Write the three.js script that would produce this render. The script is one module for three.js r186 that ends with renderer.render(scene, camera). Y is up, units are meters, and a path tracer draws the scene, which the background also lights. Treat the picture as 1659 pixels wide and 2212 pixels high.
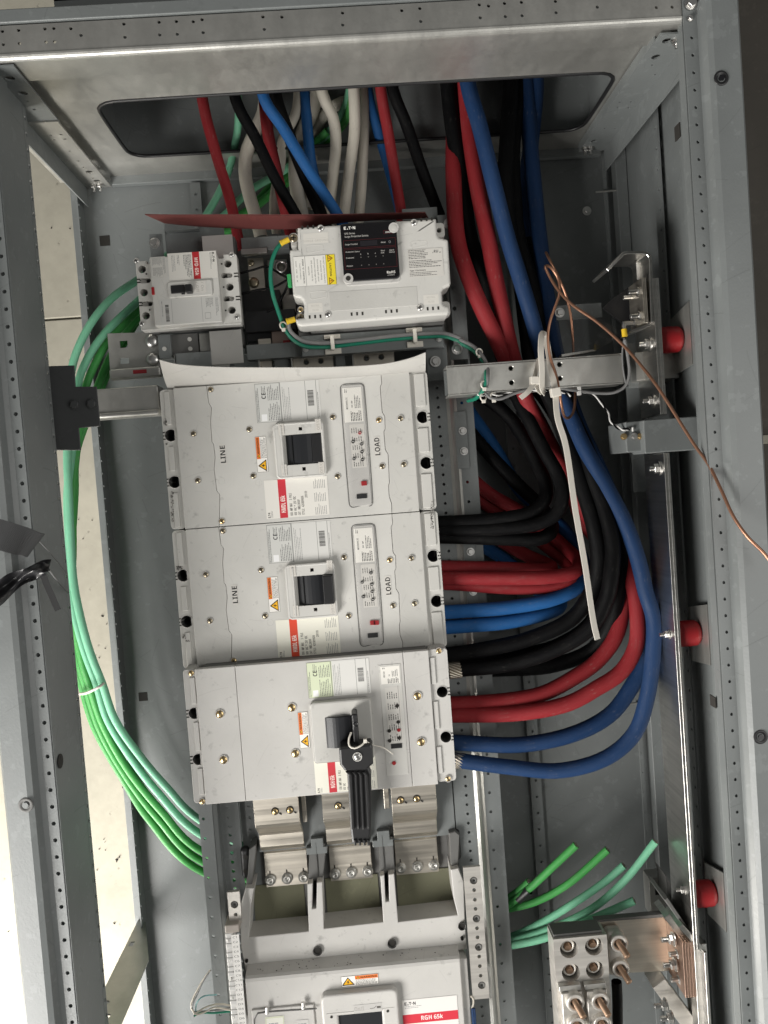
import * as THREE from 'three';
import { RoundedBoxGeometry } from 'three/addons/geometries/RoundedBoxGeometry.js';
import { mergeGeometries } from 'three/addons/utils/BufferGeometryUtils.js';
import { RectAreaLightUniformsLib } from 'three/addons/lights/RectAreaLightUniformsLib.js';

// ---------- camera, light, exposure ----------
const scene = new THREE.Scene();
const renderer = new THREE.WebGLRenderer({ antialias: true });
renderer.toneMapping = THREE.LinearToneMapping;
renderer.toneMappingExposure = 1.0;
renderer.shadowMap.enabled = true;
RectAreaLightUniformsLib.init();
const F = 1736, CX = 829.5, CY = 1106;                      // lens in units of the photograph at 1659 x 2212
const camera = new THREE.PerspectiveCamera(2 * Math.atan(CY / F) * 180 / Math.PI, 0.75, 0.01, 40);
const EYE = new THREE.Vector3(0, 0, 1.22);
const away = new THREE.Vector3((765 - CX) / F, -(1043 - CY) / F, -1).normalize();
const roll = 4.3 * Math.PI / 180;
const ax = new THREE.Vector3(Math.cos(roll), Math.sin(roll), 0);
ax.addScaledVector(away, -ax.dot(away)).normalize();
const az = away.clone().negate(), ay = new THREE.Vector3().crossVectors(az, ax);
const toWorld = new THREE.Matrix4().makeBasis(ax, ay, az).transpose();
camera.matrixAutoUpdate = true;
camera.position.copy(EYE);
camera.quaternion.setFromRotationMatrix(toWorld);
camera.updateMatrixWorld(true);
function areaLight(color, intensity, w, h, pos, to) {
  const l = new THREE.RectAreaLight(color, intensity, w, h);
  l.position.set(...pos); l.lookAt(...to); l.castShadow = true; scene.add(l); return l;
}
areaLight(0xfffcf7, 20, 1.2, 1.2, [-1.45, -1.45, 1.2], [-0.1, -0.35, 0]);         // daylight from a tall opening low on the open side
areaLight(0xfffaf2, 42, 0.8, 0.6, [-1.5, -1.75, -0.2], [-0.6, -1.0, -0.7]);         // the same daylight reaching the wall behind the board
areaLight(0xfffdf8, 2.9, 1.8, 1.6, [1.7, -0.3, 2.0], [0, -0.05, 0.1]);              // soft light of the hall in front of the board
scene.background = new THREE.Color(0.115, 0.115, 0.112);

// ---------- helpers ----------
const rnd = (() => { let s = 12345; return () => { s = (s * 1664525 + 1013904223) >>> 0; return s / 4294967296; }; })();
const V3 = (x, y, z) => new THREE.Vector3(x, y, z);
const K = 1.507, REG = {};
for (const [k, x, y, w, o] of [['z1', 0, 0, 1250, 1659], ['z2', 1250, 0, 1250, 1659], ['z3', 0, 600, 850, 1659], ['z4', 400, 650, 600, 1659], ['z5', 880, 650, 670, 1659], ['z6', 1400, 700, 1100, 1659],
  ['y1', 480, 1150, 1000, 1659], ['y2', 500, 1650, 1000, 1659], ['y3', 550, 2080, 1000, 1659], ['y4', 600, 2500, 1100, 1659], ['y5', 1400, 1450, 1100, 1659], ['y6', 1400, 2200, 1100, 1659], ['y7', 0, 1400, 700, 1659], ['y8', 0, 2250, 800, 1634],
  ['w1', 540, 300, 700, 1659], ['w2', 1240, 240, 700, 1659], ['w3', 1440, 780, 700, 1659], ['w4', 1440, 1300, 800, 1659], ['w5', 1900, 700, 500, 1229], ['w6', 1750, 2850, 650, 1659], ['w7', 650, 3000, 1000, 1659], ['w8', 700, 2520, 900, 1659], ['d', 0, 0, 2500, 1659]]) REG[k] = [x / K, y / K, w / o / K];
// survey: a point seen in one of the survey sheets, at the depth z where the thing really lies
function W(k, x, y, z, axis = 2) {
  const [a, b, s] = REG[k], r = V3((a + x * s - CX) / F, -(b + y * s - CY) / F, -1).applyMatrix4(toWorld);
  const t = (z - EYE.getComponent(axis)) / r.getComponent(axis);
  return EYE.clone().addScaledVector(r, t);
}
const PP = (k, pts, z) => pts.map(([x, y]) => { const v = W(k, x, y, z); return [v.x, v.y]; });
const RC = (k, x0, y0, x1, y1, z) => { const a = W(k, x0, y0, z), b = W(k, x1, y1, z); return [Math.min(a.x, b.x), Math.max(a.x, b.x), Math.min(a.y, b.y), Math.max(a.y, b.y)]; };

const used = {};
const numbered = (n) => { const c = used[n] = (used[n] ?? -1) + 1; return c ? n + '_' + String(c).padStart(3, '0') : n; };
const bases = new WeakMap();
function boxUV(g) {                                        // texture coordinates in metres
  if (g.userData.keep) return g;
  const q = g.index ? g.toNonIndexed() : g; if (!q.attributes.normal) q.computeVertexNormals();
  const p = q.attributes.position, n = q.attributes.normal, uv = new Float32Array(p.count * 2);
  for (let i = 0; i < p.count; i += 3) {
    let nx = 0, ny = 0, nz = 0;
    for (let j = 0; j < 3; j++) { nx += Math.abs(n.getX(i + j)); ny += Math.abs(n.getY(i + j)); nz += Math.abs(n.getZ(i + j)); }
    for (let j = 0; j < 3; j++) {
      const x = p.getX(i + j), y = p.getY(i + j), z = p.getZ(i + j);
      const [u, v] = nz >= nx && nz >= ny ? [x, y] : nx >= ny ? [z, y] : [x, z];
      uv[(i + j) * 2] = u; uv[(i + j) * 2 + 1] = v;
    }
  }
  q.setAttribute('uv', new THREE.BufferAttribute(uv, 2));
  return q;
}
const clean = (g) => { for (const a of Object.keys(g.attributes)) if (!['position', 'normal', 'uv'].includes(a)) g.deleteAttribute(a); return g; };
const join = (list) => list.length === 1 ? list[0] : mergeGeometries(list.map((g) => clean(boxUV(g))), false);
function meshOf(name, g, m, base) {
  const list = Array.isArray(g) ? g : [g];
  let q = list.length > 1 ? join(list) : boxUV(list[0]);
  if (base) { q = q === list[0] ? q.clone() : q; q.translate(-base.x, -base.y, -base.z); }
  const o = new THREE.Mesh(q, m); o.name = name; o.castShadow = o.receiveShadow = true; return o;
}
function thing(name, label, category, base = V3(0, 0, 0), group) {
  const o = new THREE.Group(); o.name = numbered(name); o.position.copy(base); scene.add(o);
  o.userData = { label, category }; if (group) o.userData.group = group;
  bases.set(o, base); return o;
}
function part(parent, name, g, m, label) {
  const base = bases.get(parent), o = meshOf(name, g, m, base); bases.set(o, base);
  if (label) o.userData.label = label;
  parent.add(o); return o;
}
function solo(name, label, category, g, m, group, base) {
  const list = Array.isArray(g) ? g : [g];
  if (!base) { list[0].computeBoundingBox(); base = list[0].boundingBox.getCenter(V3()); }
  const o = meshOf(numbered(name), g, m, base); o.position.copy(base); bases.set(o, base);
  o.userData = { label, category }; if (group) o.userData.group = group;
  scene.add(o); return o;
}
function struct(name, g, m) { const o = meshOf(numbered(name), g, m, null); bases.set(o, V3(0, 0, 0)); o.userData = { kind: 'structure' }; scene.add(o); return o; }

// geometry in world metres
function bx(x0, x1, y0, y1, z0, z1, r = 0) {
  const w = x1 - x0, h = y1 - y0, d = z1 - z0;
  const g = r > 0 ? new RoundedBoxGeometry(w, h, d, 2, Math.min(r, w / 2.02, h / 2.02, d / 2.02)) : new THREE.BoxGeometry(w, h, d);
  return g.translate((x0 + x1) / 2, (y0 + y1) / 2, (z0 + z1) / 2);
}
const rbx = (rc, z0, z1, r) => bx(rc[0], rc[1], rc[2], rc[3], z0, z1, r);
const shapeOf = (pts) => new THREE.Shape(pts.map(([x, y]) => new THREE.Vector2(x, y)));
function rr(x0, x1, y0, y1, r, seg = 4) {
  const o = [], c = [[x1 - r, y0 + r, -Math.PI / 2], [x1 - r, y1 - r, 0], [x0 + r, y1 - r, Math.PI / 2], [x0 + r, y0 + r, Math.PI]];
  for (const [cx, cy, a] of c) for (let i = 0; i <= seg; i++) { const t = a + i / seg * Math.PI / 2; o.push([cx + Math.cos(t) * r, cy + Math.sin(t) * r]); }
  return o;
}
const disc = (x, y, r, n = 14) => Array.from({ length: n }, (_, i) => [x + Math.cos(-i / n * 2 * Math.PI) * r, y + Math.sin(-i / n * 2 * Math.PI) * r]);
function ext(pts, z0, z1, { holes = [], bevel = 0, seg = 2 } = {}) {
  const s = shapeOf(pts); for (const h of holes) s.holes.push(new THREE.Path(h.map(([x, y]) => new THREE.Vector2(x, y))));
  const g = new THREE.ExtrudeGeometry(s, { depth: z1 - z0 - 2 * bevel, bevelEnabled: bevel > 0, bevelThickness: bevel, bevelSize: bevel, bevelOffset: -bevel, bevelSegments: seg, curveSegments: 4 });
  return g.translate(0, 0, z0 + bevel);
}
// a sheet or bar whose outline lies in another plane: 'x' = outline given as [z, y], thickness along x; 'y' = outline given as [x, z], thickness along y
function extX(pts, x0, x1, o) { const g = ext(pts, -x1, -x0, o); return g.applyMatrix4(new THREE.Matrix4().set(0, 0, -1, 0, 0, 1, 0, 0, 1, 0, 0, 0, 0, 0, 0, 1)); }
function extY(pts, y0, y1, o) { const g = ext(pts.map(([x, z]) => [x, -z]), y0, y1, { ...o, holes: (o?.holes ?? []).map((h) => h.map(([x, z]) => [x, -z])) }); return g.applyMatrix4(new THREE.Matrix4().set(1, 0, 0, 0, 0, 0, 1, 0, 0, -1, 0, 0, 0, 0, 0, 1)); }
function thick(line, t) {                                   // open polyline -> closed outline of a bent sheet
  const L = [], R = [];
  line.forEach((p, i) => {
    const a = line[Math.max(0, i - 1)], b = line[Math.min(line.length - 1, i + 1)];
    const d1 = [p[0] - a[0], p[1] - a[1]], d2 = [b[0] - p[0], b[1] - p[1]];
    const nrm = (d) => { const l = Math.hypot(...d) || 1; return [-d[1] / l, d[0] / l]; };
    const n1 = i ? nrm(d1) : nrm(d2), n2 = i < line.length - 1 ? nrm(d2) : n1;
    let n = [n1[0] + n2[0], n1[1] + n2[1]]; const l = Math.hypot(...n) || 1; n = [n[0] / l, n[1] / l];
    const k = 1 / Math.max(0.4, n[0] * n1[0] + n[1] * n1[1]) * t / 2;
    L.push([p[0] + n[0] * k, p[1] + n[1] * k]); R.unshift([p[0] - n[0] * k, p[1] - n[1] * k]);
  });
  return [...L, ...R];
}
function rod(a, b, r, seg = 14, r2 = r) {
  const d = b.clone().sub(a), g = new THREE.CylinderGeometry(r2, r, d.length(), seg);
  g.applyQuaternion(new THREE.Quaternion().setFromUnitVectors(V3(0, 1, 0), d.clone().normalize()));
  return g.translate((a.x + b.x) / 2, (a.y + b.y) / 2, (a.z + b.z) / 2);
}
function tube(pts, r, seg = 12, n) {
  const c = new THREE.CatmullRomCurve3(pts, false, 'centripetal');
  const g = new THREE.TubeGeometry(c, n ?? Math.max(12, Math.ceil(c.getLength() / 0.012)), r, seg, false);
  const len = c.getLength(), uv = g.attributes.uv;
  for (let i = 0; i < uv.count; i++) uv.setXY(i, uv.getX(i) * len, uv.getY(i) * r * 6.283);
  const q = g.toNonIndexed(); q.userData.keep = true; return q;
}
// flat ribbon of width w and thickness t along a path, lying towards the normal nrm
function ribbon(pts, w, t, nrm, n = 40) {
  const c = new THREE.CatmullRomCurve3(pts, false, 'centripetal'), P = [], idx = [];
  for (let i = 0; i <= n; i++) {
    const p = c.getPoint(i / n), d = c.getTangent(i / n), N = (typeof nrm === 'function' ? nrm(i / n) : nrm).clone(); N.addScaledVector(d, -N.dot(d)).normalize();
    const s = new THREE.Vector3().crossVectors(d, N);
    for (const [u, v] of [[-1, -1], [1, -1], [1, 1], [-1, 1]]) { const q = p.clone().addScaledVector(s, u * w / 2).addScaledVector(N, v * t / 2); P.push(q.x, q.y, q.z); }
    if (i) for (let j = 0; j < 4; j++) { const a = (i - 1) * 4 + j, b = (i - 1) * 4 + (j + 1) % 4; idx.push(a, b, a + 4, b, b + 4, a + 4); }
  }
  idx.push(0, 2, 1, 0, 3, 2); const e = n * 4; idx.push(e, e + 1, e + 2, e, e + 2, e + 3);
  const g = new THREE.BufferGeometry(); g.setAttribute('position', new THREE.Float32BufferAttribute(P, 3)); g.setIndex(idx);
  const q = g.toNonIndexed(); q.computeVertexNormals(); return q;
}
function frame(dir) { const d = dir.clone().normalize(); return new THREE.Quaternion().setFromUnitVectors(V3(0, 0, 1), d); }
function place(g, pos, dir) { return g.applyQuaternion(frame(dir)).translate(pos.x, pos.y, pos.z); }
// head of a hex bolt with washer, sticking out along dir from pos
function hexBolt(pos, dir, r, studLen = 0) {
  const out = [place(new THREE.CylinderGeometry(r * 1.55, r * 1.55, r * 0.28, 20).rotateX(Math.PI / 2).translate(0, 0, r * 0.14), pos, dir)];
  const s = Array.from({ length: 6 }, (_, i) => [Math.cos(i * Math.PI / 3 + 0.3) * r * 1.1, Math.sin(i * Math.PI / 3 + 0.3) * r * 1.1]);
  out.push(place(ext(s, r * 0.28, r * 1.25, { bevel: r * 0.12, seg: 1 }), pos, dir));
  if (studLen) {
    const pr = [[0, r * 1.25]]; const n = Math.max(3, Math.round(studLen / (r * 0.22)));
    for (let i = 0; i <= n * 2; i++) pr.push([r * (i % 2 ? 0.5 : 0.6), r * 1.25 + studLen * i / (n * 2)]);
    pr.push([0, r * 1.25 + studLen]);
    out.push(place(new THREE.LatheGeometry(pr.map(([a, b]) => new THREE.Vector2(a, b)), 12).rotateX(Math.PI / 2), pos, dir));
  }
  return out;
}
// pan head screw facing the viewer, its cross or slot laid on as dark bars for the groove shade
function panScrew(pos, r, kind = 'cross', turn = 0.4) {
  const dome = []; for (let i = 0; i <= 5; i++) { const t = i / 5 * Math.PI / 2; dome.push(new THREE.Vector2(Math.max(0.00001, Math.cos(t) * r), Math.sin(t) * r * 0.42)); }
  dome.unshift(new THREE.Vector2(r, -0.001));
  const d = new THREE.LatheGeometry(dome, 18).rotateX(Math.PI / 2);
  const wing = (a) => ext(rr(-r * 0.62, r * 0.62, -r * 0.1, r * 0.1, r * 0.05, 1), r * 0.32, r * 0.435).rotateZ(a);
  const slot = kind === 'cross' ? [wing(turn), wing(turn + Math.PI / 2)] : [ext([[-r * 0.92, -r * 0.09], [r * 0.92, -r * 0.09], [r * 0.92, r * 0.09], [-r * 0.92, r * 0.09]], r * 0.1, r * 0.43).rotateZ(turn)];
  return { head: d.translate(pos.x, pos.y, pos.z), slot: slot.map((g) => g.translate(pos.x, pos.y, pos.z)) };
}
// ---------- materials ----------
function fbmTile(n, base, oct, seed, gain = 0.5) {
  let s = seed * 7919 + 13; const r = () => { s = (s * 1664525 + 1013904223) >>> 0; return s / 4294967296; };
  const out = new Float32Array(n * n); let amp = 1, tot = 0;
  for (let o = 0, f = base; o < oct; o++, f *= 2, amp *= gain) {
    const g = Float32Array.from({ length: f * f }, r); tot += amp;
    for (let y = 0; y < n; y++) for (let x = 0; x < n; x++) {
      const u = x / n * f, v = y / n * f, i = Math.floor(u), j = Math.floor(v); let a = u - i, b = v - j; a = a * a * (3 - 2 * a); b = b * b * (3 - 2 * b);
      const i1 = (i + 1) % f, j1 = (j + 1) % f;
      out[y * n + x] += amp * ((g[j * f + i] * (1 - a) + g[j * f + i1] * a) * (1 - b) + (g[j1 * f + i] * (1 - a) + g[j1 * f + i1] * a) * b);
    }
  }
  for (let i = 0; i < out.length; i++) out[i] /= tot;
  return out;
}
function dataTex(n, fn, srgb, rep) {
  const d = new Uint8Array(n * n * 4);
  for (let i = 0; i < n * n; i++) { const c = fn(i % n, Math.floor(i / n), i); for (let k = 0; k < 3; k++) d[i * 4 + k] = Math.max(0, Math.min(255, (Array.isArray(c) ? c[k] : c) * 255)); d[i * 4 + 3] = 255; }
  const t = new THREE.DataTexture(d, n, n); t.wrapS = t.wrapT = THREE.RepeatWrapping; t.magFilter = THREE.LinearFilter; t.minFilter = THREE.LinearMipmapLinearFilter; t.generateMipmaps = true;
  if (srgb) t.colorSpace = THREE.SRGBColorSpace; t.repeat.set(...(Array.isArray(rep) ? rep : [rep, rep])); t.needsUpdate = true; return t;
}
const N1 = fbmTile(512, 4, 7, 1, 0.6), N2 = fbmTile(512, 32, 4, 2, 0.6), N3 = fbmTile(512, 8, 6, 3, 0.7);
const std = (c, o = {}) => new THREE.MeshStandardMaterial({ color: Array.isArray(c) ? new THREE.Color().setRGB(...c) : c, ...o });
// powder coat: faint mottling, fine orange peel, dust specks and hair scratches
const scratch = new Float32Array(512 * 512);
for (let k = 0; k < 60; k++) { let x = rnd() * 512, y = rnd() * 512; const a = rnd() * 6.28, l = 8 + rnd() * 70, s = 0.3 + rnd() * 0.7; for (let i = 0; i < l; i++) { scratch[(Math.floor(y) & 511) * 512 + (Math.floor(x) & 511)] = s; x += Math.cos(a + i * 0.004); y += Math.sin(a + i * 0.004); } }
const mottle = dataTex(512, (x, y, i) => 0.83 + 0.14 * N1[i] + (N2[i] > 0.7 ? 0.05 : 0) - (N3[i] > 0.72 ? (N3[i] - 0.72) * 0.8 : 0) - scratch[i] * 0.1, true, 2.2);
const peel = dataTex(512, (x, y, i) => N2[i] * 0.8 + N3[i] * 0.2, false, 14);
const paintRough = dataTex(512, (x, y, i) => 0.8 + 0.35 * (N1[i] - 0.5) + scratch[i] * 0.2, false, 2.2);
const M = {};
M.paint = std([0.214, 0.229, 0.228], { roughness: 0.5, map: mottle, bumpMap: peel, bumpScale: 0.00012, roughnessMap: paintRough });
M.blackened = std([0.07, 0.073, 0.075], { roughness: 0.55, map: mottle, bumpMap: peel, bumpScale: 0.00012 });
// zinc coated sheet: spangle, drawn streaks, dull patches
const zincMap = dataTex(512, (x, y, i) => { const k = 0.84 + 0.14 * N3[i] + 0.08 * (N1[(y * 512) % 262144 + ((x * 3) & 511)] - 0.5); return [k, k * 0.995, k * 0.98]; }, true, 3);
const zincRough = dataTex(512, (x, y, i) => 0.35 + 0.55 * N3[(y * 512 + ((x * 2) & 511))], false, 3);
M.zinc = std([0.58, 0.58, 0.565], { metalness: 0.75, roughness: 0.62, map: zincMap, roughnessMap: zincRough, bumpMap: peel, bumpScale: 0.0001 });
M.bolt = std([0.7, 0.69, 0.67], { metalness: 1, roughness: 0.3 });
const brush = dataTex(512, (x, y, i) => { const v = N2[(y * 512 + (x >> 5)) % 262144], k = 0.78 + 0.16 * v + 0.1 * N1[i]; return [k, k, k]; }, true, [3, 6]);
const brushR = dataTex(512, (x, y, i) => 0.4 + 0.4 * N2[(y * 512 + (x >> 5)) % 262144] + 0.2 * N1[i], false, [3, 6]);
M.tin = std([0.82, 0.76, 0.66], { metalness: 0.95, roughness: 0.5, map: brush, roughnessMap: brushR });
M.tinBright = std([0.86, 0.84, 0.8], { metalness: 1, roughness: 0.3, map: brush });
M.alu = std([0.72, 0.69, 0.64], { metalness: 0.55, roughness: 0.6, map: brush, roughnessMap: brushR });
M.copper = std([0.46, 0.31, 0.24], { metalness: 0.9, roughness: 0.42, map: brush });
M.copperWire = std([0.46, 0.24, 0.155], { metalness: 0.8, roughness: 0.38, map: mottle });
M.brass = std([0.7, 0.52, 0.27], { metalness: 1, roughness: 0.3 });
M.bronze = std([0.42, 0.36, 0.26], { metalness: 1, roughness: 0.35 });
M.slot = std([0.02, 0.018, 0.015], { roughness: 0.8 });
const dust = dataTex(512, (x, y, i) => { const k = 0.9 + 0.1 * N1[i] - (N3[i] > 0.7 ? (N3[i] - 0.7) * 1.1 : 0) - (N2[i] > 0.78 ? 0.06 : 0) - scratch[i] * 0.07; return [k, k * 0.996, k * 0.985]; }, true, 3.1);
M.case = std([0.61, 0.605, 0.585], { roughness: 0.52, map: dust, bumpMap: peel, bumpScale: 0.00008 });
M.caseLight = std([0.68, 0.675, 0.655], { roughness: 0.5, map: dust, bumpMap: peel, bumpScale: 0.00006 });
M.caseGrey = std([0.6, 0.592, 0.58], { roughness: 0.52, map: dust, bumpMap: peel, bumpScale: 0.00008 });
M.bodyGrey = std([0.14, 0.14, 0.138], { roughness: 0.6, map: dust });
M.black = std([0.014, 0.014, 0.015], { roughness: 0.42, bumpMap: peel, bumpScale: 0.0001 });
M.blackGloss = std([0.01, 0.01, 0.012], { roughness: 0.22 });
M.smoke = std([0.013, 0.014, 0.017], { roughness: 0.4 });
const jacket = dataTex(512, (x, y, i) => 0.8 + 0.2 * N3[i] + (N2[i] > 0.74 ? 0.05 : 0), true, [4, 14]);
const jacketB = dataTex(512, (x, y, i) => N2[i], false, [9, 30]);
// jacket colour with site dust in specks and patches, scuffs along the length, and a faint line of surface print
const enc = (v) => v <= 0.0031308 ? v * 12.92 : 1.055 * Math.pow(v, 1 / 2.4) - 0.055;
const scuffs = new Float32Array(512 * 512);
for (let k = 0; k < 150; k++) { const y = Math.floor(rnd() * 512), x0 = rnd() * 512, l = 6 + rnd() * 46, s = 0.2 + rnd() * 0.8; for (let i = 0; i < l; i++) scuffs[((y + Math.floor(i * 0.04)) & 511) * 512 + (Math.floor(x0 + i) & 511)] = s; }
const roughJ = dataTex(512, (x, y, i) => 0.75 + 0.5 * (N3[i] - 0.5) + 0.25 * (N1[i] - 0.5), false, [4, 14]);
const cableMat = (c, r = 0.5, dustK = 1) => {
  const dustC = [0.3, 0.28, 0.25], map = dataTex(512, (x, y, i) => {
    let m = Math.max(0, N3[i] - 0.55) * 0.7 + (N2[i] > 0.7 ? (N2[i] - 0.7) * 2.4 : 0) + scuffs[i] * 0.22; if (y > 236 && y < 246 && ((x >> 2) * 7919 % 13) > 5 && (x >> 6) % 3) m += 0.16;
    m = Math.min(0.6, m) * dustK; const g = 0.86 + 0.28 * (N1[i] - 0.5);
    return c.map((v, k) => enc(v * g * (1 - m) + dustC[k] * m));
  }, true, [4, 14]);
  return new THREE.MeshPhysicalMaterial({ color: 0xffffff, roughness: r * 1.25, roughnessMap: roughJ, specularIntensity: 0.4, map, bumpMap: jacketB, bumpScale: 0.0003 });
};
M.red = cableMat([0.27, 0.022, 0.027], 0.65, 0.4); M.blue = cableMat([0.014, 0.043, 0.12], 0.65, 0.3); M.blueSky = cableMat([0.02, 0.115, 0.33], 0.65, 0.35); M.blackJ = cableMat([0.004, 0.004, 0.0045], 0.6, 0.1); M.blackJ.specularIntensity = 0.22; M.stud = std([0.33, 0.22, 0.15], { metalness: 0.75, roughness: 0.5 });
M.whiteJ = cableMat([0.62, 0.58, 0.5]); M.green = cableMat([0.07, 0.34, 0.085]); M.teal = cableMat([0.19, 0.5, 0.32]); M.forest = cableMat([0.035, 0.2, 0.09]);
M.greenWire = cableMat([0.015, 0.2, 0.125]); M.greyJ = cableMat([0.2, 0.2, 0.2]);
M.strand = std([0.55, 0.5, 0.42], { metalness: 0.9, roughness: 0.45 });
M.nylon = new THREE.MeshPhysicalMaterial({ color: new THREE.Color().setRGB(0.74, 0.7, 0.63), roughness: 0.4, transmission: 0.12, thickness: 0 });
M.insulator = std([0.4, 0.014, 0.02], { roughness: 0.42, map: dust });
M.yellow = std([0.75, 0.5, 0.03], { roughness: 0.4 });
M.greenPlug = std([0.05, 0.4, 0.13], { roughness: 0.45 });
M.fibre = std([0.2, 0.05, 0.045], { roughness: 0.7, map: mottle });
M.paper = std([0.5, 0.492, 0.475], { roughness: 0.85, map: dust });
M.whitePlastic = std([0.76, 0.75, 0.73], { roughness: 0.5 });
M.clear = new THREE.MeshPhysicalMaterial({ color: 0xffffff, roughness: 0.06, transmission: 1, thickness: 0, ior: 1.45 });
const weave = dataTex(256, (x, y, i) => { const a = Math.sin(x * Math.PI / 8) * Math.sin(y * Math.PI / 8); return 0.45 + 0.35 * a + 0.2 * N1[i % 262144]; }, false, 40);
M.mesh = std([0.2, 0.2, 0.13], { roughness: 0.8, map: mottle, bumpMap: weave, bumpScale: 0.0006 });
const concMap = dataTex(1024, (x, y, i) => {
  const q = (x >> 1) + (y >> 1) * 512, fine = N2[(x & 511) + (y & 511) * 512], big = N1[q], pit = N3[((x * 2) & 511) + ((y * 2) & 511) * 512];
  let k = 0.74 + 0.2 * big + 0.06 * fine; if (pit > 0.75) k -= (pit - 0.75) * 1.6;
  return [k, k * 0.985, k * 0.93];
}, true, 0.9);
M.concrete = std([0.5, 0.49, 0.46], { roughness: 0.9, map: concMap, bumpMap: concMap, bumpScale: 0.002 });
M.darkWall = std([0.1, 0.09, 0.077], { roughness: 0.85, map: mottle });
M.smudge = std([0.22, 0.21, 0.195], { roughness: 0.9 });
M.debris = std([0.035, 0.03, 0.026], { roughness: 0.9 });

function canvasMat(w, h, draw, o = {}) {
  const c = document.createElement('canvas'); c.width = w; c.height = h; const x = c.getContext('2d'); draw(x, w, h);
  const t = new THREE.CanvasTexture(c); t.colorSpace = THREE.SRGBColorSpace; t.magFilter = THREE.LinearFilter; t.generateMipmaps = true; t.minFilter = THREE.LinearMipmapLinearFilter; t.anisotropy = 8;
  return new THREE.MeshStandardMaterial({ map: t, roughness: 0.5, ...o });
}
// printed sheet on a front face; turned = lettering runs from bottom to top
function printed(parent, name, rc, z, mat, turned, text) {
  const [x0, x1, y0, y1] = rc, w = x1 - x0, h = y1 - y0;
  let g = turned ? new THREE.PlaneGeometry(h, w).rotateZ(Math.PI / 2) : new THREE.PlaneGeometry(w, h);
  if (turned === -1) g = new THREE.PlaneGeometry(h, w).rotateZ(-Math.PI / 2);
  g = g.toNonIndexed(); g.userData.keep = true; g.translate((x0 + x1) / 2, (y0 + y1) / 2, z);
  return part(parent, name, g, mat, text);
}
const logo = (x, px, py, s, col) => {                         // the maker's mark
  x.fillStyle = col; x.save(); x.translate(px, py); x.scale(s, s);
  const R = (a, b, c, d) => x.fillRect(a, b, c, d);
  R(0, 0, 7, 30); R(0, 0, 24, 7); R(0, 11.5, 20, 7); R(0, 23, 24, 7);
  x.beginPath(); x.moveTo(38, 16); x.lineTo(46, 30); x.lineTo(30, 30); x.fill();
  R(48, 0, 26, 7); R(57.5, 0, 7, 30);
  x.beginPath(); x.arc(82, 15, 4.6, 0, 7); x.fill();
  R(93, 0, 7, 30); R(113, 0, 7, 30); x.beginPath(); x.moveTo(93, 0); x.lineTo(102, 0); x.lineTo(120, 30); x.lineTo(111, 30); x.fill();
  x.restore();
};
const fine = (x, px, py, w, lines, step, col = '#555', hgt = step * 0.5, ragged = 0.35) => {   // print too small to read
  x.fillStyle = col; for (let i = 0; i < lines; i++) { let a = px; const e = px + w * (1 - rnd() * ragged); while (a < e) { const l = hgt * (0.8 + rnd() * 3.2); x.fillRect(a, py + i * step, Math.min(l, e - a), hgt * (0.75 + rnd() * 0.25)); a += l + hgt * 0.6; } }
};
const bars = (x, px, py, w, h) => { x.fillStyle = '#111'; let a = 0; while (a < w) { const l = 1 + Math.floor(rnd() * 4); x.fillRect(px + a, py, l, h); a += l + 1 + Math.floor(rnd() * 3); } };
const warnSign = (x, cx, cy, s, bolt = true) => {
  x.fillStyle = '#f0b31c'; x.strokeStyle = '#1a1610'; x.lineWidth = s * 0.1; x.lineJoin = 'round';
  x.beginPath(); x.moveTo(cx, cy - s * 0.52); x.lineTo(cx + s * 0.58, cy + s * 0.46); x.lineTo(cx - s * 0.58, cy + s * 0.46); x.closePath(); x.fill(); x.stroke();
  x.fillStyle = '#1a1610'; if (bolt) { x.beginPath(); x.moveTo(cx + s * 0.1, cy - s * 0.25); x.lineTo(cx - s * 0.17, cy + s * 0.12); x.lineTo(cx - s * 0.01, cy + s * 0.1); x.lineTo(cx - s * 0.08, cy + s * 0.38); x.lineTo(cx + s * 0.17, cy + s * 0.02); x.lineTo(cx + s * 0.02, cy + s * 0.03); x.fill(); } else { x.fillRect(cx - s * 0.06, cy - s * 0.2, s * 0.12, s * 0.36); x.fillRect(cx - s * 0.06, cy + s * 0.23, s * 0.12, s * 0.1); }
};
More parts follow.
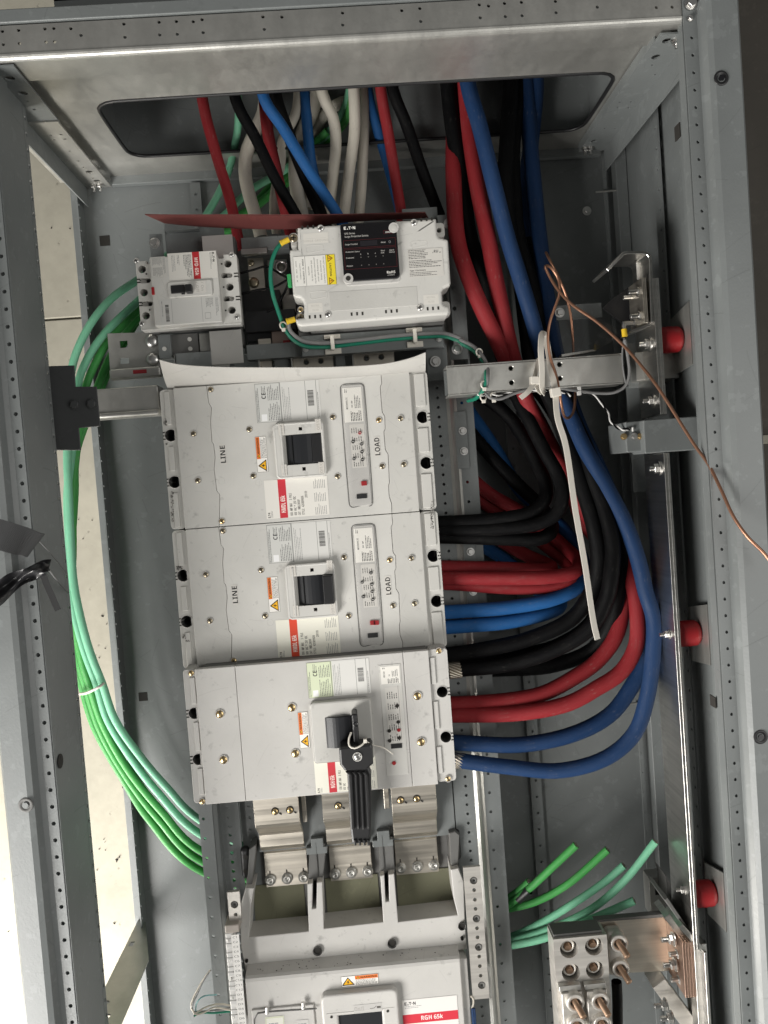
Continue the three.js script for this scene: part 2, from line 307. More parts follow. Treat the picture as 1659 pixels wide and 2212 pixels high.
// ---------- setting ----------
{
  const g = [bx(-4, 4, 0.447, 3, -0.83, -0.75, 0.003), bx(-4, 4, -3, 0.443, -0.83, -0.7505, 0.003)];
  const wall = struct('concrete_wall', bx(-4, 4, -3, 3, -0.9, -0.762), M.concrete);
  g.forEach((q) => part(wall, 'concrete_panel', q, M.concrete));
  const chips = [];
  const spots = [['y8', 730, 450, 9], ['y8', 815, 640, 9], ['y8', 775, 1125, 16], ['y8', 792, 1103, 9], ['y8', 690, 985, 6], ['y8', 697, 1003, 5], ['y8', 660, 1050, 7], ['y8', 700, 1058, 5], ['y8', 645, 1190, 6], ['y8', 760, 1545, 9], ['y8', 90, 1185, 12], ['y8', 110, 1310, 14], ['y8', 55, 1600, 8], ['y8', 40, 400, 10], ['y8', 60, 655, 12], ['y8', 150, 1670, 7],
    ['y7', 738, 160, 15], ['y7', 735, 205, 9], ['y7', 765, 443, 9], ['y7', 592, 468, 11], ['y7', 710, 697, 8], ['y7', 790, 1437, 12], ['y7', 850, 1475, 10], ['y7', 822, 1497, 8], ['y7', 870, 1620, 16], ['y7', 862, 1687, 9], ['y7', 765, 1757, 9], ['y7', 735, 1748, 7], ['y7', 812, 1685, 7], ['y7', 605, 690, 7], ['y7', 640, 840, 8], ['z3', 327, 277, 6], ['z3', 444, 282, 6], ['z1', 222, 985, 5], ['z1', 302, 988, 5]];
  for (const [k, x, y, r] of spots) {
    const c = W(k, x, y, -0.749), s = r * REG[k][2] / F * 1.97, q = new THREE.IcosahedronGeometry(s, 1), p = q.attributes.position;
    const a = rnd() * 3;
    for (let i = 0; i < p.count; i++) { const h = 0.7 + 0.5 * Math.sin(p.getX(i) / s * 3 + a) * Math.cos(p.getY(i) / s * 2.3 + a); p.setXYZ(i, p.getX(i) * h, p.getY(i) * h * 0.7, p.getZ(i) * 0.35); }
    q.rotateZ(rnd() * 3); q.computeVertexNormals(); chips.push(q.translate(c.x, c.y, c.z));
  }
  const o = part(wall, 'mortar_crumbs', chips, M.debris); o.userData.kind = 'stuff';
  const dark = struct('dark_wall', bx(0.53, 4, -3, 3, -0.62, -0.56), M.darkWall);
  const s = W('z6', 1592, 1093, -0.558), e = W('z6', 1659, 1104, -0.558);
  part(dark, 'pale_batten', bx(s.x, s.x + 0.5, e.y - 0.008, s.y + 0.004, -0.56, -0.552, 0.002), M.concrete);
}
// ---------- cabinet ----------
const cab = thing('switchboard_cabinet', 'open grey steel switchboard cabinet with perforated posts and galvanised top rail', 'cabinet', V3(0.03, -1.25, -0.19));
const row = (x, y0, y1, step, r, n = 10) => { const o = []; for (let y = y0; y <= y1; y += step) o.push(disc(x, y, r, n)); return o; };
{ // front posts: bent face, perforated flange, return
  const postL = part(cab, 'corner_post', extY(thick([[-0.456, 0.1], [-0.456, 0.231], [-0.452, 0.236], [-0.427, 0.236], [-0.421, 0.2335], [-0.417, 0.224], [-0.4115, 0.2195]], 0.002), -1.25, 0.62), M.paint);
  part(postL, 'perforated_flange', ext([[-0.411, -1.25], [-0.3985, -1.25], [-0.3985, 0.62], [-0.411, 0.62]], 0.2185, 0.2205, { holes: row(-0.4048, -1.2, 0.6, 0.0212, 0.0026) }), M.paint);
  part(postL, 'post_return', extY(thick([[-0.398, 0.219], [-0.3975, 0.175], [-0.402, 0.172], [-0.401, 0.121]], 0.002), -1.25, 0.62), M.paint);
  part(postL, 'slotted_edge', extX([[0.1195, -1.25], [0.108, -1.25], [0.108, 0.62], [0.1195, 0.62]], -0.402, -0.4002, { holes: row(0.1135, -1.2, 0.6, 0.0212, 0.003, 8) }), M.paint);
  const postR = part(cab, 'corner_post', extY(thick([[0.4665, 0.2195], [0.4685, 0.224], [0.4725, 0.232], [0.4775, 0.236], [0.5085, 0.236], [0.5125, 0.231], [0.5125, 0.1]], 0.002), -1.25, 0.72), M.paint);
  part(postR, 'perforated_flange', ext([[0.449, -1.25], [0.4665, -1.25], [0.4665, 0.72], [0.449, 0.72]], 0.2185, 0.2205, { holes: row(0.458, -1.2, 0.71, 0.0212, 0.0021) }), M.paint);
  part(postR, 'post_return', extY(thick([[0.449, 0.2175], [0.4493, 0.2], [0.4525, 0.193]], 0.002), -1.25, 0.72), M.paint);
  part(postL, 'added_backing', bx(-0.452, -0.403, -1.25, 0.61, 0.213, 0.2162), M.paint); part(postR, 'added_backing', bx(0.452, 0.508, -1.25, 0.71, 0.2145, 0.2174), M.paint);  // backing strips added behind the flange holes to stop light showing through
  const plug = (post, k, x, y, r) => {
    const c = W(k, x, y, 0.237), q = (pts, m) => part(post, 'plug', new THREE.LatheGeometry(pts.map(([a, b]) => new THREE.Vector2(a * r, b * r)), 24).rotateX(Math.PI / 2).translate(c.x, c.y, 0.237), m);
    q([[1, 0], [0.95, 0.12], [0.72, 0.14], [0.55, 0.02], [0.5, -0.001], [0.0001, -0.001]], post === postL ? M.bodyGrey : M.black);
    part(post, 'plug_centre', ext(Array.from({ length: 6 }, (_, i) => [c.x + Math.cos(i * 1.047) * r * 0.42, c.y + Math.sin(i * 1.047) * r * 0.42]), 0.2365, 0.239), post === postL ? M.paint : M.blackGloss);
  };
  plug(postL, 'y8', 172, 757, 0.0092); plug(postR, 'z2', 1457, 338, 0.0092); plug(postR, 'y6', 1622, 300, 0.0092);
  for (const [k, x, y, z] of [['z2', 1325, 18, 0.2215], ['z2', 1323, 80, 0.2215]]) { const c = W(k, x, y, z); part(postR, 'bolt', hexBolt(c, V3(0, 0, 1), y < 50 ? 0.005 : 0.0025), M.bolt); }
  for (const [k, x, y, ry] of [['z2', 1273, 570, 0.009], ['y6', 1395, 125, 0.007]]) { const c = W(k, x, y, 0.4475, 0); part(postR, 'knockout', extX([[c.z - 0.008, c.y - ry], [c.z + 0.008, c.y - ry], [c.z + 0.008, c.y + ry], [c.z - 0.008, c.y + ry]], 0.4455, 0.447), M.slot); }
  { const c = W('y8', 398, 465, -0.3965, 0); part(postL, 'knockout', extX(disc(c.z, c.y, 0.009, 16), -0.3963, -0.3955), M.slot); }
}
{ // top rail, roof edge, top plate with the cable opening
  const holes = [];
  for (const [k, l] of [['z1', [[10, 135], [14, 192], [80, 130], [84, 187], [194, 124], [232, 122], [306, 123], [199, 181], [236, 180], [350, 152], [535, 103], [540, 160], [687, 95], [690, 150], [762, 92], [766, 147], [835, 93], [873, 84], [878, 140], [1136, 72], [1142, 126], [1218, 73], [1480, 55], [1481, 107]]],
    ['z2', [[77, 45], [155, 36], [159, 92], [412, 20], [416, 76], [452, 25], [521, 14], [525, 71], [594, 9], [597, 67], [741, 5], [744, 54], [922, 30], [1177, 32], [1245, 30]]]]) for (const [x, y] of l) { const c = W(k, x, y, 0.218); if (c.y < 0.576 && c.y > 0.546) holes.push(disc(c.x, c.y, 0.0021, 12)); }
  const rail = part(cab, 'top_rail', ext([[-0.6, 0.5435], [0.4485, 0.5435], [0.4485, 0.5785], [-0.6, 0.5785]], 0.2155, 0.218, { holes }), M.zinc);
  const prof = []; for (let i = 0; i <= 5; i++) { const a = i / 5 * Math.PI / 2; prof.push([0.2115 + 0.0065 * Math.cos(a), 0.545 - 0.0065 * Math.sin(a)]); }
  prof.push([0.2, 0.5385]); part(rail, 'rail_underside', bx(-0.6, 0.4485, 0.5374, 0.5396, 0.168, 0.2), M.zinc);
  part(rail, 'folded_edge', extX(thick(prof, 0.0022), -0.6, 0.4485), M.zinc);
  part(rail, 'rail_back', bx(-0.6, 0.4485, 0.545, 0.578, 0.166, 0.168), M.zinc);
  part(cab, 'roof_edge', bx(-0.7, 0.4485, 0.5805, 0.5965, 0.19, 0.221, 0.0015), M.paint);
  const op = rr(-0.317, 0.414, -0.103, 0.083, 0.028, 6);
  part(cab, 'top_plate', extY([[-0.46, -0.19], [0.505, -0.19], [0.505, 0.166], [-0.46, 0.166]], 0.5475, 0.5495, { holes: [op.slice().reverse()] }), M.zinc);
  const tr = op.map(([x, z]) => V3(x, 0.5475, z)); tr.push(tr[0].clone());
  part(cab, 'edge_trim', tube(tr.slice(0, -1).concat([tr[0]]), 0.0028, 8, 160), M.black);
  part(cab, 'wireway_box', [bx(-0.345, 0.44, 0.5496, 0.8, -0.135, -0.131), bx(-0.345, 0.44, 0.5496, 0.672, 0.108, 0.112), extX([[-0.135, 0.5496], [0.112, 0.5496], [0.112, 0.672], [-0.135, 0.8]], -0.349, -0.345), extX([[-0.135, 0.5496], [0.112, 0.5496], [0.112, 0.672], [-0.135, 0.8]], 0.44, 0.444), extX([[-0.135, 0.796], [0.112, 0.668], [0.112, 0.672], [-0.135, 0.8]], -0.349, 0.444)], M.paint);
}
{ // depth brackets under the top plate and at the foot
  const hl = (list, Y) => list.map(([k, x, y, r]) => { const c = W(k, x, y, Y, 1); return disc(c.x, c.z, r, 12); });
  const b1 = part(cab, 'depth_bracket', extY([[-0.413, 0.06], [-0.372, 0.06], [-0.372, 0.213], [-0.413, 0.213]], 0.5335, 0.5355, { holes: hl([['z1', 42, 337, 0.006], ['z1', 98, 402, 0.006], ['z1', 118, 436, 0.0016], ['z1', 147, 472, 0.0022], ['z1', 100, 478, 0.0016]], 0.534) }), M.paint);
  part(b1, 'bracket_lip', bx(-0.415, -0.413, 0.5, 0.5355, -0.178, 0.213), M.paint);
  part(cab, 'depth_bracket', extY([[-0.4125, -0.178], [-0.372, -0.178], [-0.372, 0.068], [-0.4125, 0.068]], 0.531, 0.5333, { holes: hl([['z1', 386, 741, 0.006], ['z1', 420, 780, 0.006], ['z1', 217, 582, 0.0024], ['z1', 264, 578, 0.0024], ['z1', 233, 601, 0.0024], ['z1', 280, 598, 0.0024], ['z1', 192, 526, 0.0018], ['z1', 300, 650, 0.0018], ['z1', 295, 697, 0.0018], ['z1', 338, 693, 0.0018], ['z1', 360, 720, 0.0018], ['z1', 402, 768, 0.0018]], 0.532) }), M.zinc);
  const b2 = part(cab, 'depth_bracket', extY([[0.425, -0.152], [0.466, -0.152], [0.466, 0.205], [0.425, 0.205]], 0.531, 0.5333, { holes: hl([['z2', 1222, 173, 0.006], ['z2', 1175, 243, 0.006], ['z2', 908, 607, 0.005], ['z2', 1160, 278, 0.0018], ['z2', 1174, 318, 0.0018], ['z2', 1022, 438, 0.002], ['z2', 1068, 437, 0.002], ['z2', 1012, 460, 0.002], ['z2', 1058, 462, 0.002], ['z2', 955, 552, 0.0018], ['z2', 1000, 553, 0.0018]], 0.532) }), M.paint);
  part(b2, 'bracket_lip', bx(0.466, 0.468, 0.497, 0.5333, -0.152, 0.205), M.paint);
  part(b2, 'bracket_wall', bx(0.423, 0.425, 0.531, 0.545, -0.152, 0.19), M.paint);
  const feet = [['z1', 410, 815, -0.178], ['z1', 437, 808, -0.178], ['z2', 867, 680, -0.15], ['z2', 890, 687, -0.15]];
  for (const [k, x, y, z] of feet) { const c = W(k, x, y, z + 0.008); part(k === 'z1' ? b1 : b2, 'bolt', hexBolt(V3(c.x, 0.5308, z + 0.014), V3(0, -1, 0), 0.0042, 0.006), M.bolt); }
  { const c = W('z2', 1262, 130, 0.2); part(b2, 'bolt', hexBolt(V3(0.452, 0.531, 0.19), V3(0, -1, 0), 0.0048, 0.004), M.bolt); }
  const ft = part(cab, 'depth_bracket', extY([[-0.437, -0.188], [-0.427, -0.188], [-0.388, -0.06], [-0.388, 0.2], [-0.437, 0.2]], -0.7425, -0.74, { holes: [...hl([['y8', 690, 1980, 0.005], ['y8', 706, 2070, 0.005], ['y8', 712, 2160, 0.005]], -0.74), rr(-0.4335, -0.4255, -0.118, -0.104, 0.001, 1).reverse()] }), M.zinc);
  part(ft, 'bracket_lip', bx(-0.4385, -0.437, -0.775, -0.74, -0.188, 0.2), M.zinc);
}
{ // rear wall, uprights, side wall, rear rail
  part(cab, 'rear_wall', bx(-0.4262, 0.508, -1.25, 0.6, -0.196, -0.19), M.paint);
  part(cab, 'rear_flange', bx(-0.4445, -0.427, -1.25, 0.6, -0.192, -0.186, 0.001), M.paint);
  part(cab, 'rear_lip', extX([[-0.19, -1.25], [-0.158, -1.25], [-0.158, 0.6], [-0.19, 0.6]], -0.4265, -0.4245, { holes: row(-0.164, -1.2, 0.56, 0.0215, 0.0022, 8) }), M.paint);
  part(cab, 'side_wall', bx(0.509, 0.513, -1.25, 0.62, -0.196, 0.2), M.paint);
  part(cab, 'rear_rail', bx(-0.372, 0.47, 0.553, 0.58, -0.189, -0.1835), M.paint);
  part(cab, 'rear_rail', bx(-0.372, 0.47, 0.5335, 0.5525, -0.189, -0.176, 0.001), M.paint);
  const up = (x0, x1, z, y0, y1, step, r) => part(cab, 'rear_upright', ext([[x0, y0], [x1, y0], [x1, y1], [x0, y1]], z - 0.003, z, { holes: row((x0 + x1) / 2, y0 + 0.02, y1 - 0.01, step, r) }), M.paint);
  up(0.272, 0.291, -0.18, -1.25, 0.53, 0.0295, 0.0022); up(-0.2405, -0.223, -0.18, 0.1, 0.53, 0.026, 0.0026);
  part(cab, 'rear_upright', ext([[0.469, -1.25], [0.475, -1.25], [0.475, 0.53], [0.469, 0.53]], -0.177, -0.174, { holes: row(0.472, -1.2, 0.5, 0.036, 0.001, 6) }), M.paint);
  part(cab, 'side_rib', extX([[-0.026, -1.25], [-0.002, -1.25], [-0.002, 0.56], [-0.026, 0.56]], 0.4985, 0.5015, { holes: row(-0.009, -1.2, 0.55, 0.031, 0.0026) }), M.paint);
  part(cab, 'side_rib', bx(0.5, 0.508, -1.25, 0.62, 0.072, 0.082, 0.001), M.paint);
  part(cab, 'side_rib', bx(0.489, 0.508, -1.25, 0.56, -0.189, -0.165, 0.001), M.paint);
  for (const [k, x, y, s] of [['z3', 665, 358, 0.0085], ['y7', 1103, 2058, 0.0075]]) { const c = W(k, x, y, -0.189); part(cab, 'knockout', bx(c.x - s, c.x + s, c.y - s, c.y + s, -0.19, -0.1893), M.slot); }
  for (const [k, x, y] of [['z2', 882, 905], ['z2', 960, 486], ['z2', 240, 648], ['z2', 268, 648], ['z2', 467, 632], ['w1', 216, 563], ['w1', 1376, 490]]) { const c = W(k, x, y, -0.182); part(cab, 'bolt', hexBolt(V3(c.x, c.y, y > 700 ? -0.19 : -0.184), V3(0, 0, 1), y > 700 ? 0.005 : 0.003), M.bolt); }
  for (const [k, x, y] of [['z2', 965, 826], ['y6', 995, 138]]) { const c = W(k, x, y, -0.17); part(cab, 'stud_pin', rod(V3(c.x - 0.02, c.y, -0.171), V3(c.x + 0.022, c.y + 0.001, -0.171), 0.0018, 8), M.zinc); }
}
{ // splice plate on the open side, struts
  const pl = part(cab, 'splice_plate', ext(PP('z3', [[300, 1155], [470, 1150], [478, 1285], [612, 1285], [636, 1537], [500, 1548], [512, 1690], [332, 1690]].reverse(), 0.1), 0.097, 0.1, { bevel: 0.0006, seg: 1 }), M.blackened);
  for (const [x, y] of [[480, 1400], [587, 1394]]) { const c = W('z3', x, y, 0.1); part(pl, 'bolt', hexBolt(c, V3(0, 0, 1), 0.0052), M.blackened); }
  part(cab, 'side_strut', [bx(-0.41, -0.286, 0.129, 0.171, -0.06, -0.02, 0.003), bx(-0.41, -0.286, 0.1255, 0.1345, -0.05, -0.0165, 0.004)], M.zinc);
  const hol = [['w3', 535, 1103], ['w3', 905, 963], ['w3', 910, 1070], ['w3', 530, 992]].map(([k, x, y]) => { const c = W(k, x, y, 0.02); return disc(c.x, c.y, 0.0034, 14); });
  const st = part(cab, 'cross_strut', [ext([[0.15, 0.121], [0.416, 0.121], [0.416, 0.1615], [0.15, 0.1615]], 0.0175, 0.02, { holes: hol, bevel: 0.001, seg: 1 }), bx(0.15, 0.416, 0.1185, 0.121, -0.02, 0.0185, 0.001), bx(0.15, 0.416, 0.1615, 0.164, -0.02, 0.0185, 0.001)], M.zinc);
  part(st, 'return_lip', bx(0.15, 0.412, 0.123, 0.1605, -0.02, -0.017), M.paint);
  part(st, 'strut_end', bx(0.441, 0.508, 0.1225, 0.166, -0.03, 0.004, 0.0015), M.zinc);
  part(cab, 'strut_bracket', rbx(RC('w3', 1420, 800, 1545, 1140, -0.02), -0.024, -0.02, 0.0008), M.paint);
  // pads that carry the ground bar on the side wall
  part(cab, 'strut_bracket', rbx(RC('w5', 345, 1370, 505, 2212, -0.05), -0.054, -0.05), M.paint);
  part(cab, 'bar_support', rbx(RC('w5', 490, 1365, 985, 1620, -0.04), -0.06, -0.04, 0.002), M.paint);
  part(cab, 'bar_support', rbx(RC('w5', 700, 1885, 990, 2100, -0.02), -0.05, -0.02, 0.002), M.paint);
  const yk = part(cab, 'bar_support', rbx(RC('w5', 475, 1640, 1010, 1870, 0.066), 0.012, 0.066, 0.002), M.paint);
  part(yk, 'support_foot', rbx(RC('w5', 330, 1655, 480, 1890, 0.05), -0.03, 0.05, 0.002), M.paint);
}
// ---------- mounting frame behind the breakers ----------
const fr = thing('mounting_frame', 'grey perforated steel mounting frame carrying the row of breakers', 'mounting frame', V3(-0.05, -1.25, -0.13));
{
  part(fr, 'filler_panel', bx(-0.2, 0.122, -0.588, -0.44, -0.078, -0.075), M.paint);
  part(fr, 'mounting_pan', bx(-0.21, 0.128, -1.25, 0.1, -0.136, -0.132), M.paint);
  const strip = (n, x0, x1, y0, y1, z, hx, y, step, r, m = M.paint, lab) => { const h = []; for (let q = y; q < y1 - 0.006; q += step) if (q > y0 + 0.006) h.push(disc(hx, q, r, 12)); return part(fr, n, ext([[x0, y0], [x1, y0], [x1, y1], [x0, y1]], z - 0.0025, z, { holes: h }), m, lab); };
  const hole0 = W('y4', 97, 250, -0.06), hole1 = W('y4', 212, 200, -0.08);
  strip('channel_flange', -0.289, -0.267, -1.25, 0.1, -0.06, -0.282, hole0.y - 0.0322 * 40, 0.0322, 0.0025);
  part(fr, 'channel_web', extY(thick([[-0.267, -0.0615], [-0.2615, -0.066], [-0.2605, -0.084]], 0.0025), -1.25, 0.1), M.paint);
  strip('channel_web', -0.262, -0.229, -1.25, 0.1, -0.085, hole1.x, hole1.y - 0.0152 * 60, 0.0152, 0.003, M.paint);
  strip('channel_flange', -0.229, -0.203, -1.25, 0.1, -0.1, -0.2145, W('y4', 308, 187, -0.1).y - 0.0195 * 50, 0.0195, 0.0025, M.paint);
  const r0 = W('y4', 1388, 180, -0.075), r1 = W('y4', 1505, 215, -0.085);
  strip('channel_web', 0.124, 0.158, -1.25, 0.34, -0.075, r0.x, r0.y - 0.0155 * 60, 0.0155, 0.0024, M.paint);
  part(fr, 'channel_fold', extY(thick([[0.158, -0.076], [0.1625, -0.0745], [0.166, -0.0775], [0.1705, -0.084], [0.1752, -0.0862]], 0.0025), -1.25, 0.34), M.zinc);
  strip('channel_flange', 0.1752, 0.2024, -1.25, 0.13, -0.085, r1.x, r1.y - 0.0322 * 40, 0.0322, 0.0025);
  part(fr, 'channel_flange', bx(0.2, 0.2024, -1.25, 0.34, -0.12, -0.088), M.paint);
  // bolted cover plates on the right channel
  for (const [k, x0, y0, x1, y1, bolts] of [['w3', 0, 770, 205, 920, [[118, 848]]], ['w4', 0, 90, 185, 465, [[137, 213], [146, 350]]], ['w4', 0, 880, 228, 1100, [[190, 1028]]], ['w4', 100, 1285, 250, 1452, [[208, 1298]]]]) {
    const pl = part(fr, 'joint_plate', rbx(RC(k, x0, y0, x1, y1, -0.081), -0.0838, -0.081, 0.0008), M.paint);
    for (const [x, y] of bolts) part(pl, 'bolt', hexBolt(W(k, x, y, -0.081), V3(0, 0, 1), 0.0042), M.bolt);
  }
  // plates round the small breaker
  const pz = (n, k, x0, y0, x1, y1, z, m, t = 0.003) => part(fr, n, rbx(RC(k, x0, y0, x1, y1, z), z - t, z, 0.0006), m);
  const tab = pz('bolt_tab', 'z4', 235, 312, 372, 560, -0.06, M.paint); part(tab, 'bolt', hexBolt(W('z4', 287, 392, -0.06), V3(0, 0, 1), 0.0055), M.bolt);
  pz('mounting_plate', 'z4', 372, 235, 1010, 1500, -0.064, M.paint);
  part(fr, 'plate_edge', rbx(RC('z4', 372, 218, 680, 262, -0.05), -0.066, -0.05, 0.001), M.paint);
  pz('cover_plate', 'z4', 708, 328, 1003, 560, -0.042, M.caseGrey, 0.002); pz('cover_plate', 'z4', 775, 1185, 1088, 1468, -0.042, M.caseGrey, 0.002);
  const sp = ext(PP('z4', [[-140, 1205], [330, 1190], [350, 1580], [-110, 1600]].reverse(), -0.062), -0.065, -0.062, { holes: [PP('z4', [[-30, 1270], [40, 1265], [45, 1330], [-25, 1335]], -0.062), PP('z4', [[-30, 1425], [55, 1420], [58, 1475], [-25, 1480]], -0.062)] });
  const spl = part(fr, 'galvanised_plate', sp, M.zinc);
  part(spl, 'plate_fold', rbx(RC('z4', -130, 1525, 345, 1590, -0.045), -0.062, -0.045, 0.004), M.zinc);
  part(spl, 'red_mark', rbx(RC('z4', 90, 1535, 215, 1560, -0.0444), -0.0449, -0.0444), M.red);
  for (const [x, y] of [[258, 1268], [268, 1435]]) { const c = W('z4', x, y, -0.058); part(spl, 'carriage_bolt', new THREE.SphereGeometry(0.0105, 20, 10, 0, 6.283, 0, 1.57).scale(1, 0.55, 1).rotateX(Math.PI / 2).translate(c.x, c.y, -0.06), M.bolt); }
  pz('channel_end', 'z4', 312, 1220, 442, 1420, -0.05, M.paint, 0.02);
  const dk = pz('slotted_plate', 'z4', 432, 1215, 690, 1405, -0.058, M.bodyGrey);
  for (const [x, y] of [[592, 1248], [598, 1335], [374, 1343]]) { const c = W('z4', x, y, -0.05); part(dk, 'hole_rim', new THREE.CylinderGeometry(0.0034, 0.0034, 0.001, 16).rotateX(Math.PI / 2).translate(c.x, c.y, x < 400 ? -0.0496 : -0.0575), M.caseLight); }
  pz('galvanised_tab', 'z4', 682, 1205, 800, 1360, -0.055, M.zinc); pz('cross_rail', 'z4', 470, 1385, 800, 1500, -0.04, M.paint, 0.02); pz('bright_edge', 'z4', 460, 1395, 470, 1480, -0.038, M.zinc, 0.02);
  pz('bright_edge', 'z4', 695, 1478, 960, 1500, -0.045, M.zinc, 0.004);
  // dark bus compartment between small breaker and surge device
  pz('compartment_back', 'z4', 1010, 330, 1700, 1350, -0.12, M.paint);
  pz('frame_bar', 'z4', 1003, 330, 1062, 1310, -0.05, M.bodyGrey, 0.03);
  pz('frame_bar', 'z4', 1062, 345, 1500, 440, -0.06, M.paint, 0.03); pz('frame_bar', 'z4', 1060, 445, 1300, 480, -0.058, M.zinc, 0.01); pz('frame_bar', 'z4', 1110, 1310, 1750, 1400, -0.045, M.paint, 0.02);
  pz('black_insulator', 'z4', 1075, 830, 1425, 1000, -0.07, M.black, 0.03); pz('black_insulator', 'z4', 1090, 1010, 1560, 1165, -0.06, M.black, 0.03); pz('black_insulator', 'z4', 1110, 1165, 1340, 1265, -0.075, M.black, 0.03);
  const tp = pz('terminal_pad', 'z4', 1120, 530, 1285, 820, -0.085, M.tin, 0.006); part(tp, 'screw', panScrew(W('z4', 1178, 745, -0.083), 0.0085).head, M.bronze); part(tp, 'screw', panScrew(W('z4', 1155, 568, -0.083), 0.005).head, M.bronze);
  const tp2 = pz('terminal_pad', 'z4', 1300, 545, 1500, 860, -0.095, M.alu, 0.006); { const c = W('z4', 1430, 610, -0.08); part(tp2, 'terminal_post', new THREE.LatheGeometry([[0.0115, -0.02], [0.0115, 0.004], [0.0085, 0.006], [0.0055, 0.006], [0.0055, -0.02]].map(([a, b]) => new THREE.Vector2(a, b)), 20).rotateX(Math.PI / 2).translate(c.x, c.y, -0.08), M.bolt); }
  pz('terminal_pad', 'z4', 1430, 860, 1560, 1010, -0.09, M.alu, 0.006); pz('pink_insulator', 'z4', 1335, 1160, 1510, 1310, -0.07, std([0.4, 0.3, 0.26], { roughness: 0.6 }), 0.01); pz('terminal_pad', 'z4', 1215, 1255, 1335, 1320, -0.06, M.tin, 0.006); pz('red_cap', 'z4', 1440, 1265, 1505, 1310, -0.055, M.red, 0.01);
  // row of line lugs under the surge device
  for (const [x0, y0, x1, y1, hs] of [[-80, 1275, 20, 1380, [[-60, 1325]]], [178, 1252, 516, 1385, [[290, 1308], [407, 1300]]], [665, 1200, 1006, 1355, [[775, 1278], [895, 1268]]]]) {
    const rc = RC('z5', x0, y0, x1, y1, -0.07), h = hs.map(([x, y]) => { const c = W('z5', x, y, -0.07); return disc(c.x, c.y, 0.0042, 16); });
    part(fr, 'line_lug', ext([[rc[0], rc[2]], [rc[1], rc[2]], [rc[1], rc[3]], [rc[0], rc[3]]], -0.084, -0.07, { holes: h, bevel: 0.0008, seg: 1 }), M.tin);
    part(fr, 'lug_cover', bx(rc[0], rc[1], rc[3] - 0.006, rc[3] + 0.001, -0.075, -0.062), M.black);
    part(fr, 'bright_edge', bx(rc[0] - 0.0022, rc[0] - 0.0002, rc[2], rc[3] + 0.002, -0.09, -0.055), M.zinc);
  }
  pz('lug_divider', 'z5', 28, 1255, 165, 1390, -0.065, M.paint, 0.03); pz('lug_divider', 'z5', 520, 1225, 610, 1370, -0.065, M.paint, 0.03);
  // frame beside and below the surge device
  pz('frame_bar', 'z5', 225, 1030, 1410, 1195, -0.04, M.paint, 0.003);
  part(fr, 'frame_bar', rbx(RC('z5', 245, 1100, 1400, 1185, -0.022), -0.038, -0.022, 0.001), M.paint);
  const br = pz('angle_bracket', 'z5', 1345, 125, 1480, 320, -0.045, M.paint); part(br, 'bolt', hexBolt(W('z5', 1440, 195, -0.045), V3(0, 0, 1), 0.0055), M.bolt);
  pz('angle_bracket', 'z5', 1060, 75, 1350, 150, -0.055, M.paint); 
  const side = RC('z5', 1420, 330, 1560, 1090, -0.055);
  part(fr, 'frame_side', ext([[side[0], side[2] - 0.02], [0.197, side[2] - 0.02], [0.197, side[3]], [side[0], side[3]]], -0.058, -0.055, { holes: [[1452, 375], [1472, 710], [1485, 878]].map(([x, y]) => { const c = W('z5', x, y, -0.055); return disc(c.x, c.y, 0.0034, 14); }) }), M.paint);
  for (const [k, x, y, r] of [['z5', 1505, 1205, 0.0055], ['z5', 1330, 1305, 0.0055], ['z5', 285, 1205, 0.003], ['z5', 1360, 1122, 0.003]]) part(fr, 'bolt', hexBolt(W(k, x, y, y > 1180 && x > 1000 ? -0.044 : -0.021), V3(0, 0, 1), r), M.bolt);
  const pp = pz('angle_bracket', 'z5', 1250, 1175, 1440, 1450, -0.047, M.paint);
}
// ---------- large breakers ----------
const namePlate = (band, title, lines, w = 300, h = 520, cream) => canvasMat(h, w, (x, cw, ch) => {     // read with the long side upright: cw across the text, ch down
  x.fillStyle = cream ? '#e9e7da' : '#e4e1da'; x.fillRect(0, 0, cw, ch);
  logo(x, 14, 14, 0.62, '#111'); fine(x, 14, 40, 100, 2, 9, '#777', 4);
  x.fillStyle = band; x.fillRect(0, ch * 0.215, cw, ch * 0.125);
  x.fillStyle = '#f6eee6'; x.font = 'bold ' + Math.round(ch * 0.1) + 'px sans-serif'; x.textBaseline = 'middle'; x.fillText(title, cw * 0.13, ch * 0.28);
  x.fillStyle = '#16130f'; x.textBaseline = 'alphabetic'; x.font = 'bold ' + Math.round(ch * 0.052) + 'px monospace';
  lines.forEach((t, i) => x.fillText(t, cw * 0.045, ch * (0.42 + i * 0.062)));
  fine(x, cw * 0.02, ch * 0.78, cw * 0.28, 7, ch * 0.028, '#777', 5); fine(x, cw * 0.36, ch * 0.78, cw * 0.26, 7, ch * 0.028, '#777', 5); fine(x, cw * 0.7, ch * 0.78, cw * 0.26, 7, ch * 0.028, '#777', 5);
});
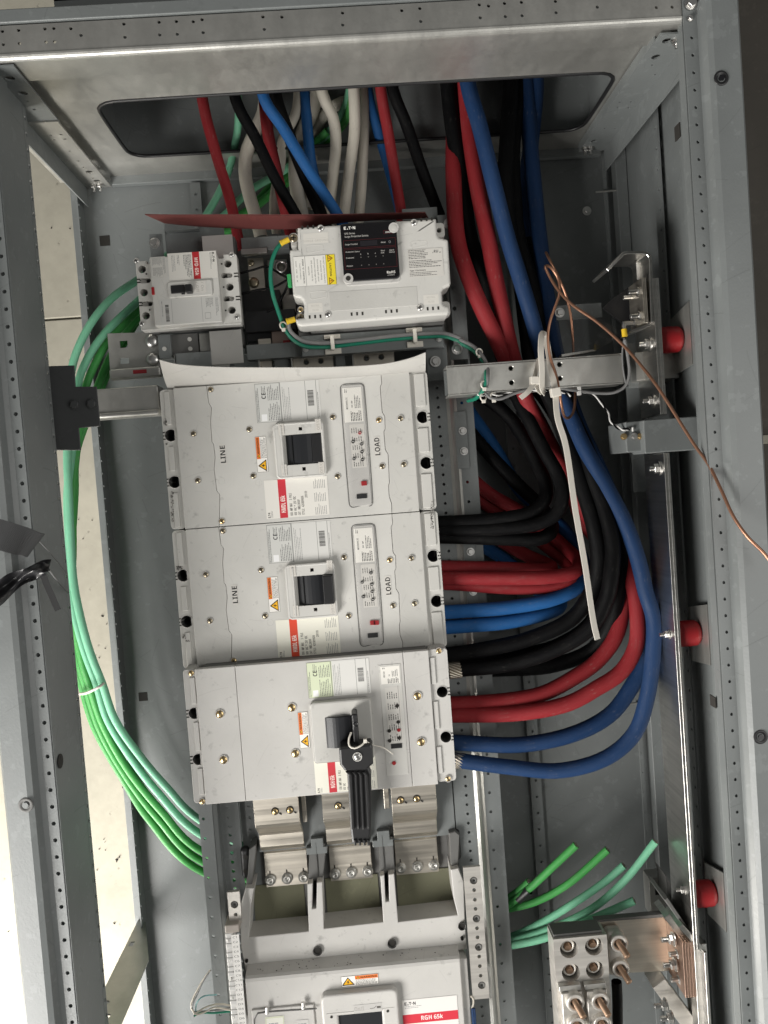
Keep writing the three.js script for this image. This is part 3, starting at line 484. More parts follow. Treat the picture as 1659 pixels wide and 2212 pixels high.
const ratingPlate = (tint) => canvasMat(420, 680, (x, cw, ch) => {
  x.fillStyle = '#d6d5d1'; x.fillRect(0, 0, cw, ch); x.fillStyle = tint; x.fillRect(0, 0, cw, ch * 0.4);
  x.strokeStyle = '#3c3c3a'; x.lineWidth = 3; x.strokeRect(1, 1, cw - 2, ch * 0.38); for (const f of [0.39, 0.78, 0.95]) { x.beginPath(); x.moveTo(0, ch * f); x.lineTo(cw, ch * f); x.stroke(); }
  fine(x, 10, 10, cw * 0.9, 2, 14, '#444', 6); x.fillStyle = '#222'; x.font = 'bold 62px sans-serif'; x.fillText('CE', cw * 0.6, ch * 0.16);
  fine(x, cw * 0.72, ch * 0.1, cw * 0.24, 3, 16, '#444', 6); fine(x, 16, ch * 0.19, cw * 0.5, 7, 18, '#555', 7); fine(x, cw * 0.56, ch * 0.19, cw * 0.4, 7, 18, '#555', 7);
  x.fillStyle = '#eee'; x.fillRect(14, 50, 74, 58);
  fine(x, 14, ch * 0.42, cw * 0.9, 5, 17, '#8a8a88', 6); bars(x, cw * 0.35, ch * 0.81, cw * 0.4, 64); fine(x, 14, ch * 0.965, cw * 0.8, 1, 10, '#555', 6);
});
const warning = () => canvasMat(400, 150, (x, w, h) => {
  x.fillStyle = '#efece6'; x.fillRect(0, 0, w, h); x.strokeStyle = '#55524c'; x.lineWidth = 3; x.strokeRect(2, 2, w - 4, h - 4);
  warnSign(x, 74, 78, 104); x.fillStyle = '#e2742a'; x.fillRect(150, 6, w - 156, 52); warnSign(x, 182, 33, 34, false);
  x.fillStyle = '#2a1408'; x.font = 'bold 37px sans-serif'; x.fillText('WARNING', 206, 46); fine(x, 156, 66, w - 170, 5, 16, '#555', 8, 0.1);
});
const word = (t) => canvasMat(260, 90, (x, w, h) => { x.fillStyle = '#cfccc6'; x.fillRect(0, 0, w, h); x.fillStyle = '#111'; x.font = 'bold 100px sans-serif'; x.textAlign = 'center'; x.save(); x.translate(w / 2, h * 0.9); x.scale((w - 24) / x.measureText(t).width, 1); x.fillText(t, 0, 0); x.restore(); });
const tripCard = (code, amp) => canvasMat(420, 200, (x, w, h) => {
  x.fillStyle = '#ebe8e1'; x.fillRect(0, 0, w, h); x.fillStyle = '#1a1a1a'; x.font = 'bold 24px monospace'; x.fillText(code, w * 0.38, 44); x.font = 'bold 20px monospace'; x.fillText(amp, w * 0.42, 96);
  fine(x, 12, 70, w * 0.33, 7, 17, '#333', 9); fine(x, w * 0.4, 118, w * 0.4, 4, 17, '#444', 8); fine(x, w * 0.86, 20, 44, 2, 16, '#444', 8);
});
const tripPrint = () => canvasMat(420, 120, (x, w, h) => { x.fillStyle = '#d3d0ca'; x.fillRect(0, 0, w, h); for (let i = 0; i < 5; i++) fine(x, 14 + i * 80, 14, 52, 5, 18, '#444', 7); });
const WARN = warning(), LINE = word('LINE'), LOAD = word('LOAD'), RATE = ratingPlate('#cfcfcb'), RATE2 = ratingPlate('#d3dbbd'), CARD = tripCard('MES3800LSI', '800 AMP'), TRIP = tripPrint();
const PLATE = namePlate('#c8323e', 'HMDL 65k', ['800 AMP MAX   3 POLE', '600 VAC * 250 VDC', 'CAT: HMDL3800F', 'STYLE: 4203B99G06', '               209109'], 520, 560);
const PLATE_O = namePlate('#d8472c', 'HMDL 65k', ['800 AMP MAX   3 POLE', '600 VAC * 250 VDC', 'CAT: HMDL3800F', 'STYLE: 4203B99G06', '               209109'], 520, 560, true);
const scuff = (() => { const c = []; for (let i = 0; i < 60; i++) c.push([rnd(), rnd(), rnd()]); return c; })();
function screw(t, c, r, kind, m, turn = rnd() * 3) {
  const s = panScrew(c, r, kind, turn), h = part(t, 'screw', s.head, m); part(h, kind === 'cross' ? 'dark_cross_bar' : 'slot', s.slot, M.slot);
  part(h, 'screw_well', new THREE.TorusGeometry(r * 1.12, r * 0.13, 6, 18).translate(c.x, c.y, c.z + 0.0003), M.caseGrey);
}
function endStrip(t, q, z, corners, holes, r, pads, ztop, zbot, mat) {      // block with the deep lug access holes
  const [x0, x1, y0, y1, rad] = corners, cut = holes.map((h) => disc(h.x, h.y, r, 26));
  part(t, 'end_block', [ext(rr(x0 + 0.0004, x1 - 0.0004, y0 + 0.0004, y1 - 0.0004, rad), zbot, ztop - 0.0003, { holes: cut }), ext(rr(x0, x1, y0, y1, rad), zbot + 0.002, ztop, { holes: [rr(x0 + 0.0022, x1 - 0.0012, y0 + 0.0022, y1 - 0.0022, rad * 0.7)], bevel: 0.0009 })], mat);
  for (const h of holes) { const w = new THREE.CylinderGeometry(r * 0.985, r * 0.985, ztop - zbot - 0.002, 26, 1, true).rotateX(Math.PI / 2).translate(h.x, h.y, (ztop + zbot) / 2 - 0.0006); part(t, 'dark_hole_liner', w, M.bodyGrey); }  // dark liner added so the hole walls read as deep shade
  for (const h of holes) part(t, 'access_rim', new THREE.TorusGeometry(r * 1.02, r * 0.06, 6, 26).translate(h.x, h.y, ztop), mat);
  for (const pd of pads) part(t, 'raised_pad', rbx(pd, ztop - 0.002, ztop + 0.0022, 0.0012), mat);
}
function chipped(t, k, list, off, z) {                      // worn, smudged print on the end blocks
  for (const [x, y, w, h, n] of list) {
    const g = []; for (let i = 0; i < n; i++) { const c = W(k, x + (rnd() - 0.5) * w, y + (rnd() - 0.5) * h, z).add(off), s = 0.0003 + rnd() * 0.0009; g.push(ext(disc(c.x, c.y, s, 5 + (i % 3)), z, z + 0.0001)); }
    part(t, 'dirt_smudge', g, M.smudge).userData.kind = 'stuff';
  }
}
function mdl(label, off, plate, opts) {
  const q = (x, y, z = 0) => W('y1', x, y, z).add(off), t = thing('moulded_case_breaker', label, 'breaker', q(800, 520, -0.1));
  const x0 = -0.2815 + off.x, x1 = 0.1232 + off.x, y1 = 0.1615 + off.y, y0 = -0.0502 + off.y;
  const pg = (pts) => pts.map(([x, y]) => { const v = q(x, y); return [v.x, v.y]; });
  part(t, 'case_body', [bx(x0 + 0.032, x1 - 0.03, y0 + 0.0006, y1 - 0.0006, -0.1, -0.0125), bx(x0 + 0.002, x1 - 0.002, y0 + 0.001, y1 - 0.001, -0.1, -0.062)], M.bodyGrey);
  const h1 = q(127, 443, -0.006), h2 = q(147, 695, -0.006), h3 = q(1487, 345, -0.006), h4 = q(1506, 592, -0.006);
  const L = q(165, 500).x, Rr = q(1440, 460).x, r = 0.0094;
  const colL = [x0, L + 0.0005, y0 + 0.0004, y1 - 0.0004], colR = [Rr - 0.0005, x1, y0 + 0.0004, y1 - 0.0004];
  const pad = (a, b, y2, y3) => [a, b, y2, y3];
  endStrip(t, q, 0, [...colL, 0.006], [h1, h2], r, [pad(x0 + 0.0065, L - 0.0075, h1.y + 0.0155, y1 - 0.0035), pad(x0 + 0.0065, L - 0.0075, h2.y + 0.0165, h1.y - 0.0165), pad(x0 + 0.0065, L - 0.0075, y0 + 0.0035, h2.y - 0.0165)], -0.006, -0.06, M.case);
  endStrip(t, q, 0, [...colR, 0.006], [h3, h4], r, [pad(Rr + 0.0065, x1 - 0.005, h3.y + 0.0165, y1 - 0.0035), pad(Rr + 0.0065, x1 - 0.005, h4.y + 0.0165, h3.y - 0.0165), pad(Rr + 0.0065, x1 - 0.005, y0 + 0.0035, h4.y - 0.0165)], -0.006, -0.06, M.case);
  for (const h of [h1, h2]) for (const d of [-0.0052, -0.0002, 0.0048]) part(t, 'vent_slot', bx(x0 - 0.0002, x0 + 0.0045, h.y + d - 0.0009, h.y + d + 0.0009, -0.012, -0.0056), M.slot);
  for (const h of [h3, h4]) for (const d of [-0.0052, -0.0002, 0.0048]) part(t, 'vent_slot', bx(x1 - 0.0045, x1 + 0.0002, h.y + d - 0.0009, h.y + d + 0.0009, -0.012, -0.0056), M.slot);
  // three cover plates parted by the stepped seams
  const zl = [[320, 178], [331, 268], [346, 292], [341, 372], [349, 478], [358, 492], [366, 560], [360, 628], [375, 742], [391, 764], [388, 935]], zr = [[1261, 108], [1266, 162], [1257, 180], [1268, 318], [1282, 340], [1284, 408], [1277, 422], [1285, 520], [1300, 545], [1307, 700], [1302, 712], [1306, 775], [1319, 812], [1320, 858]];
  const A = pg(zl), B = pg(zr); A[0][1] = B[0][1] = y1; A[A.length - 1][1] = B[B.length - 1][1] = y0;
  const g = 0.0003, sh = (l, d) => l.map(([x, y]) => [x + d, y]);
  const cov = { bevel: 0.0007 };
  part(t, 'line_cover', ext([[L, y1], [L, y0], ...sh(A, -g).reverse()], -0.012, 0, cov), M.case);
  part(t, 'main_cover', ext([...sh(A, g), ...sh(B, -g).reverse()], -0.012, 0.0006, cov), M.caseLight);
  part(t, 'load_cover', ext([[Rr, y0], [Rr, y1], ...sh(B, g)], -0.012, 0, cov), M.case);
  for (const [x, y, m] of [[249, 435, 0], [272, 688, 0], [550, 412, 0], [572, 663, 0], [1001, 345, 0], [1027, 665, 0], [1250, 361, 1], [1268, 610, 0], [1367, 352, 0], [1385, 600, 0], [342, 196, 0], [402, 907, 1]]) screw(t, q(x, y, 0.0008), 0.0042, 'cross', m ? M.brass : M.bronze);
  for (const [x, y] of [[403, 350], [548, 880], [400, 690], [600, 700]]) { const c = q(x, y, 0.0006); part(t, 'mould_mark', new THREE.TorusGeometry(0.0048, 0.00022, 4, 28).translate(c.x, c.y, c.z), M.caseLight); }
  // handle bezel
  const b0 = q(678, 383), b1 = q(972, 662), bz = 0.0105;
  const w0 = q(735, 445), w1 = q(957, 592), win = [[w0.x, w1.y], [w1.x, w1.y], [w1.x, w0.y], [w0.x, w0.y]];
  const sq = [q(828, 410), q(848, 625)].map((c) => [[c.x - 0.0026, c.y - 0.0026], [c.x - 0.0026, c.y + 0.0026], [c.x + 0.0026, c.y + 0.0026], [c.x + 0.0026, c.y - 0.0026]]);
  const bez = part(t, 'handle_bezel', [ext(rr(b0.x, b1.x, b1.y, b0.y, 0.007, 5), 0.0006, bz, { holes: [rr(b0.x + 0.0045, b1.x - 0.0045, b1.y + 0.0045, b0.y - 0.0045, 0.003, 5)], bevel: 0.0022 }), ext(rr(b0.x + 0.002, b1.x - 0.002, b1.y + 0.002, b0.y - 0.002, 0.004, 5), 0.0006, bz - 0.0006, { holes: [win, ...sq] })], M.caseLight);
  part(bez, 'bezel_rail', bx(b0.x + 0.0105, b0.x + 0.013, b1.y + 0.004, b0.y - 0.004, bz, bz + 0.0012, 0.0005), M.caseLight); 
  for (const c of [q(828, 410), q(848, 625)]) part(bez, 'hole_floor', bx(c.x - 0.003, c.x + 0.003, c.y - 0.003, c.y + 0.003, 0.0007, 0.0015), M.slot);
  const cx = (w0.x + w1.x) / 2, hw = (w1.x - w0.x) / 2 - 0.0006, R = 0.05, dr = [];
  for (let i = 0; i <= 10; i++) { const a = -0.55 + i * 0.11; dr.push([cx + Math.sin(a) * R, 0.0085 - R + Math.cos(a) * R]); }
  const cl = dr.filter(([x]) => Math.abs(x - cx) <= hw); cl.unshift([cx - hw, -0.006]); cl.push([cx + hw, -0.006]); 
  const hd = part(t, 'handle', extY(cl, w1.y + 0.0006, w0.y - 0.0006), M.smoke);
  part(hd, 'handle_ridge', bx(cx + hw * 0.42, cx + hw * 0.98, w1.y + 0.001, w0.y - 0.001, 0.004, opts.ridge, 0.002), M.black);
  part(hd, 'handle_groove', bx(cx - hw * 0.62, cx - hw * 0.59, w1.y + 0.001, w0.y - 0.001, 0.004, 0.0078), M.black);
  const onText = canvasMat(128, 64, (x, w, h) => { x.fillStyle = '#d3cfc8'; x.fillRect(0, 0, w, h); x.fillStyle = '#b3afa8'; x.font = 'bold 46px sans-serif'; x.fillText('On/I', 8, 48); }), offText = canvasMat(128, 64, (x, w, h) => { x.fillStyle = '#d3cfc8'; x.fillRect(0, 0, w, h); x.fillStyle = '#b3afa8'; x.font = 'bold 46px sans-serif'; x.fillText('Off/O', 4, 48); });
  if (!mdl.on) mdl.on = onText, mdl.off = offText;
  for (const [x, y, m] of [[722, 412, 'on'], [738, 632, 'on'], [922, 386, 'off'], [940, 618, 'off']]) { const c = q(x, y, bz); printed(bez, 'switch_mark', [c.x - 0.0042, c.x + 0.0042, c.y - 0.0085, c.y + 0.0085], bz + 0.0004, mdl[m], 1); }
  { const c = q(705, 545, 0.0007); part(t, 'symbol_mark', [rod(V3(c.x - 0.001, c.y - 0.008, 0.0009), V3(c.x - 0.001, c.y - 0.002, 0.0009), 0.0004, 6), rod(V3(c.x - 0.001, c.y - 0.002, 0.0009), V3(c.x - 0.004, c.y + 0.003, 0.0009), 0.0004, 6), rod(V3(c.x - 0.001, c.y + 0.003, 0.0009), V3(c.x - 0.001, c.y + 0.008, 0.0009), 0.0007, 6)], M.slot); }
  // labels
  const lab = (n, a, b, m, tx) => printed(t, n, RC2(q(...a), q(...b)), 0.0010, m, 1, tx);
  lab('rating_label', [578, 168], [940, 352], RATE, 'grey rating label with CE mark and bar code'); lab('name_label', [628, 688], [985, 870], plate, 'name plate with red band reading HMDL 65k');
  lab('warning_label', [580, 452], [655, 640], WARN, 'orange WARNING label with yellow shock triangle'); lab('line_label', [386, 492], [429, 600], LINE, 'label reading LINE'); lab('load_label', [1220, 450], [1262, 558], LOAD, 'label reading LOAD');
  // trip unit behind a clear cover
  const u0 = q(1040, 170), u1 = q(1218, 825), ux0 = u0.x, ux1 = u1.x, uy0 = u1.y, uy1 = u0.y;
  const tu = part(t, 'trip_unit', ext(rr(ux0 + 0.0015, ux1 - 0.0015, uy0 + 0.0015, uy1 - 0.0015, 0.005), 0.0006, 0.0018, { bevel: 0.0005, seg: 1 }), M.caseGrey);
  part(tu, 'unit_gasket', tube([...rr(ux0, ux1, uy0, uy1, 0.0058, 5).map(([x, y]) => V3(x, y, 0.001)), V3(ux1, uy0 + 0.0058, 0.001)], 0.0006, 6, 120), M.bodyGrey);
  const mid = (a, b, w, h, z, nm, m, turned) => { const c = q(a, b, z); return printed(tu, nm, [c.x - w / 2, c.x + w / 2, c.y - h / 2, c.y + h / 2], z, m, turned); };
  mid(1110, 278, 0.0285, 0.052, 0.0022, 'setting_card', CARD, 1); mid(1138, 500, 0.022, 0.066, 0.0021, 'dial_print', TRIP, 1);
  for (const [x, y, m] of opts.dials) { const c = q(x, y, 0.002); const d = part(tu, 'dial', new THREE.CylinderGeometry(0.0022, 0.0026, 0.0022, 14).rotateX(Math.PI / 2).translate(c.x, c.y, 0.0032), m ? M.insulator : M.slot); part(d, 'dial_slot', bx(c.x - 0.0018, c.x + 0.0018, c.y - 0.0003, c.y + 0.0003, 0.0043, 0.0045), M.whitePlastic); }
  for (const [x, y] of opts.buttons) { const c = q(x, y, 0.002); part(tu, 'test_button', bx(c.x - 0.0042, c.x + 0.0042, c.y - 0.0035, c.y + 0.0035, 0.0018, 0.0042, 0.0006), M.insulator); }
  { const c = q(1158, 772, 0.002); part(tu, 'test_port', bx(c.x - 0.0078, c.x + 0.0078, c.y - 0.0035, c.y + 0.0035, 0.0018, 0.0032, 0.0004), M.black); }
  part(tu, 'clear_cover', ext(rr(ux0 + 0.0025, ux1 - 0.0025, uy0 + 0.0025, uy1 - 0.0025, 0.005), 0.0052, 0.0062, { bevel: 0.0004, seg: 1 }), M.clear);
  chipped(t, 'y1', opts.smudge, off, -0.0037);
  return t;
}
const RC2 = (a, b) => [Math.min(a.x, b.x), Math.max(a.x, b.x), Math.min(a.y, b.y), Math.max(a.y, b.y)];
mdl('large beige breaker with its top edge touching the curled white sheet', V3(0, 0, 0), PLATE, { ridge: 0.0095, dials: [[1147, 430, 1], [1110, 478, 0], [1156, 490, 0], [1116, 570, 0], [1161, 575, 0], [1158, 532, 0]], buttons: [[1170, 702]], smudge: [[97, 370, 14, 40, 24], [134, 830, 14, 170, 60], [104, 490, 8, 8, 6]] });
mdl('large beige breaker between two others, name band orange and handle ridge standing out', V3(0.0006, -0.2128, 0), PLATE_O, { ridge: 0.021, dials: [[1100, 480, 0], [1147, 430, 0], [1152, 492, 0], [1154, 532, 0], [1158, 575, 0], [1106, 560, 0]], buttons: [[1158, 702], [1176, 702]], smudge: [[1480, 120, 16, 150, 70], [106, 400, 30, 26, 40], [133, 775, 20, 20, 16], [150, 800, 22, 8, 10]] });
{ // breaker with the extended handle
  const Z = 0.035, q = (x, y, z = Z) => W('y3', x, y, z), t = thing('moulded_case_breaker', 'large beige breaker with black extension lever clamped on its handle', 'breaker', V3(-0.08, -0.36, -0.13));
  const x0 = -0.274, x1 = 0.1195, y1 = -0.2566, y0 = -0.458;
  part(t, 'case_body', [bx(x0 + 0.03, x1 - 0.03, y0 - 0.001, y1, -0.128, Z - 0.0125), bx(x0 + 0.002, x1 - 0.002, y0 + 0.002, y1 - 0.001, -0.128, Z - 0.06)], M.bodyGrey);
  const L = q(166, 500).x, Rr = q(1428, 430).x;
  const hs = [q(133, 407), q(155, 657), q(1478, 290), q(1498, 535)], r = 0.0086;
  const zt = Z - 0.005;
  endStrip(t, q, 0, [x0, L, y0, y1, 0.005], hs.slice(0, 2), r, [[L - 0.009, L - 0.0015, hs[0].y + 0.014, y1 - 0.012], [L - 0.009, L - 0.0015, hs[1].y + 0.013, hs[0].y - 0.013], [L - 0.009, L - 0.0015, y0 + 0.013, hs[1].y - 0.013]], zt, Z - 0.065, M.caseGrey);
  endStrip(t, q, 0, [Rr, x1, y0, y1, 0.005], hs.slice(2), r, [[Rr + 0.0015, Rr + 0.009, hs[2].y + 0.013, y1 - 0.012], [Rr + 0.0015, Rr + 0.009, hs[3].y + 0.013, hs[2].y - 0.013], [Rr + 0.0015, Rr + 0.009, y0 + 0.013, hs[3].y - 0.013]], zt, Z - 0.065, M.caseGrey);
  hs.forEach((h, i) => { for (const d of [-0.005, 0, 0.005]) part(t, 'vent_slot', i < 2 ? bx(x0 - 0.0002, x0 + 0.004, h.y + d - 0.0009, h.y + d + 0.0009, Z - 0.011, Z - 0.0046) : bx(x1 - 0.004, x1 + 0.0002, h.y + d - 0.0009, h.y + d + 0.0009, Z - 0.011, Z - 0.0046), M.slot); });
  const sa = q(385, 500).x, sb = q(1289, 430).x, c = { bevel: 0.0009 };
  part(t, 'line_cover', ext([[L, y0 - 0.0015], [sa - 0.0003, y0 - 0.0015], [sa - 0.0003, y1], [L, y1]], Z - 0.012, Z, c), M.caseGrey);
  part(t, 'main_cover', ext([[sa + 0.0003, y0 - 0.0015], [sb - 0.0003, y0 - 0.0015], [sb - 0.0003, y1], [sa + 0.0003, y1]], Z - 0.012, Z + 0.0004, c), M.caseGrey);
  part(t, 'load_cover', ext([[sb + 0.0003, y0 - 0.0015], [Rr, y0 - 0.0015], [Rr, y1], [sb + 0.0003, y1]], Z - 0.012, Z, c), M.caseGrey);
  for (const [x, y] of [[275, 405], [295, 652], [664, 370], [683, 618], [1342, 308], [1362, 556]]) screw(t, q(x, y, Z + 0.0008), 0.0058, 'slot', M.brass, 1.2 + rnd());
  for (const [x, y] of [[120, 184], [180, 878], [1458, 64], [1508, 755]]) screw(t, q(x, y, Z - 0.0038), 0.0042, 'slot', M.brass);
  // handle bezel with curved drum
  const b0 = q(760, 335), b1 = q(1112, 632), bz = Z + 0.013, w0 = q(818, 412), w1 = q(1024, 560);
  const win = [[w0.x, w1.y], [w1.x, w1.y], [w1.x, w0.y], [w0.x, w0.y]], i0 = q(775, 365), i1 = q(1095, 622);
  const bez = part(t, 'handle_bezel', ext(rr(b0.x, b1.x, b1.y, b0.y, 0.006, 5), Z, bz, { holes: [rr(i0.x, i1.x, i1.y, i0.y, 0.002, 3)], bevel: 0.0025 }), M.case);
  part(bez, 'bezel_floor', ext([[i0.x, i1.y], [i1.x, i1.y], [i1.x, i0.y], [i0.x, i0.y]], Z + 0.0004, bz - 0.0045, { holes: [win] }), M.caseGrey);
  { const s = q(927, 381, bz - 0.0044); part(bez, 'square_hole', bx(s.x - 0.0028, s.x + 0.0028, s.y - 0.0028, s.y + 0.0028, bz - 0.0046, bz - 0.0042), M.slot); }
  const em = (tx) => canvasMat(200, 80, (x, w, h) => { x.fillStyle = '#bbb8b3'; x.fillRect(0, 0, w, h); x.fillStyle = '#a3a09b'; x.font = 'bold 62px sans-serif'; x.textAlign = 'center'; x.fillText(tx, w / 2, 62); });
  { const a = q(806, 490), b = q(1066, 478); printed(bez, 'switch_mark', [a.x - 0.005, a.x + 0.005, a.y - 0.013, a.y + 0.013], bz - 0.0041, em('On/I'), 1); printed(bez, 'switch_mark', [b.x - 0.006, b.x + 0.006, b.y - 0.015, b.y + 0.015], bz - 0.0041, em('Off/O'), 1); }
  const cx = (w0.x + w1.x) / 2, hw = (w1.x - w0.x) / 2 - 0.0005, R = 0.036, dr = [[cx - hw, Z - 0.008]];
  for (let i = 0; i <= 12; i++) { const u = -hw + 2 * hw * i / 12; dr.push([cx + u, bz + 0.006 - R + Math.sqrt(R * R - u * u)]); }
  dr.push([cx + hw, Z - 0.008]);
  const hd = part(t, 'handle', extY(dr, w1.y + 0.0005, w0.y - 0.0005), M.smoke);
  const k0 = q(985, 405, 0.075), k1 = q(1030, 580, 0.075);
  part(hd, 'handle_lug', bx(k0.x, k1.x, k1.y - 0.004, k0.y, bz, 0.077, 0.0025), M.black);
  { const c2 = q(1009, 461, 0.077); part(hd, 'lug_hole', new THREE.TorusGeometry(0.003, 0.0008, 6, 16).translate(c2.x, c2.y, 0.077), M.blackGloss); }
  // fluted extension lever
  const a0 = q(918, 588, 0.084), a1 = q(1104, 700, 0.084);
  const lev = part(t, 'extension_lever', ext(PP('y3', [[918, 596], [925, 585], [1090, 566], [1100, 582], [1104, 672], [1070, 704], [950, 712], [924, 680]].reverse(), 0.084), 0.055, 0.086, { bevel: 0.003 }), M.black);
  const s = PP('w8', [[792, 0], [800, 120], [812, 340], [822, 425], [930, 420], [936, 330], [940, 120], [938, 0]], 0.084), top = PP('y3', [[1078, 690], [950, 700]], 0.084);
  part(lev, 'lever_shaft', ext([...s, ...top], 0.064, 0.081, { bevel: 0.003 }), M.black);
  for (const [xa, xb, za] of [[805, 828, 0], [842, 857, 0], [871, 888, 0], [902, 922, 0]]) {
    const A = PP('w8', [[xa - 4, 5], [xa + 14, 330], [xb + 10, 328], [xb - 4, 5]], 0.083), B = PP('y3', [[940 + (xb - 790) * 0.9, 715], [940 + (xa - 790) * 0.9, 717]], 0.083);
    part(lev, 'lever_rib', ext([A[0], A[1], A[2], A[3], ...B], 0.079, 0.085, { bevel: 0.0012, seg: 1 }), M.black);
  }
  for (const x of [842, 870, 898, 922]) { const A = PP('w8', [[x - 9, 395], [x - 7, 428], [x + 7, 427], [x + 5, 393]], 0.083); part(lev, 'lever_tooth', ext(A, 0.074, 0.084, { bevel: 0.0008, seg: 1 }), M.black); }
  screw(t, q(1018, 636, 0.0865), 0.0055, 'slot', M.bolt, 0.4);
  // labels
  const lab = (n, a, b, m, tx) => printed(t, n, RC2(q(...a), q(...b)), Z + 0.0009, m, 1, tx);
  lab('rating_label', [741, 130], [1092, 292], RATE2, 'rating label with faint green print and CE mark');
  lab('name_label', [782, 658], [1128, 806], namePlate('#c8323e', 'NGH 65k', ['1200 AMPS MAX  3 POLE', '600 VAC', 'CAT'], 520, 560, true), 'name plate with red band reading NGH 65k');
  lab('warning_label', [694, 396], [764, 586], WARN, 'orange WARNING label with yellow shock triangle');
  const u0 = q(1132, 142), u1 = q(1294, 728), tu = part(t, 'trip_unit', bx(u0.x, u1.x, u1.y, u0.y, Z, Z + 0.0012, 0.0004), M.caseLight);
  const pc = (a, b, n, m) => printed(tu, n, RC2(q(...a), q(...b)), Z + 0.0015, m, 1);
  pc([1140, 150], [1250, 236], 'setting_card', tripCard('6BR3Z12000', '1200')); pc([1165, 262], [1268, 555], 'dial_print', TRIP);
  for (const [x, y, m] of [[1232, 360, 0], [1238, 447, 0], [1241, 490, 1], [1244, 533, 0], [1190, 495, 0], [1192, 548, 0]]) { const d = q(x, y); part(tu, 'dial', new THREE.CylinderGeometry(0.0024, 0.0028, 0.002, 14).rotateX(Math.PI / 2).translate(d.x, d.y, Z + 0.0022), m ? M.insulator : M.slot); }
  { const d = q(1215, 668); part(tu, 'test_button', new THREE.CylinderGeometry(0.0028, 0.003, 0.002, 16).rotateX(Math.PI / 2).translate(d.x, d.y, Z + 0.002), M.insulator); }
  { const d = q(1229, 576); part(tu, 'test_port', bx(d.x - 0.0082, d.x + 0.0082, d.y - 0.0035, d.y + 0.0035, Z + 0.001, Z + 0.0022, 0.0003), M.black); }
  part(tu, 'unit_edge', bx(q(1240, 320).x, q(1240, 320).x + 0.0004, q(1266, 545).y, q(1240, 250).y, Z + 0.0012, Z + 0.0016), M.bodyGrey);
}
{ // natural nylon tie that locks the lever
  const p = (x, y, z) => W('y3', x, y, z);
  const tie = thing('lever_cable_tie', 'thin white cable tie looped through the black handle lever', 'cable tie', p(1000, 560, 0.08));
  part(tie, 'strap', tube([p(985, 505, 0.079), p(972, 540, 0.083), p(975, 578, 0.086), p(1000, 590, 0.088), p(1045, 570, 0.087), p(1060, 549, 0.084)], 0.0014, 8), M.nylon);
  { const c = p(1060, 549, 0.085); part(tie, 'lock_head', bx(c.x - 0.0025, c.x + 0.0025, c.y - 0.003, c.y + 0.003, 0.082, 0.088, 0.001), M.nylon); }
  part(tie, 'tail', tube([p(1060, 549, 0.085), p(1100, 572, 0.075), p(1160, 588, 0.062), p(1210, 622, 0.05)], 0.0009, 8), M.nylon);
}
// ---------- three plated bus straps from that breaker down to the main breaker ----------
[[362, 580, -0.1955, -0.125], [690, 905, -0.0885, -0.019], [1020, 1228, 0.0205, 0.0915]].forEach(([a, b, xa, xb], i) => {
  const t = thing('bus_strap', ['plated bus strap by the green cables, below the beige breaker', 'plated bus strap behind the black lever', 'plated bus strap beside the perforated ground bar'][i], 'bus strap', V3((xa + xb) / 2, -0.66, -0.095), 'plated straps down to the main breaker');
  const prof = [[-0.028, -0.44], [-0.028, -0.522], [-0.031, -0.527], [-0.055, -0.545], [-0.06, -0.552], [-0.062, -0.572], [-0.067, -0.578], [-0.09, -0.592], [-0.094, -0.598], [-0.094, -0.655]];
  part(t, 'strap', extX(thick(prof, 0.006), xa, xb, { bevel: 0.0008, seg: 1 }), M.tin);
  const xs = i === 1 ? [0.36] : i === 0 ? [0.47, 0.8] : [0.2, 0.56];
  for (const f of xs) { const c = V3(xa + (xb - xa) * f, -0.502 - 0.001, -0.0245); const s = panScrew(c, 0.0048, 'cross', rnd()); part(part(t, 'screw', s.head, M.brass), 'dark_cross_bar', s.slot, M.slot); part(t, 'keyhole', [ext(disc(c.x, c.y + 0.0005, 0.0062, 18), -0.0249, -0.0246), ext(rr(-0.0025, 0.0025, -0.0014, 0.0014, 0.0012, 3).map(([u, v]) => [c.x + 0.008 + u * 0.8 + v * 0.6, c.y - 0.004 - u * 0.6 + v * 0.8]), -0.0249, -0.0245)], M.slot); }
  for (const f of [0.11, 0.5, 0.89]) { const c = V3(xa + (xb - xa) * f, -0.643, -0.0905), w = part(t, 'terminal_bolt', new THREE.LatheGeometry([[0.009, 0], [0.009, 0.0018], [0.0064, 0.002], [0.0062, 0.0042], [0.0054, 0.005], [0.0028, 0.005], [0.0026, 0.0026], [0.0001, 0.0026]].map(([u, v]) => new THREE.Vector2(u, v)), 20).rotateX(Math.PI / 2).translate(c.x, c.y, c.z), M.zinc); part(t, 'slot_mark', bx(c.x - 0.0008, c.x + 0.001, c.y + 0.0095, c.y + 0.0145, -0.091, -0.0902), M.slot); }
  if (i !== 1) part(t, 'strap', i === 0 ? bx(xb + 0.002, xb + 0.009, -0.535, -0.45, -0.06, -0.05, 0.001) : bx(xa - 0.012, xa - 0.003, -0.525, -0.45, -0.06, -0.05, 0.001), M.tin);
});
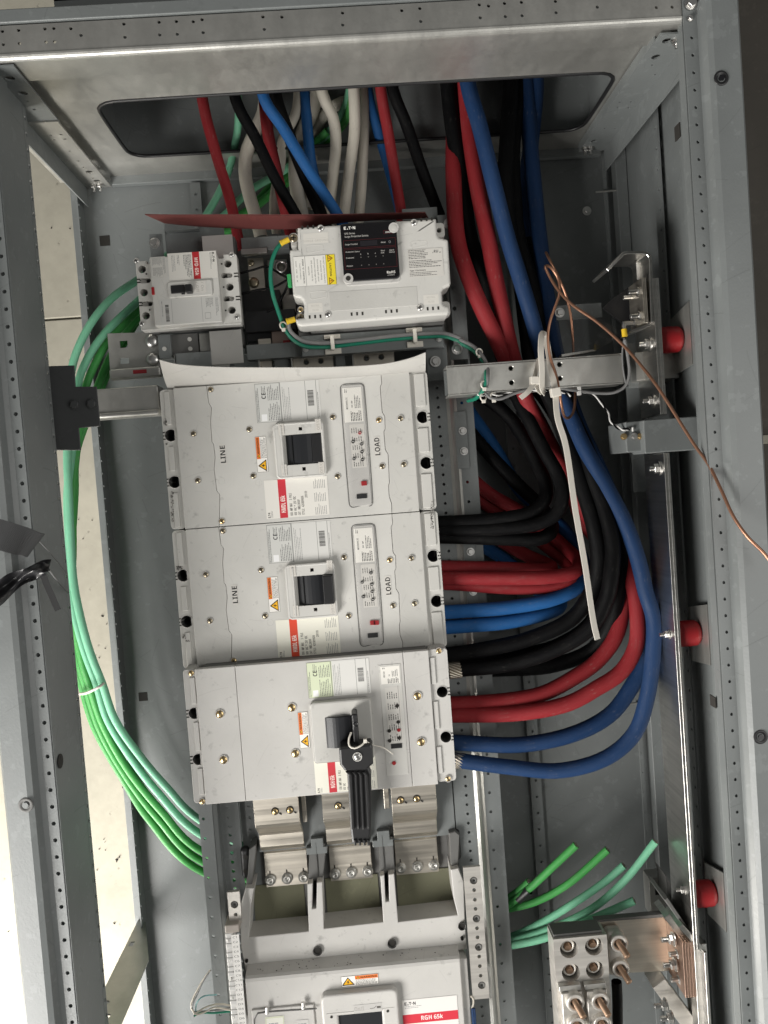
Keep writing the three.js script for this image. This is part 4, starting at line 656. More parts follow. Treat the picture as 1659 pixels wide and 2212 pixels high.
{ // small breaker
  const q = (x, y, z = 0) => W('z4', x, y, z), t = thing('moulded_case_breaker', 'small beige breaker with black toggle and three round access holes on each end', 'breaker', V3(-0.225, 0.305, -0.06));
  const x0 = -0.301, x1 = -0.1505, y1 = 0.3565, y0 = 0.2525, zl = -0.01;
  part(t, 'case_body', bx(x0 + 0.004, x1 - 0.002, y0 + 0.002, y1 - 0.003, -0.06, -0.03), M.bodyGrey);
  const A = [[172, 626], [190, 835], [208, 1044]].map(([x, y]) => q(x, y, zl)), B = [[944, 576], [962, 785], [981, 993]].map(([x, y]) => q(x, y, zl));
  const sl = [[200, 728], [218, 937]].map(([x, y]) => q(x, y, zl)), sr = [[934, 682], [952, 891]].map(([x, y]) => q(x, y, zl));
  const slot = (c) => rr(c.x - 0.0085, c.x + 0.0085, c.y - 0.0038, c.y + 0.0038, 0.0037, 5);
  const xl = q(262, 800, 0).x, xr = q(872, 760, 0).x;
  const notch = [[x0, y0], [x0 + 0.003, y0 - 0.0005], [x1 - 0.003, y0 - 0.0005], [x1, y0 + 0.002], [x1, y1 - 0.002], [x1 - 0.002, y1], [xr + 0.0075, y1], [xr + 0.0075, y1 - 0.0055], [xr, y1 - 0.0055], [xr - 0.004, y1], [xl + 0.004, y1], [xl, y1 - 0.006], [xl - 0.007, y1 - 0.006], [xl - 0.007, y1 - 0.0015], [x0 + 0.002, y1 - 0.0015], [x0, y1 - 0.004]];
  part(t, 'base_tray', ext(notch, -0.03, zl, { holes: [...A.map((c) => disc(c.x, c.y, 0.0058, 20)), ...B.map((c) => disc(c.x, c.y, 0.0058, 20)), ...sl.map(slot), ...sr.map(slot)] }), M.caseLight);
  part(t, 'tray_lip', [bx(x0 + 0.0005, x1 - 0.0005, y0 - 0.0012, y0 + 0.002, -0.028, zl + 0.0006, 0.0012), bx(x0 - 0.0004, x0 + 0.0018, y0 + 0.001, y1 - 0.004, -0.028, zl + 0.0006, 0.001)], M.caseLight);
  for (const c of [...sl, ...sr]) { const s = sl.includes(c) ? -1 : 1; part(t, 'slot_floor', bx(Math.min(c.x, c.x + s * 0.0085), Math.max(c.x, c.x + s * 0.0085), c.y - 0.0038, c.y + 0.0038, -0.02, -0.018), M.caseGrey); }
  part(t, 'centre_cover', ext(rr(xl + 0.0004, xr - 0.0004, y0 + 0.0015, y1 - 0.0008, 0.002), zl - 0.002, 0.003, { bevel: 0.0016 }), M.caseLight);
  for (const [x, y] of [[122, 550], [980, 495], [173, 1115], [1028, 1058]]) screw(t, q(x, y, zl + 0.0006), 0.0034, 'cross', M.bolt);
  for (const [x, y] of [[212, 669], [242, 993], [890, 578], [908, 787], [926, 997]]) { const c = q(x, y, zl); part(t, 'pin_hole', new THREE.CylinderGeometry(0.0013, 0.0013, 0.0008, 10).rotateX(Math.PI / 2).translate(c.x, c.y, zl + 0.0001), M.slot); }
  for (const [a, i] of [[sl, 0], [sr, 1]]) for (const c of a) for (const d of [-0.0045, 0.0045]) part(t, 'vent_slot', i ? bx(x1 - 0.006, x1 + 0.0003, c.y + d * 0.5 - 0.0009, c.y + d * 0.5 + 0.0009, -0.016, zl + 0.0003) : bx(x0 - 0.0008, x0 + 0.004, c.y + d * 0.5 - 0.0009, c.y + d * 0.5 + 0.0009, -0.016, zl + 0.0008), M.slot);
  // toggle
  const b0 = q(405, 748, 0.003), b1 = q(812, 862, 0.003), i0 = q(418, 760, 0.003), i1 = q(628, 852, 0.003);
  const bz = part(t, 'toggle_bezel', ext(rr(b0.x, b1.x, b1.y, b0.y, 0.003), 0.002, 0.0065, { holes: [rr(i0.x, i1.x, i1.y, i0.y, 0.001, 2)], bevel: 0.001 }), M.caseLight);
  part(bz, 'toggle_well', bx(i0.x, i1.x, i1.y, i0.y, 0.0032, 0.0038), M.case);
  const tg = part(t, 'toggle', rbx(RC2(q(428, 772, 0.008), q(560, 838, 0.008)), 0.003, 0.0085, 0.001), M.black);
  part(tg, 'toggle_tip', rbx(RC2(q(556, 760, 0.016), q(622, 832, 0.016)), 0.004, 0.017, 0.0018), M.black); part(tg, 'toggle_tip', rbx(RC2(q(525, 822, 0.007), q(558, 852, 0.007)), 0.003, 0.0075, 0.0006), M.black);
  { const c = q(272, 822, 0.0031); part(t, 'trip_flag', bx(c.x - 0.0022, c.x + 0.0022, c.y - 0.0058, c.y + 0.0058, 0.002, 0.0044, 0.001), M.insulator); }
  printed(bz, 'switch_mark', RC2(q(640, 745, 0), q(760, 845, 0)), 0.0068, canvasMat(160, 200, (x, w, h) => { x.fillStyle = '#d6d3cd'; x.fillRect(0, 0, w, h); x.fillStyle = '#bab7b0'; x.font = 'bold 62px sans-serif'; x.fillText('/ On', 10, 80); x.fillText('/ Off', 10, 160); }), -1);
  const lab = (n, a, b, m, tx) => printed(t, n, RC2(q(...a), q(...b)), 0.0034, m, -1, tx);
  lab('rating_label', [250, 525], [402, 706], canvasMat(300, 260, (x, w, h) => { x.fillStyle = '#cfcdc7'; x.fillRect(0, 0, w, h); fine(x, 10, 16, 270, 3, 14, '#777', 6); fine(x, 10, 70, 120, 12, 14, '#777', 6); fine(x, 150, 70, 130, 12, 14, '#777', 6); x.strokeStyle = '#888'; x.strokeRect(6, 60, w - 12, 190); }));
  lab('name_label', [404, 492], [860, 706], canvasMat(300, 620, (x, w, h) => {
    x.fillStyle = '#dedbd4'; x.fillRect(0, 0, w, h); logo(x, 16, 26, 0.86, '#141414'); fine(x, 16, 62, 190, 2, 14, '#777', 6);
    x.fillStyle = '#b9282f'; x.fillRect(0, h * 0.35, w, h * 0.145); x.fillStyle = '#f3e5dc'; x.font = 'bold 66px sans-serif'; x.save(); x.translate(60, h * 0.46); x.scale(0.78, 1); x.fillText('HFD 65k', 0, 0); x.restore();
    fine(x, 24, h * 0.53, 180, 6, 17, '#555', 8); fine(x, 190, h * 0.53, 90, 4, 17, '#555', 8); fine(x, 24, h * 0.77, 120, 2, 17, '#777', 7); fine(x, 24, h * 0.86, 230, 3, 17, '#888', 6);
  }), 'name plate with red band reading HFD 65k');
  lab('blank_label', [330, 905], [888, 1090], canvasMat(260, 780, (x, w, h) => { x.fillStyle = '#c9c8c4'; x.fillRect(0, 0, w, h); x.strokeStyle = '#777'; x.lineWidth = 3; for (const f of [0.3, 0.8]) { x.beginPath(); x.moveTo(0, h * f); x.lineTo(w, h * f); x.stroke(); } fine(x, 16, 20, 200, 3, 14, '#777', 6); fine(x, 16, 90, 110, 6, 16, '#777', 7); x.strokeRect(170, 130, 60, 70); bars(x, 60, h * 0.85, 180, 46); fine(x, 20, h * 0.955, 180, 1, 12, '#777', 7); }));
}
{ // surge device
  const Z = 0.03, q = (x, y, z = Z) => W('z5', x, y, z), t = thing('surge_protective_device', 'beige surge protective device with black display panel reading Surge Protective Device', 'surge protector', V3(0.05, 0.3, -0.045));
  const out = [[218, 228], [222, 222], [1330, 150], [1338, 156], [1348, 278], [1362, 302], [1425, 318], [1434, 330], [1455, 672], [1448, 690], [1398, 718], [1384, 742], [1390, 830], [1400, 846], [1440, 862], [1446, 880], [1446, 905], [1430, 925], [250, 1020], [222, 1012], [206, 985], [205, 960], [270, 950], [272, 850], [262, 815], [240, 793], [198, 785], [184, 768], [156, 430], [160, 405], [178, 397], [222, 396]];
  part(t, 'housing', ext(PP('z5', out, Z), -0.022, Z, { bevel: 0.004, seg: 3 }), M.caseLight);
  part(t, 'back_box', rbx(RC('z5', 250, 240, 1420, 985, -0.0), -0.042, -0.02, 0.003), M.bodyGrey);
  part(t, 'lower_tray', rbx(RC('z5', 215, 900, 1405, 1075, -0.03), -0.04, -0.03, 0.001), M.bodyGrey);
  const lugs = [[188, 310, 160, 285, 215, 380], [245, 955, 208, 930, 275, 990], [240, 890, 208, 850, 268, 925]];
  for (const [x, y, a, b, c, d] of lugs.slice(0, 2)) { const lg = part(t, 'mounting_ear', rbx(RC('z5', a, b, c + 10, d, 0.004), -0.02, 0.004, 0.003), M.caseLight); screw(t, q(x, y, 0.0075), 0.0062, 'cross', M.bronze); }
  for (const [x, y, z] of [[1360, 245, 0.002], [1405, 878, 0.002]]) { const c = q(x, y, z); part(t, 'mounting_ear', ext(rr(c.x - 0.0105, c.x + 0.0085, c.y - 0.011, c.y + 0.011, 0.005), -0.02, 0.002, { holes: [disc(c.x, c.y, 0.0035, 16)], bevel: 0.0015 }), M.caseLight); }
  for (const [x, y, k] of [[405, 232, 1], [1157, 186, 1], [463, 926, 1], [1207, 872, 1]]) { screw(t, q(x, y, Z + 0.0003), 0.0042, 'cross', M.bolt); }
  screw(t, q(245, 886, 0.012), 0.0038, 'cross', M.brass);
  for (const [x, y] of [[257, 226], [302, 222], [346, 219], [1216, 162], [1259, 159], [1302, 156], [317, 946], [361, 943], [404, 940], [655, 923], [699, 920], [743, 918], [932, 903], [976, 900], [1020, 896], [1268, 880], [1311, 877], [1354, 874]]) { const c = q(x, y, Z); part(t, 'vent_slot', bx(c.x - 0.0013, c.x + 0.0013, c.y - 0.0024, c.y + 0.0024, Z - 0.004, Z + 0.0003), M.slot); }
  // embossed fields and legends
  const field = (a, b) => { const c = RC2(q(...a), q(...b)); part(t, 'embossed_frame', tube([...rr(c[0], c[1], c[2], c[3], 0.0025, 3).map(([x, y]) => V3(x, y, Z)), V3(c[1], c[2] + 0.0025, Z)], 0.0004, 5, 60), M.caseLight); };
  field([285, 372], [430, 420]); field([318, 745], [460, 795]); field([1130, 340], [1265, 380]);
  part(t, 'recess_field', rbx(RC2(q(472, 746), q(1192, 852)), Z - 0.001, Z + 0.0004, 0.0003), M.case);
  const emb = (tx) => canvasMat(300, 130, (x, w, h) => { x.fillStyle = '#d6d3cc'; x.fillRect(0, 0, w, h); x.fillStyle = '#c2bfb8'; x.font = 'bold 40px sans-serif'; x.textAlign = 'center'; tx.forEach((s, i) => x.fillText(s, w / 2, 50 + i * 60)); x.fillRect(20, 64, w - 40, 3); });
  const stamp = (a, b, tx) => printed(t, 'embossed_legend', RC2(q(...a), q(...b)), Z + 0.0002, emb(tx), 0);
  stamp([262, 275], [470, 345], ['', 'SURGE GROUND']); stamp([302, 838], [425, 905], ['NEUTRAL', 'FILTER']); stamp([1232, 770], [1360, 838], ['NEUTRAL', 'FILTER']);
  // caution sticker
  printed(t, 'caution_label', RC2(q(182, 462), q(535, 682)), Z + 0.0006, canvasMat(420, 680, (x, w, h) => {
    x.fillStyle = '#e6e4de'; x.fillRect(0, 0, w, h); x.fillStyle = '#e8d232'; x.fillRect(0, 0, w, h * 0.22); x.strokeStyle = '#111'; x.lineWidth = 4; x.strokeRect(0, 0, w, h * 0.22); x.strokeRect(0, h * 0.22, w, h * 0.5); x.strokeRect(0, h * 0.72, w, h * 0.28);
    warnSign(x, 52, h * 0.115, 78, false); warnSign(x, w - 52, h * 0.115, 78, false); x.fillStyle = '#111'; x.font = 'bold 46px sans-serif'; x.textAlign = 'center'; x.save(); x.translate(w / 2, h * 0.143); x.scale(0.92, 1); x.fillText('CAUTION', 0, 0); x.restore();
    x.font = '31px sans-serif'; ['DO NOT perform Dielectric', 'Hi-Potential Testing', 'Such testing will cause', 'permanent damage to the', 'SPD and may void its', 'warranty'].forEach((s, i) => x.fillText(s, w / 2, h * 0.29 + i * 50));
    x.font = 'bold 34px sans-serif'; x.fillText('FORM "C" CONTACTS', w / 2, h * 0.79); x.font = '26px sans-serif'; x.fillText('Powered Condition', w / 2, h * 0.86); x.fillText('Contact    COM    NO    NC', w / 2, h * 0.95);
  }), -1, 'white sticker with yellow CAUTION band');
  printed(t, 'rating_label', RC2(q(1105, 405), q(1400, 612)), Z + 0.0006, canvasMat(420, 320, (x, w, h) => {
    x.fillStyle = '#cfccc6'; x.fillRect(0, 0, w, h); fine(x, 8, 10, 250, 6, 18, '#333', 8); fine(x, 8, 128, 400, 5, 18, '#333', 8); x.fillStyle = '#1a1a1a'; x.font = 'bold 24px sans-serif'; x.fillText('Type 1 Enclosure', 10, 250); fine(x, 8, 264, 400, 3, 17, '#444', 7); x.font = 'bold 44px sans-serif'; x.save(); x.translate(310, 52); x.transform(1, 0, -0.2, 1, 0, 0); x.fillText('RU', 0, 0); x.restore(); x.font = 'bold 22px sans-serif'; x.fillText('c', 296, 56); x.fillText('us', 378, 56);
  }), 0, 'printed rating label reading Type 1 Enclosure');
  // display panel
  const p0 = q(560, 208), p1 = q(1045, 640), pr = [p0.x, p1.x, p1.y, p0.y];
  part(t, 'clear_flange', ext(rr(pr[0] + 0.001, pr[1] + 0.0005, pr[2] - 0.005, pr[3], 0.006), Z - 0.001, Z + 0.0012, { bevel: 0.0005, seg: 1 }), M.caseGrey);
  const dp = part(t, 'display_panel', ext(rr(...pr, 0.005, 5), Z, Z + 0.008, { bevel: 0.0018 }), M.blackGloss);
  printed(dp, 'display_print', [pr[0] + 0.0018, pr[1] - 0.0018, pr[2] + 0.0018, pr[3] - 0.0018], Z + 0.0083, canvasMat(760, 760, (x, w, h) => {
    x.fillStyle = '#131214'; x.fillRect(0, 0, w, h); logo(x, 34, 30, 1.35, '#f0eee8'); x.fillStyle = '#d9d6d0'; x.font = '32px sans-serif'; x.fillText('SPD Series', 36, 138); x.fillText('Surge Protective Device', 36, 180);
    x.strokeStyle = '#5a1f22'; x.lineWidth = 4; x.strokeRect(14, 222, w - 28, 106); x.strokeRect(14, 346, w - 28, 272); x.strokeRect(w - 170, 116, 130, 44); x.font = 'bold 28px sans-serif'; x.fillText('200kA', w - 150, 150);
    x.font = '28px sans-serif'; x.fillText('Surge Counter', 34, 285); x.fillStyle = '#242226'; x.fillRect(250, 240, 240, 68); x.fillStyle = '#d9d6d0'; x.fillText('Reset', w - 220, 285); x.beginPath(); x.arc(w - 95, 275, 14, 0, 7); x.lineWidth = 3; x.strokeStyle = '#bbb'; x.stroke();
    x.font = '26px sans-serif'; x.fillText('Protection Status', 34, 388); x.fillText('Protected', 34, 470); x.fillText('Replace', 34, 580); 'ABC'.split('').forEach((c, i) => x.fillText(c, 236 + i * 104, 428)); x.fillText('Neu/', 530, 398); x.fillText('Gnd', 530, 426); x.fillText('Alarm', 650, 398); x.fillText('Silence', 645, 426);
    for (let i = 0; i < 4; i++) for (const y of [462, 572]) { x.beginPath(); x.arc(246 + i * 104, y, 8, 0, 7); x.fillStyle = '#6d6a66'; x.fill(); } x.fillStyle = '#e8e5df'; x.font = 'bold 50px sans-serif'; x.fillText('RoHS', w - 170, h - 50); x.font = '22px sans-serif'; x.fillText('compliant', w - 160, h - 22);
  }, { roughness: 0.25 }), 0, 'black printed panel with surge counter and status rows');
  for (const [x, y] of [[988, 222], [622, 632]]) { const c = q(x, y, Z + 0.008); part(dp, 'panel_plug', new THREE.CylinderGeometry(0.0072, 0.0075, 0.003, 20).rotateX(Math.PI / 2).translate(c.x + 0.001, c.y - 0.001, Z + 0.0085), M.caseGrey); part(dp, 'plug_recess', new THREE.CylinderGeometry(0.0035, 0.0035, 0.001, 16).rotateX(Math.PI / 2).translate(c.x + 0.001, c.y - 0.001, Z + 0.0102), y > 400 ? M.slot : M.case); }
}
{ // main breaker, cut by the lower border
  const Zu = -0.05, Z = -0.02, u = (x, y, z = Zu) => W('y4', x, y, z), t = thing('main_breaker', 'largest grey breaker with three deep terminal wells, below the bus straps', 'breaker', V3(-0.05, -1.0, -0.13));
  const comb = [[304, 1010], [1388, 890], [1378, 760], [1372, 560], [1346, 492], [1308, 500], [1322, 640], [1342, 722], [1050, 757], [1040, 640], [1030, 520], [1003, 524], [1006, 655], [988, 658], [982, 526], [962, 530], [970, 640], [977, 757], [685, 790], [682, 680], [677, 560], [651, 563], [648, 690], [627, 693], [630, 566], [604, 570], [606, 680], [611, 803], [318, 832], [326, 690], [342, 590], [302, 590], [272, 690], [278, 880]];
  part(t, 'terminal_block', ext(PP('y4', comb, Zu), -0.1, Zu, { bevel: 0.0014 }), M.caseGrey);
  part(t, 'rear_case', rbx(RC2(u(318, 400), u(1350, 1000)), -0.13, -0.1008), M.bodyGrey);
  for (const [a, b, c, d] of [[336, 580, 605, 815], [690, 545, 968, 778], [1040, 515, 1326, 745]]) part(t, 'well_mesh', rbx(RC2(u(a, b, -0.098), u(c, d, -0.098)), -0.1006, -0.0985), M.mesh);
  for (const [pts, z0, z1] of [[[[300, 588], [330, 588], [352, 415], [352, 375], [318, 400], [312, 520]], -0.12, -0.062], [[[608, 556], [680, 552], [694, 420], [690, 372], [622, 376], [612, 430]], -0.125, -0.066], [[[960, 520], [1034, 514], [1028, 405], [1022, 340], [952, 346], [958, 420]], -0.125, -0.066], [[[1310, 498], [1345, 490], [1352, 330], [1330, 312], [1300, 320]], -0.125, -0.062]]) part(t, 'shaded_phase_barrier', ext(PP('y4', pts, z1), z0, z1, { bevel: 0.0012, seg: 1 }), M.bodyGrey);  // upper barrier parts in dark grey: their shade is put into the colour
  for (const [x, y] of [[650, 385], [975, 348]]) { part(t, 'barrier_cap', rbx(RC2(u(x - 52, y + 10, -0.064), u(x + 52, y + 34, -0.064)), -0.09, -0.064, 0.001), M.paint); part(t, 'barrier_cap', rbx(RC2(u(x - 30, y - 36, -0.064), u(x + 34, y + 8, -0.064)), -0.09, -0.064, 0.001), M.paint); part(t, 'barrier_slot', rbx(RC2(u(x - 5, y - 18, -0.0635), u(x + 9, y + 150, -0.0635)), -0.1, -0.0635), M.slot); }
  for (const [x, y, w] of [[300, 470, 30], [1330, 380, 34]]) { const e = part(t, 'mounting_ear', rbx(RC2(u(x - w, y - 72, -0.07), u(x + w, y + 75, -0.07)), -0.085, -0.07, 0.006), M.black); for (const d of [-32, 36]) { const c = u(x + 2, y + d, -0.07); part(e, 'ear_hole', new THREE.CylinderGeometry(0.0042, 0.0042, 0.001, 16).rotateX(Math.PI / 2).translate(c.x, c.y, -0.0698), M.slot); } }
  for (const [x, y, r] of [[655, 893, 0.0072], [1020, 857, 0.0072], [307, 942, 0.0024], [1363, 832, 0.0026], [1362, 772, 0.006]]) { const c = u(x, y); part(t, 'access_hole', new THREE.LatheGeometry([[r * 1.06, 0.0003], [r, 0], [r * 0.97, -0.004], [0.0001, -0.004]].map(([a, b]) => new THREE.Vector2(a, b)), 22).rotateX(Math.PI / 2).translate(c.x, c.y, Zu + 0.0042), r > 0.005 ? M.bodyGrey : M.slot); part(t, 'hole_floor', new THREE.CylinderGeometry(r * 0.93, r * 0.93, 0.0006, 20).rotateX(Math.PI / 2).translate(c.x, c.y, Zu + 0.0007), M.slot); }
  // front cover with sloping shoulder
  const ys = W('y4', 820, 920, Z).y, L = W('y4', 302, 1100, Z).x, R = W('y4', 1358, 1000, Z).x;
  const yt = W('y4', 820, 915, Zu).y, prof = [[-0.06, yt + 0.001], [-0.048, yt], [Z - 0.006, yt - 0.004], [Z - 0.0015, yt - 0.0065], [Z, yt - 0.011], [Z, -1.0], [-0.06, -1.0]];
  part(t, 'front_cover', extX(prof, L, R, { bevel: 0.0016 }), M.caseGrey);
  part(t, 'side_skirt', bx(L - 0.008, L + 0.002, -1.0, -0.79, -0.06, -0.028, 0.002), M.caseGrey); part(t, 'side_skirt', bx(R - 0.002, R + 0.012, -1.0, -0.77, -0.06, -0.03, 0.002), M.caseGrey);
  const q = (x, y, z = Z) => W('w7', x, y, z);
  const specks = []; for (let i = 0; i < 46; i++) { const x = L + 0.01 + rnd() * (R - L - 0.02), f = rnd(), y = yt - f * 0.003, z = -0.047 + f * 0.02; specks.push(new THREE.IcosahedronGeometry(0.0005 + rnd() * 0.001, 0).scale(1, 0.4, 0.7).translate(x, y + 0.0002, z)); }
  part(t, 'dust_specks', specks, M.debris).userData.kind = 'stuff';
  printed(t, 'warning_label', RC2(q(762, 298), q(968, 334)), Z + 0.0006, WARN, 0, 'orange WARNING label with yellow shock triangle');
  const b0 = q(655, 378), b1 = q(1064, 330), top = (b0.y + b1.y) / 2 + 0.0;
  const w0 = q(750, 508, Z + 0.012), w1x = q(985, 500, Z + 0.012).x;
  const bez = part(t, 'handle_bezel', ext(rr(b0.x, b1.x, -0.96, top, 0.01, 6), Z - 0.002, Z + 0.014, { holes: [[[w0.x, -0.93], [w0.x, w0.y], [w1x, w0.y], [w1x, -0.93]]], bevel: 0.0035, seg: 3 }), M.caseGrey);
  part(bez, 'handle_drum', bx(w0.x, w1x, -0.93, w0.y, Z, Z + 0.009), M.smoke);
  part(bez, 'bezel_rib', bx(b0.x + 0.007, b1.x - 0.007, top - 0.0295, top - 0.0285, Z + 0.0138, Z + 0.0146), M.caseGrey);
  for (const [x, y] of [[712, 515], [1016, 483]]) { const c = q(x, y, Z + 0.014); part(bez, 'pin_hole', new THREE.CylinderGeometry(0.0022, 0.0022, 0.0008, 12).rotateX(Math.PI / 2).translate(c.x, c.y, Z + 0.0141), M.slot); }
  printed(bez, 'switch_mark', RC2(q(830, 452, Z + 0.014), q(985, 482, Z + 0.014)), Z + 0.0145, canvasMat(400, 90, (x, w, h) => { x.fillStyle = '#bab8b5'; x.fillRect(0, 0, w, h); x.fillStyle = '#a5a29e'; x.font = 'bold 64px sans-serif'; x.fillText('On/I', 8, 66); x.strokeStyle = '#55524e'; x.lineWidth = 6; x.beginPath(); x.moveTo(230, 50); x.lineTo(290, 50); x.lineTo(325, 26); x.stroke(); x.fillStyle = '#55524e'; x.fillRect(330, 32, 56, 22); }), 0);
  printed(t, 'name_label', RC2(q(1090, 425), q(1412, 720)), Z + 0.0006, canvasMat(560, 560, (x, w, h) => { x.fillStyle = '#e2dfdb'; x.fillRect(0, 0, w, h); logo(x, 26, 22, 0.95, '#333'); fine(x, 26, 60, 170, 2, 14, '#999', 6); x.fillStyle = '#cf3442'; x.fillRect(0, h * 0.245, w, h * 0.15); x.fillStyle = '#f6e9e4'; x.font = 'bold 56px sans-serif'; x.fillText('RGH 65k', 180, h * 0.355); fine(x, 26, h * 0.45, 420, 6, 26, '#444', 14); }), 0, 'name plate with red band reading RGH 65k');
  const pn = part(t, 'trip_panel', rbx(RC2(q(278, 480, Z + 0.004), q(640, 760, Z + 0.004)), Z - 0.002, Z + 0.004, 0.0018), M.caseGrey);
  part(pn, 'panel_frame', tube([q(300, 760, Z + 0.0045), q(300, 505, Z + 0.0045), q(310, 497, Z + 0.0045), q(632, 470, Z + 0.0045)], 0.0012, 6), M.bodyGrey);
  for (const [x, y] of [[365, 488], [560, 462]]) part(pn, 'hinge_pin', rod(q(x, y - 26, Z + 0.008), q(x, y + 8, Z + 0.009), 0.0032, 12), y > 470 ? M.bolt : M.bolt);
  printed(pn, 'panel_label', RC2(q(352, 518, Z + 0.005), q(470, 700, Z + 0.005)), Z + 0.0046, canvasMat(160, 220, (x, w, h) => { x.fillStyle = '#dcdcd2'; x.fillRect(0, 0, w, h); x.strokeStyle = '#c9cdb4'; x.lineWidth = 8; x.strokeRect(6, 6, w - 12, h - 12); fine(x, 30, 40, 100, 6, 22, '#999', 8); }), 0);
  printed(pn, 'panel_label', RC2(q(522, 535, Z + 0.005), q(600, 700, Z + 0.005)), Z + 0.0046, canvasMat(120, 220, (x, w, h) => { x.fillStyle = '#c5c3c0'; x.fillRect(0, 0, w, h); fine(x, 14, 24, 90, 8, 22, '#888', 8); }), 0);
}
{ // ground bars beside the main breaker
  const bar = (label, y0, y1, x0, x1, holes) => {
    const t = thing('perforated_ground_bar', label, 'ground bar', V3((x0 + x1) / 2, y0, -0.04), 'perforated bars beside the main breaker');
    part(t, 'bar', ext([[x0, y0], [x1, y0], [x1, y1], [x0, y1]], -0.036, -0.03, { holes: holes.map(([x, y, r]) => { const c = W('y4', x, y, -0.03); return disc(c.x, c.y, r, 18); }) }), M.alu);
    for (const [x, y, r] of holes) if (r > 0.004) { const c = W('y4', x, y, -0.033); const s = part(t, 'terminal_screw', new THREE.LatheGeometry([[r * 0.9, -0.01], [r * 0.9, 0], [r * 0.75, 0.0012], [r * 0.4, 0.0012], [r * 0.36, -0.002], [0.0001, -0.002]].map(([a, b]) => new THREE.Vector2(a, b)), 16).rotateX(Math.PI / 2).translate(c.x, c.y, -0.034), M.bodyGrey); }
  };
  bar('perforated silver ground bar mounted between the main breaker and the right channel', -0.838, -0.6225, 0.1262, 0.153, [[1421, 553, 0.0062], [1435, 740, 0.0062], [1446, 880, 0.0062], [1461, 1067, 0.0062], [1423, 600, 0.0031], [1427, 647, 0.0031], [1430, 692, 0.0031], [1437, 787, 0.0031], [1440, 832, 0.0031], [1448, 926, 0.0031], [1451, 973, 0.0031], [1455, 1020, 0.0031]]);
  const a = W('y4', 210, 612, -0.03), b = W('y4', 276, 752, -0.03);
  bar('short silver ground bar above the white terminal strip', b.y, a.y, a.x, b.x + 0.002, [[246, 671, 0.006], [252, 720, 0.003]]);
}
{ // terminal strip with numbered ways
  const q = (x, y, z = -0.02) => W('w7', x, y, z), t = thing('terminal_strip', 'white terminal strip numbered C1 to D7 beside the main breaker', 'terminal strip', q(180, 300, -0.06));
  part(t, 'strip_base', rbx(RC2(q(140, 20, -0.03), q(238, 760, -0.03)), -0.06, -0.03, 0.001), M.whitePlastic);
  part(t, 'strip_end', rbx(RC2(q(135, 18), q(216, 55)), -0.05, -0.018, 0.002), std([0.4, 0.36, 0.32], { roughness: 0.5 }));
  const names = ['C1', 'C2', 'C3', 'C4', 'C5', 'C6', 'C7', 'C8', 'C9', 'C10', 'C11', 'C12', 'D1', 'D2', 'D3', 'D4', 'D5', 'D6', 'D7'];
  const tags = canvasMat(64, 19 * 64, (x, w, h) => { x.fillStyle = '#f2f0ec'; x.fillRect(0, 0, w, h); x.fillStyle = '#5a5855'; x.font = '36px sans-serif'; x.textAlign = 'center'; names.forEach((n, i) => x.fillText(n, w / 2, i * 64 + 46)); });
  names.concat(['', '', '', '', '']).forEach((n, i) => {
    const y = 75 + i * 25.6, x = 160 + i * 1.9, b = part(t, 'terminal', rbx(RC2(q(x - 22, y - 11.5), q(x + 22, y + 11.5)), -0.032, -0.019 + (i % 3) * 0.001, 0.0016), M.whitePlastic);
    part(b, 'terminal_lip', rbx(RC2(q(x + 10, y - 9), q(x + 26, y + 9)), -0.03, -0.0175, 0.0015), M.whitePlastic);
    if (i % 4 === 1) part(b, 'wire_clamp', rbx(RC2(q(x - 8, y - 6), q(x - 1, y + 6)), -0.03, -0.0168, 0.0003), M.zinc);
  });
  { const a = q(190, 64), e = q(245, 64 + 19 * 25.6); const cx = q(212, 300).x; printed(t, 'number_strip', [cx - 0.0062, cx + 0.0062, e.y, a.y], -0.0160, tags, 0, 'strip of printed way numbers C1 to D7'); }
  const w = (n, m, r, pts) => part(t, n, tube(pts.map(([x, y, z]) => W('y8', x, y, z)), r, 8), m);
  w('control_wire', M.whiteJ, 0.0014, [[1530, 2090, -0.03], [1450, 2080, -0.025], [1360, 2105, -0.02], [1290, 2145, -0.015], [1272, 2080, -0.012], [1300, 2010, -0.01], [1350, 1920, -0.005], [1398, 1855, 0]]);
  w('control_wire', M.greyJ, 0.0011, [[1530, 2105, -0.03], [1440, 2120, -0.025], [1330, 2130, -0.022], [1285, 2130, -0.015], [1278, 2090, -0.01], [1310, 2020, -0.009], [1345, 1940, -0.004], [1390, 1870, 0.001]]);
  w('control_wire', M.greenWire, 0.0014, [[1530, 2130, -0.034], [1420, 2140, -0.03], [1330, 2140, -0.028], [1290, 2160, -0.02]]);
  w('control_wire', std([0.2, 0.42, 0.42], { roughness: 0.5 }), 0.001, [[1300, 2140, -0.02], [1310, 2070, -0.01], [1350, 2030, -0.01], [1440, 2018, -0.02]]);
  w('control_wire', M.whiteJ, 0.0013, [[1530, 2120, -0.026], [1420, 2105, -0.02], [1350, 2140, -0.018], [1300, 2150, -0.014], [1275, 2110, -0.01]]);
}
{ const t = thing('blue_wire_bundle', 'short bright blue wires hanging beside the main breaker name plate', 'wire', W('w7', 1480, 500, -0.03)); for (let i = 0; i < 4; i++) part(t, 'wire', tube([[1470 + i * 4, 468], [1472 + i * 5, 500], [1476 + i * 4, 540], [1480 + i * 3, 640]].map(([x, y], j) => W('w7', x, y, -0.03 + 0.003 * (i % 2) + j * 0.001)), 0.0017, 7), M.blue); part(t, 'wire', tube([[1462, 400], [1476, 415], [1478, 445], [1470, 470]].map(([x, y]) => W('w7', x, y, -0.03)), 0.0016, 7), M.whiteJ); }
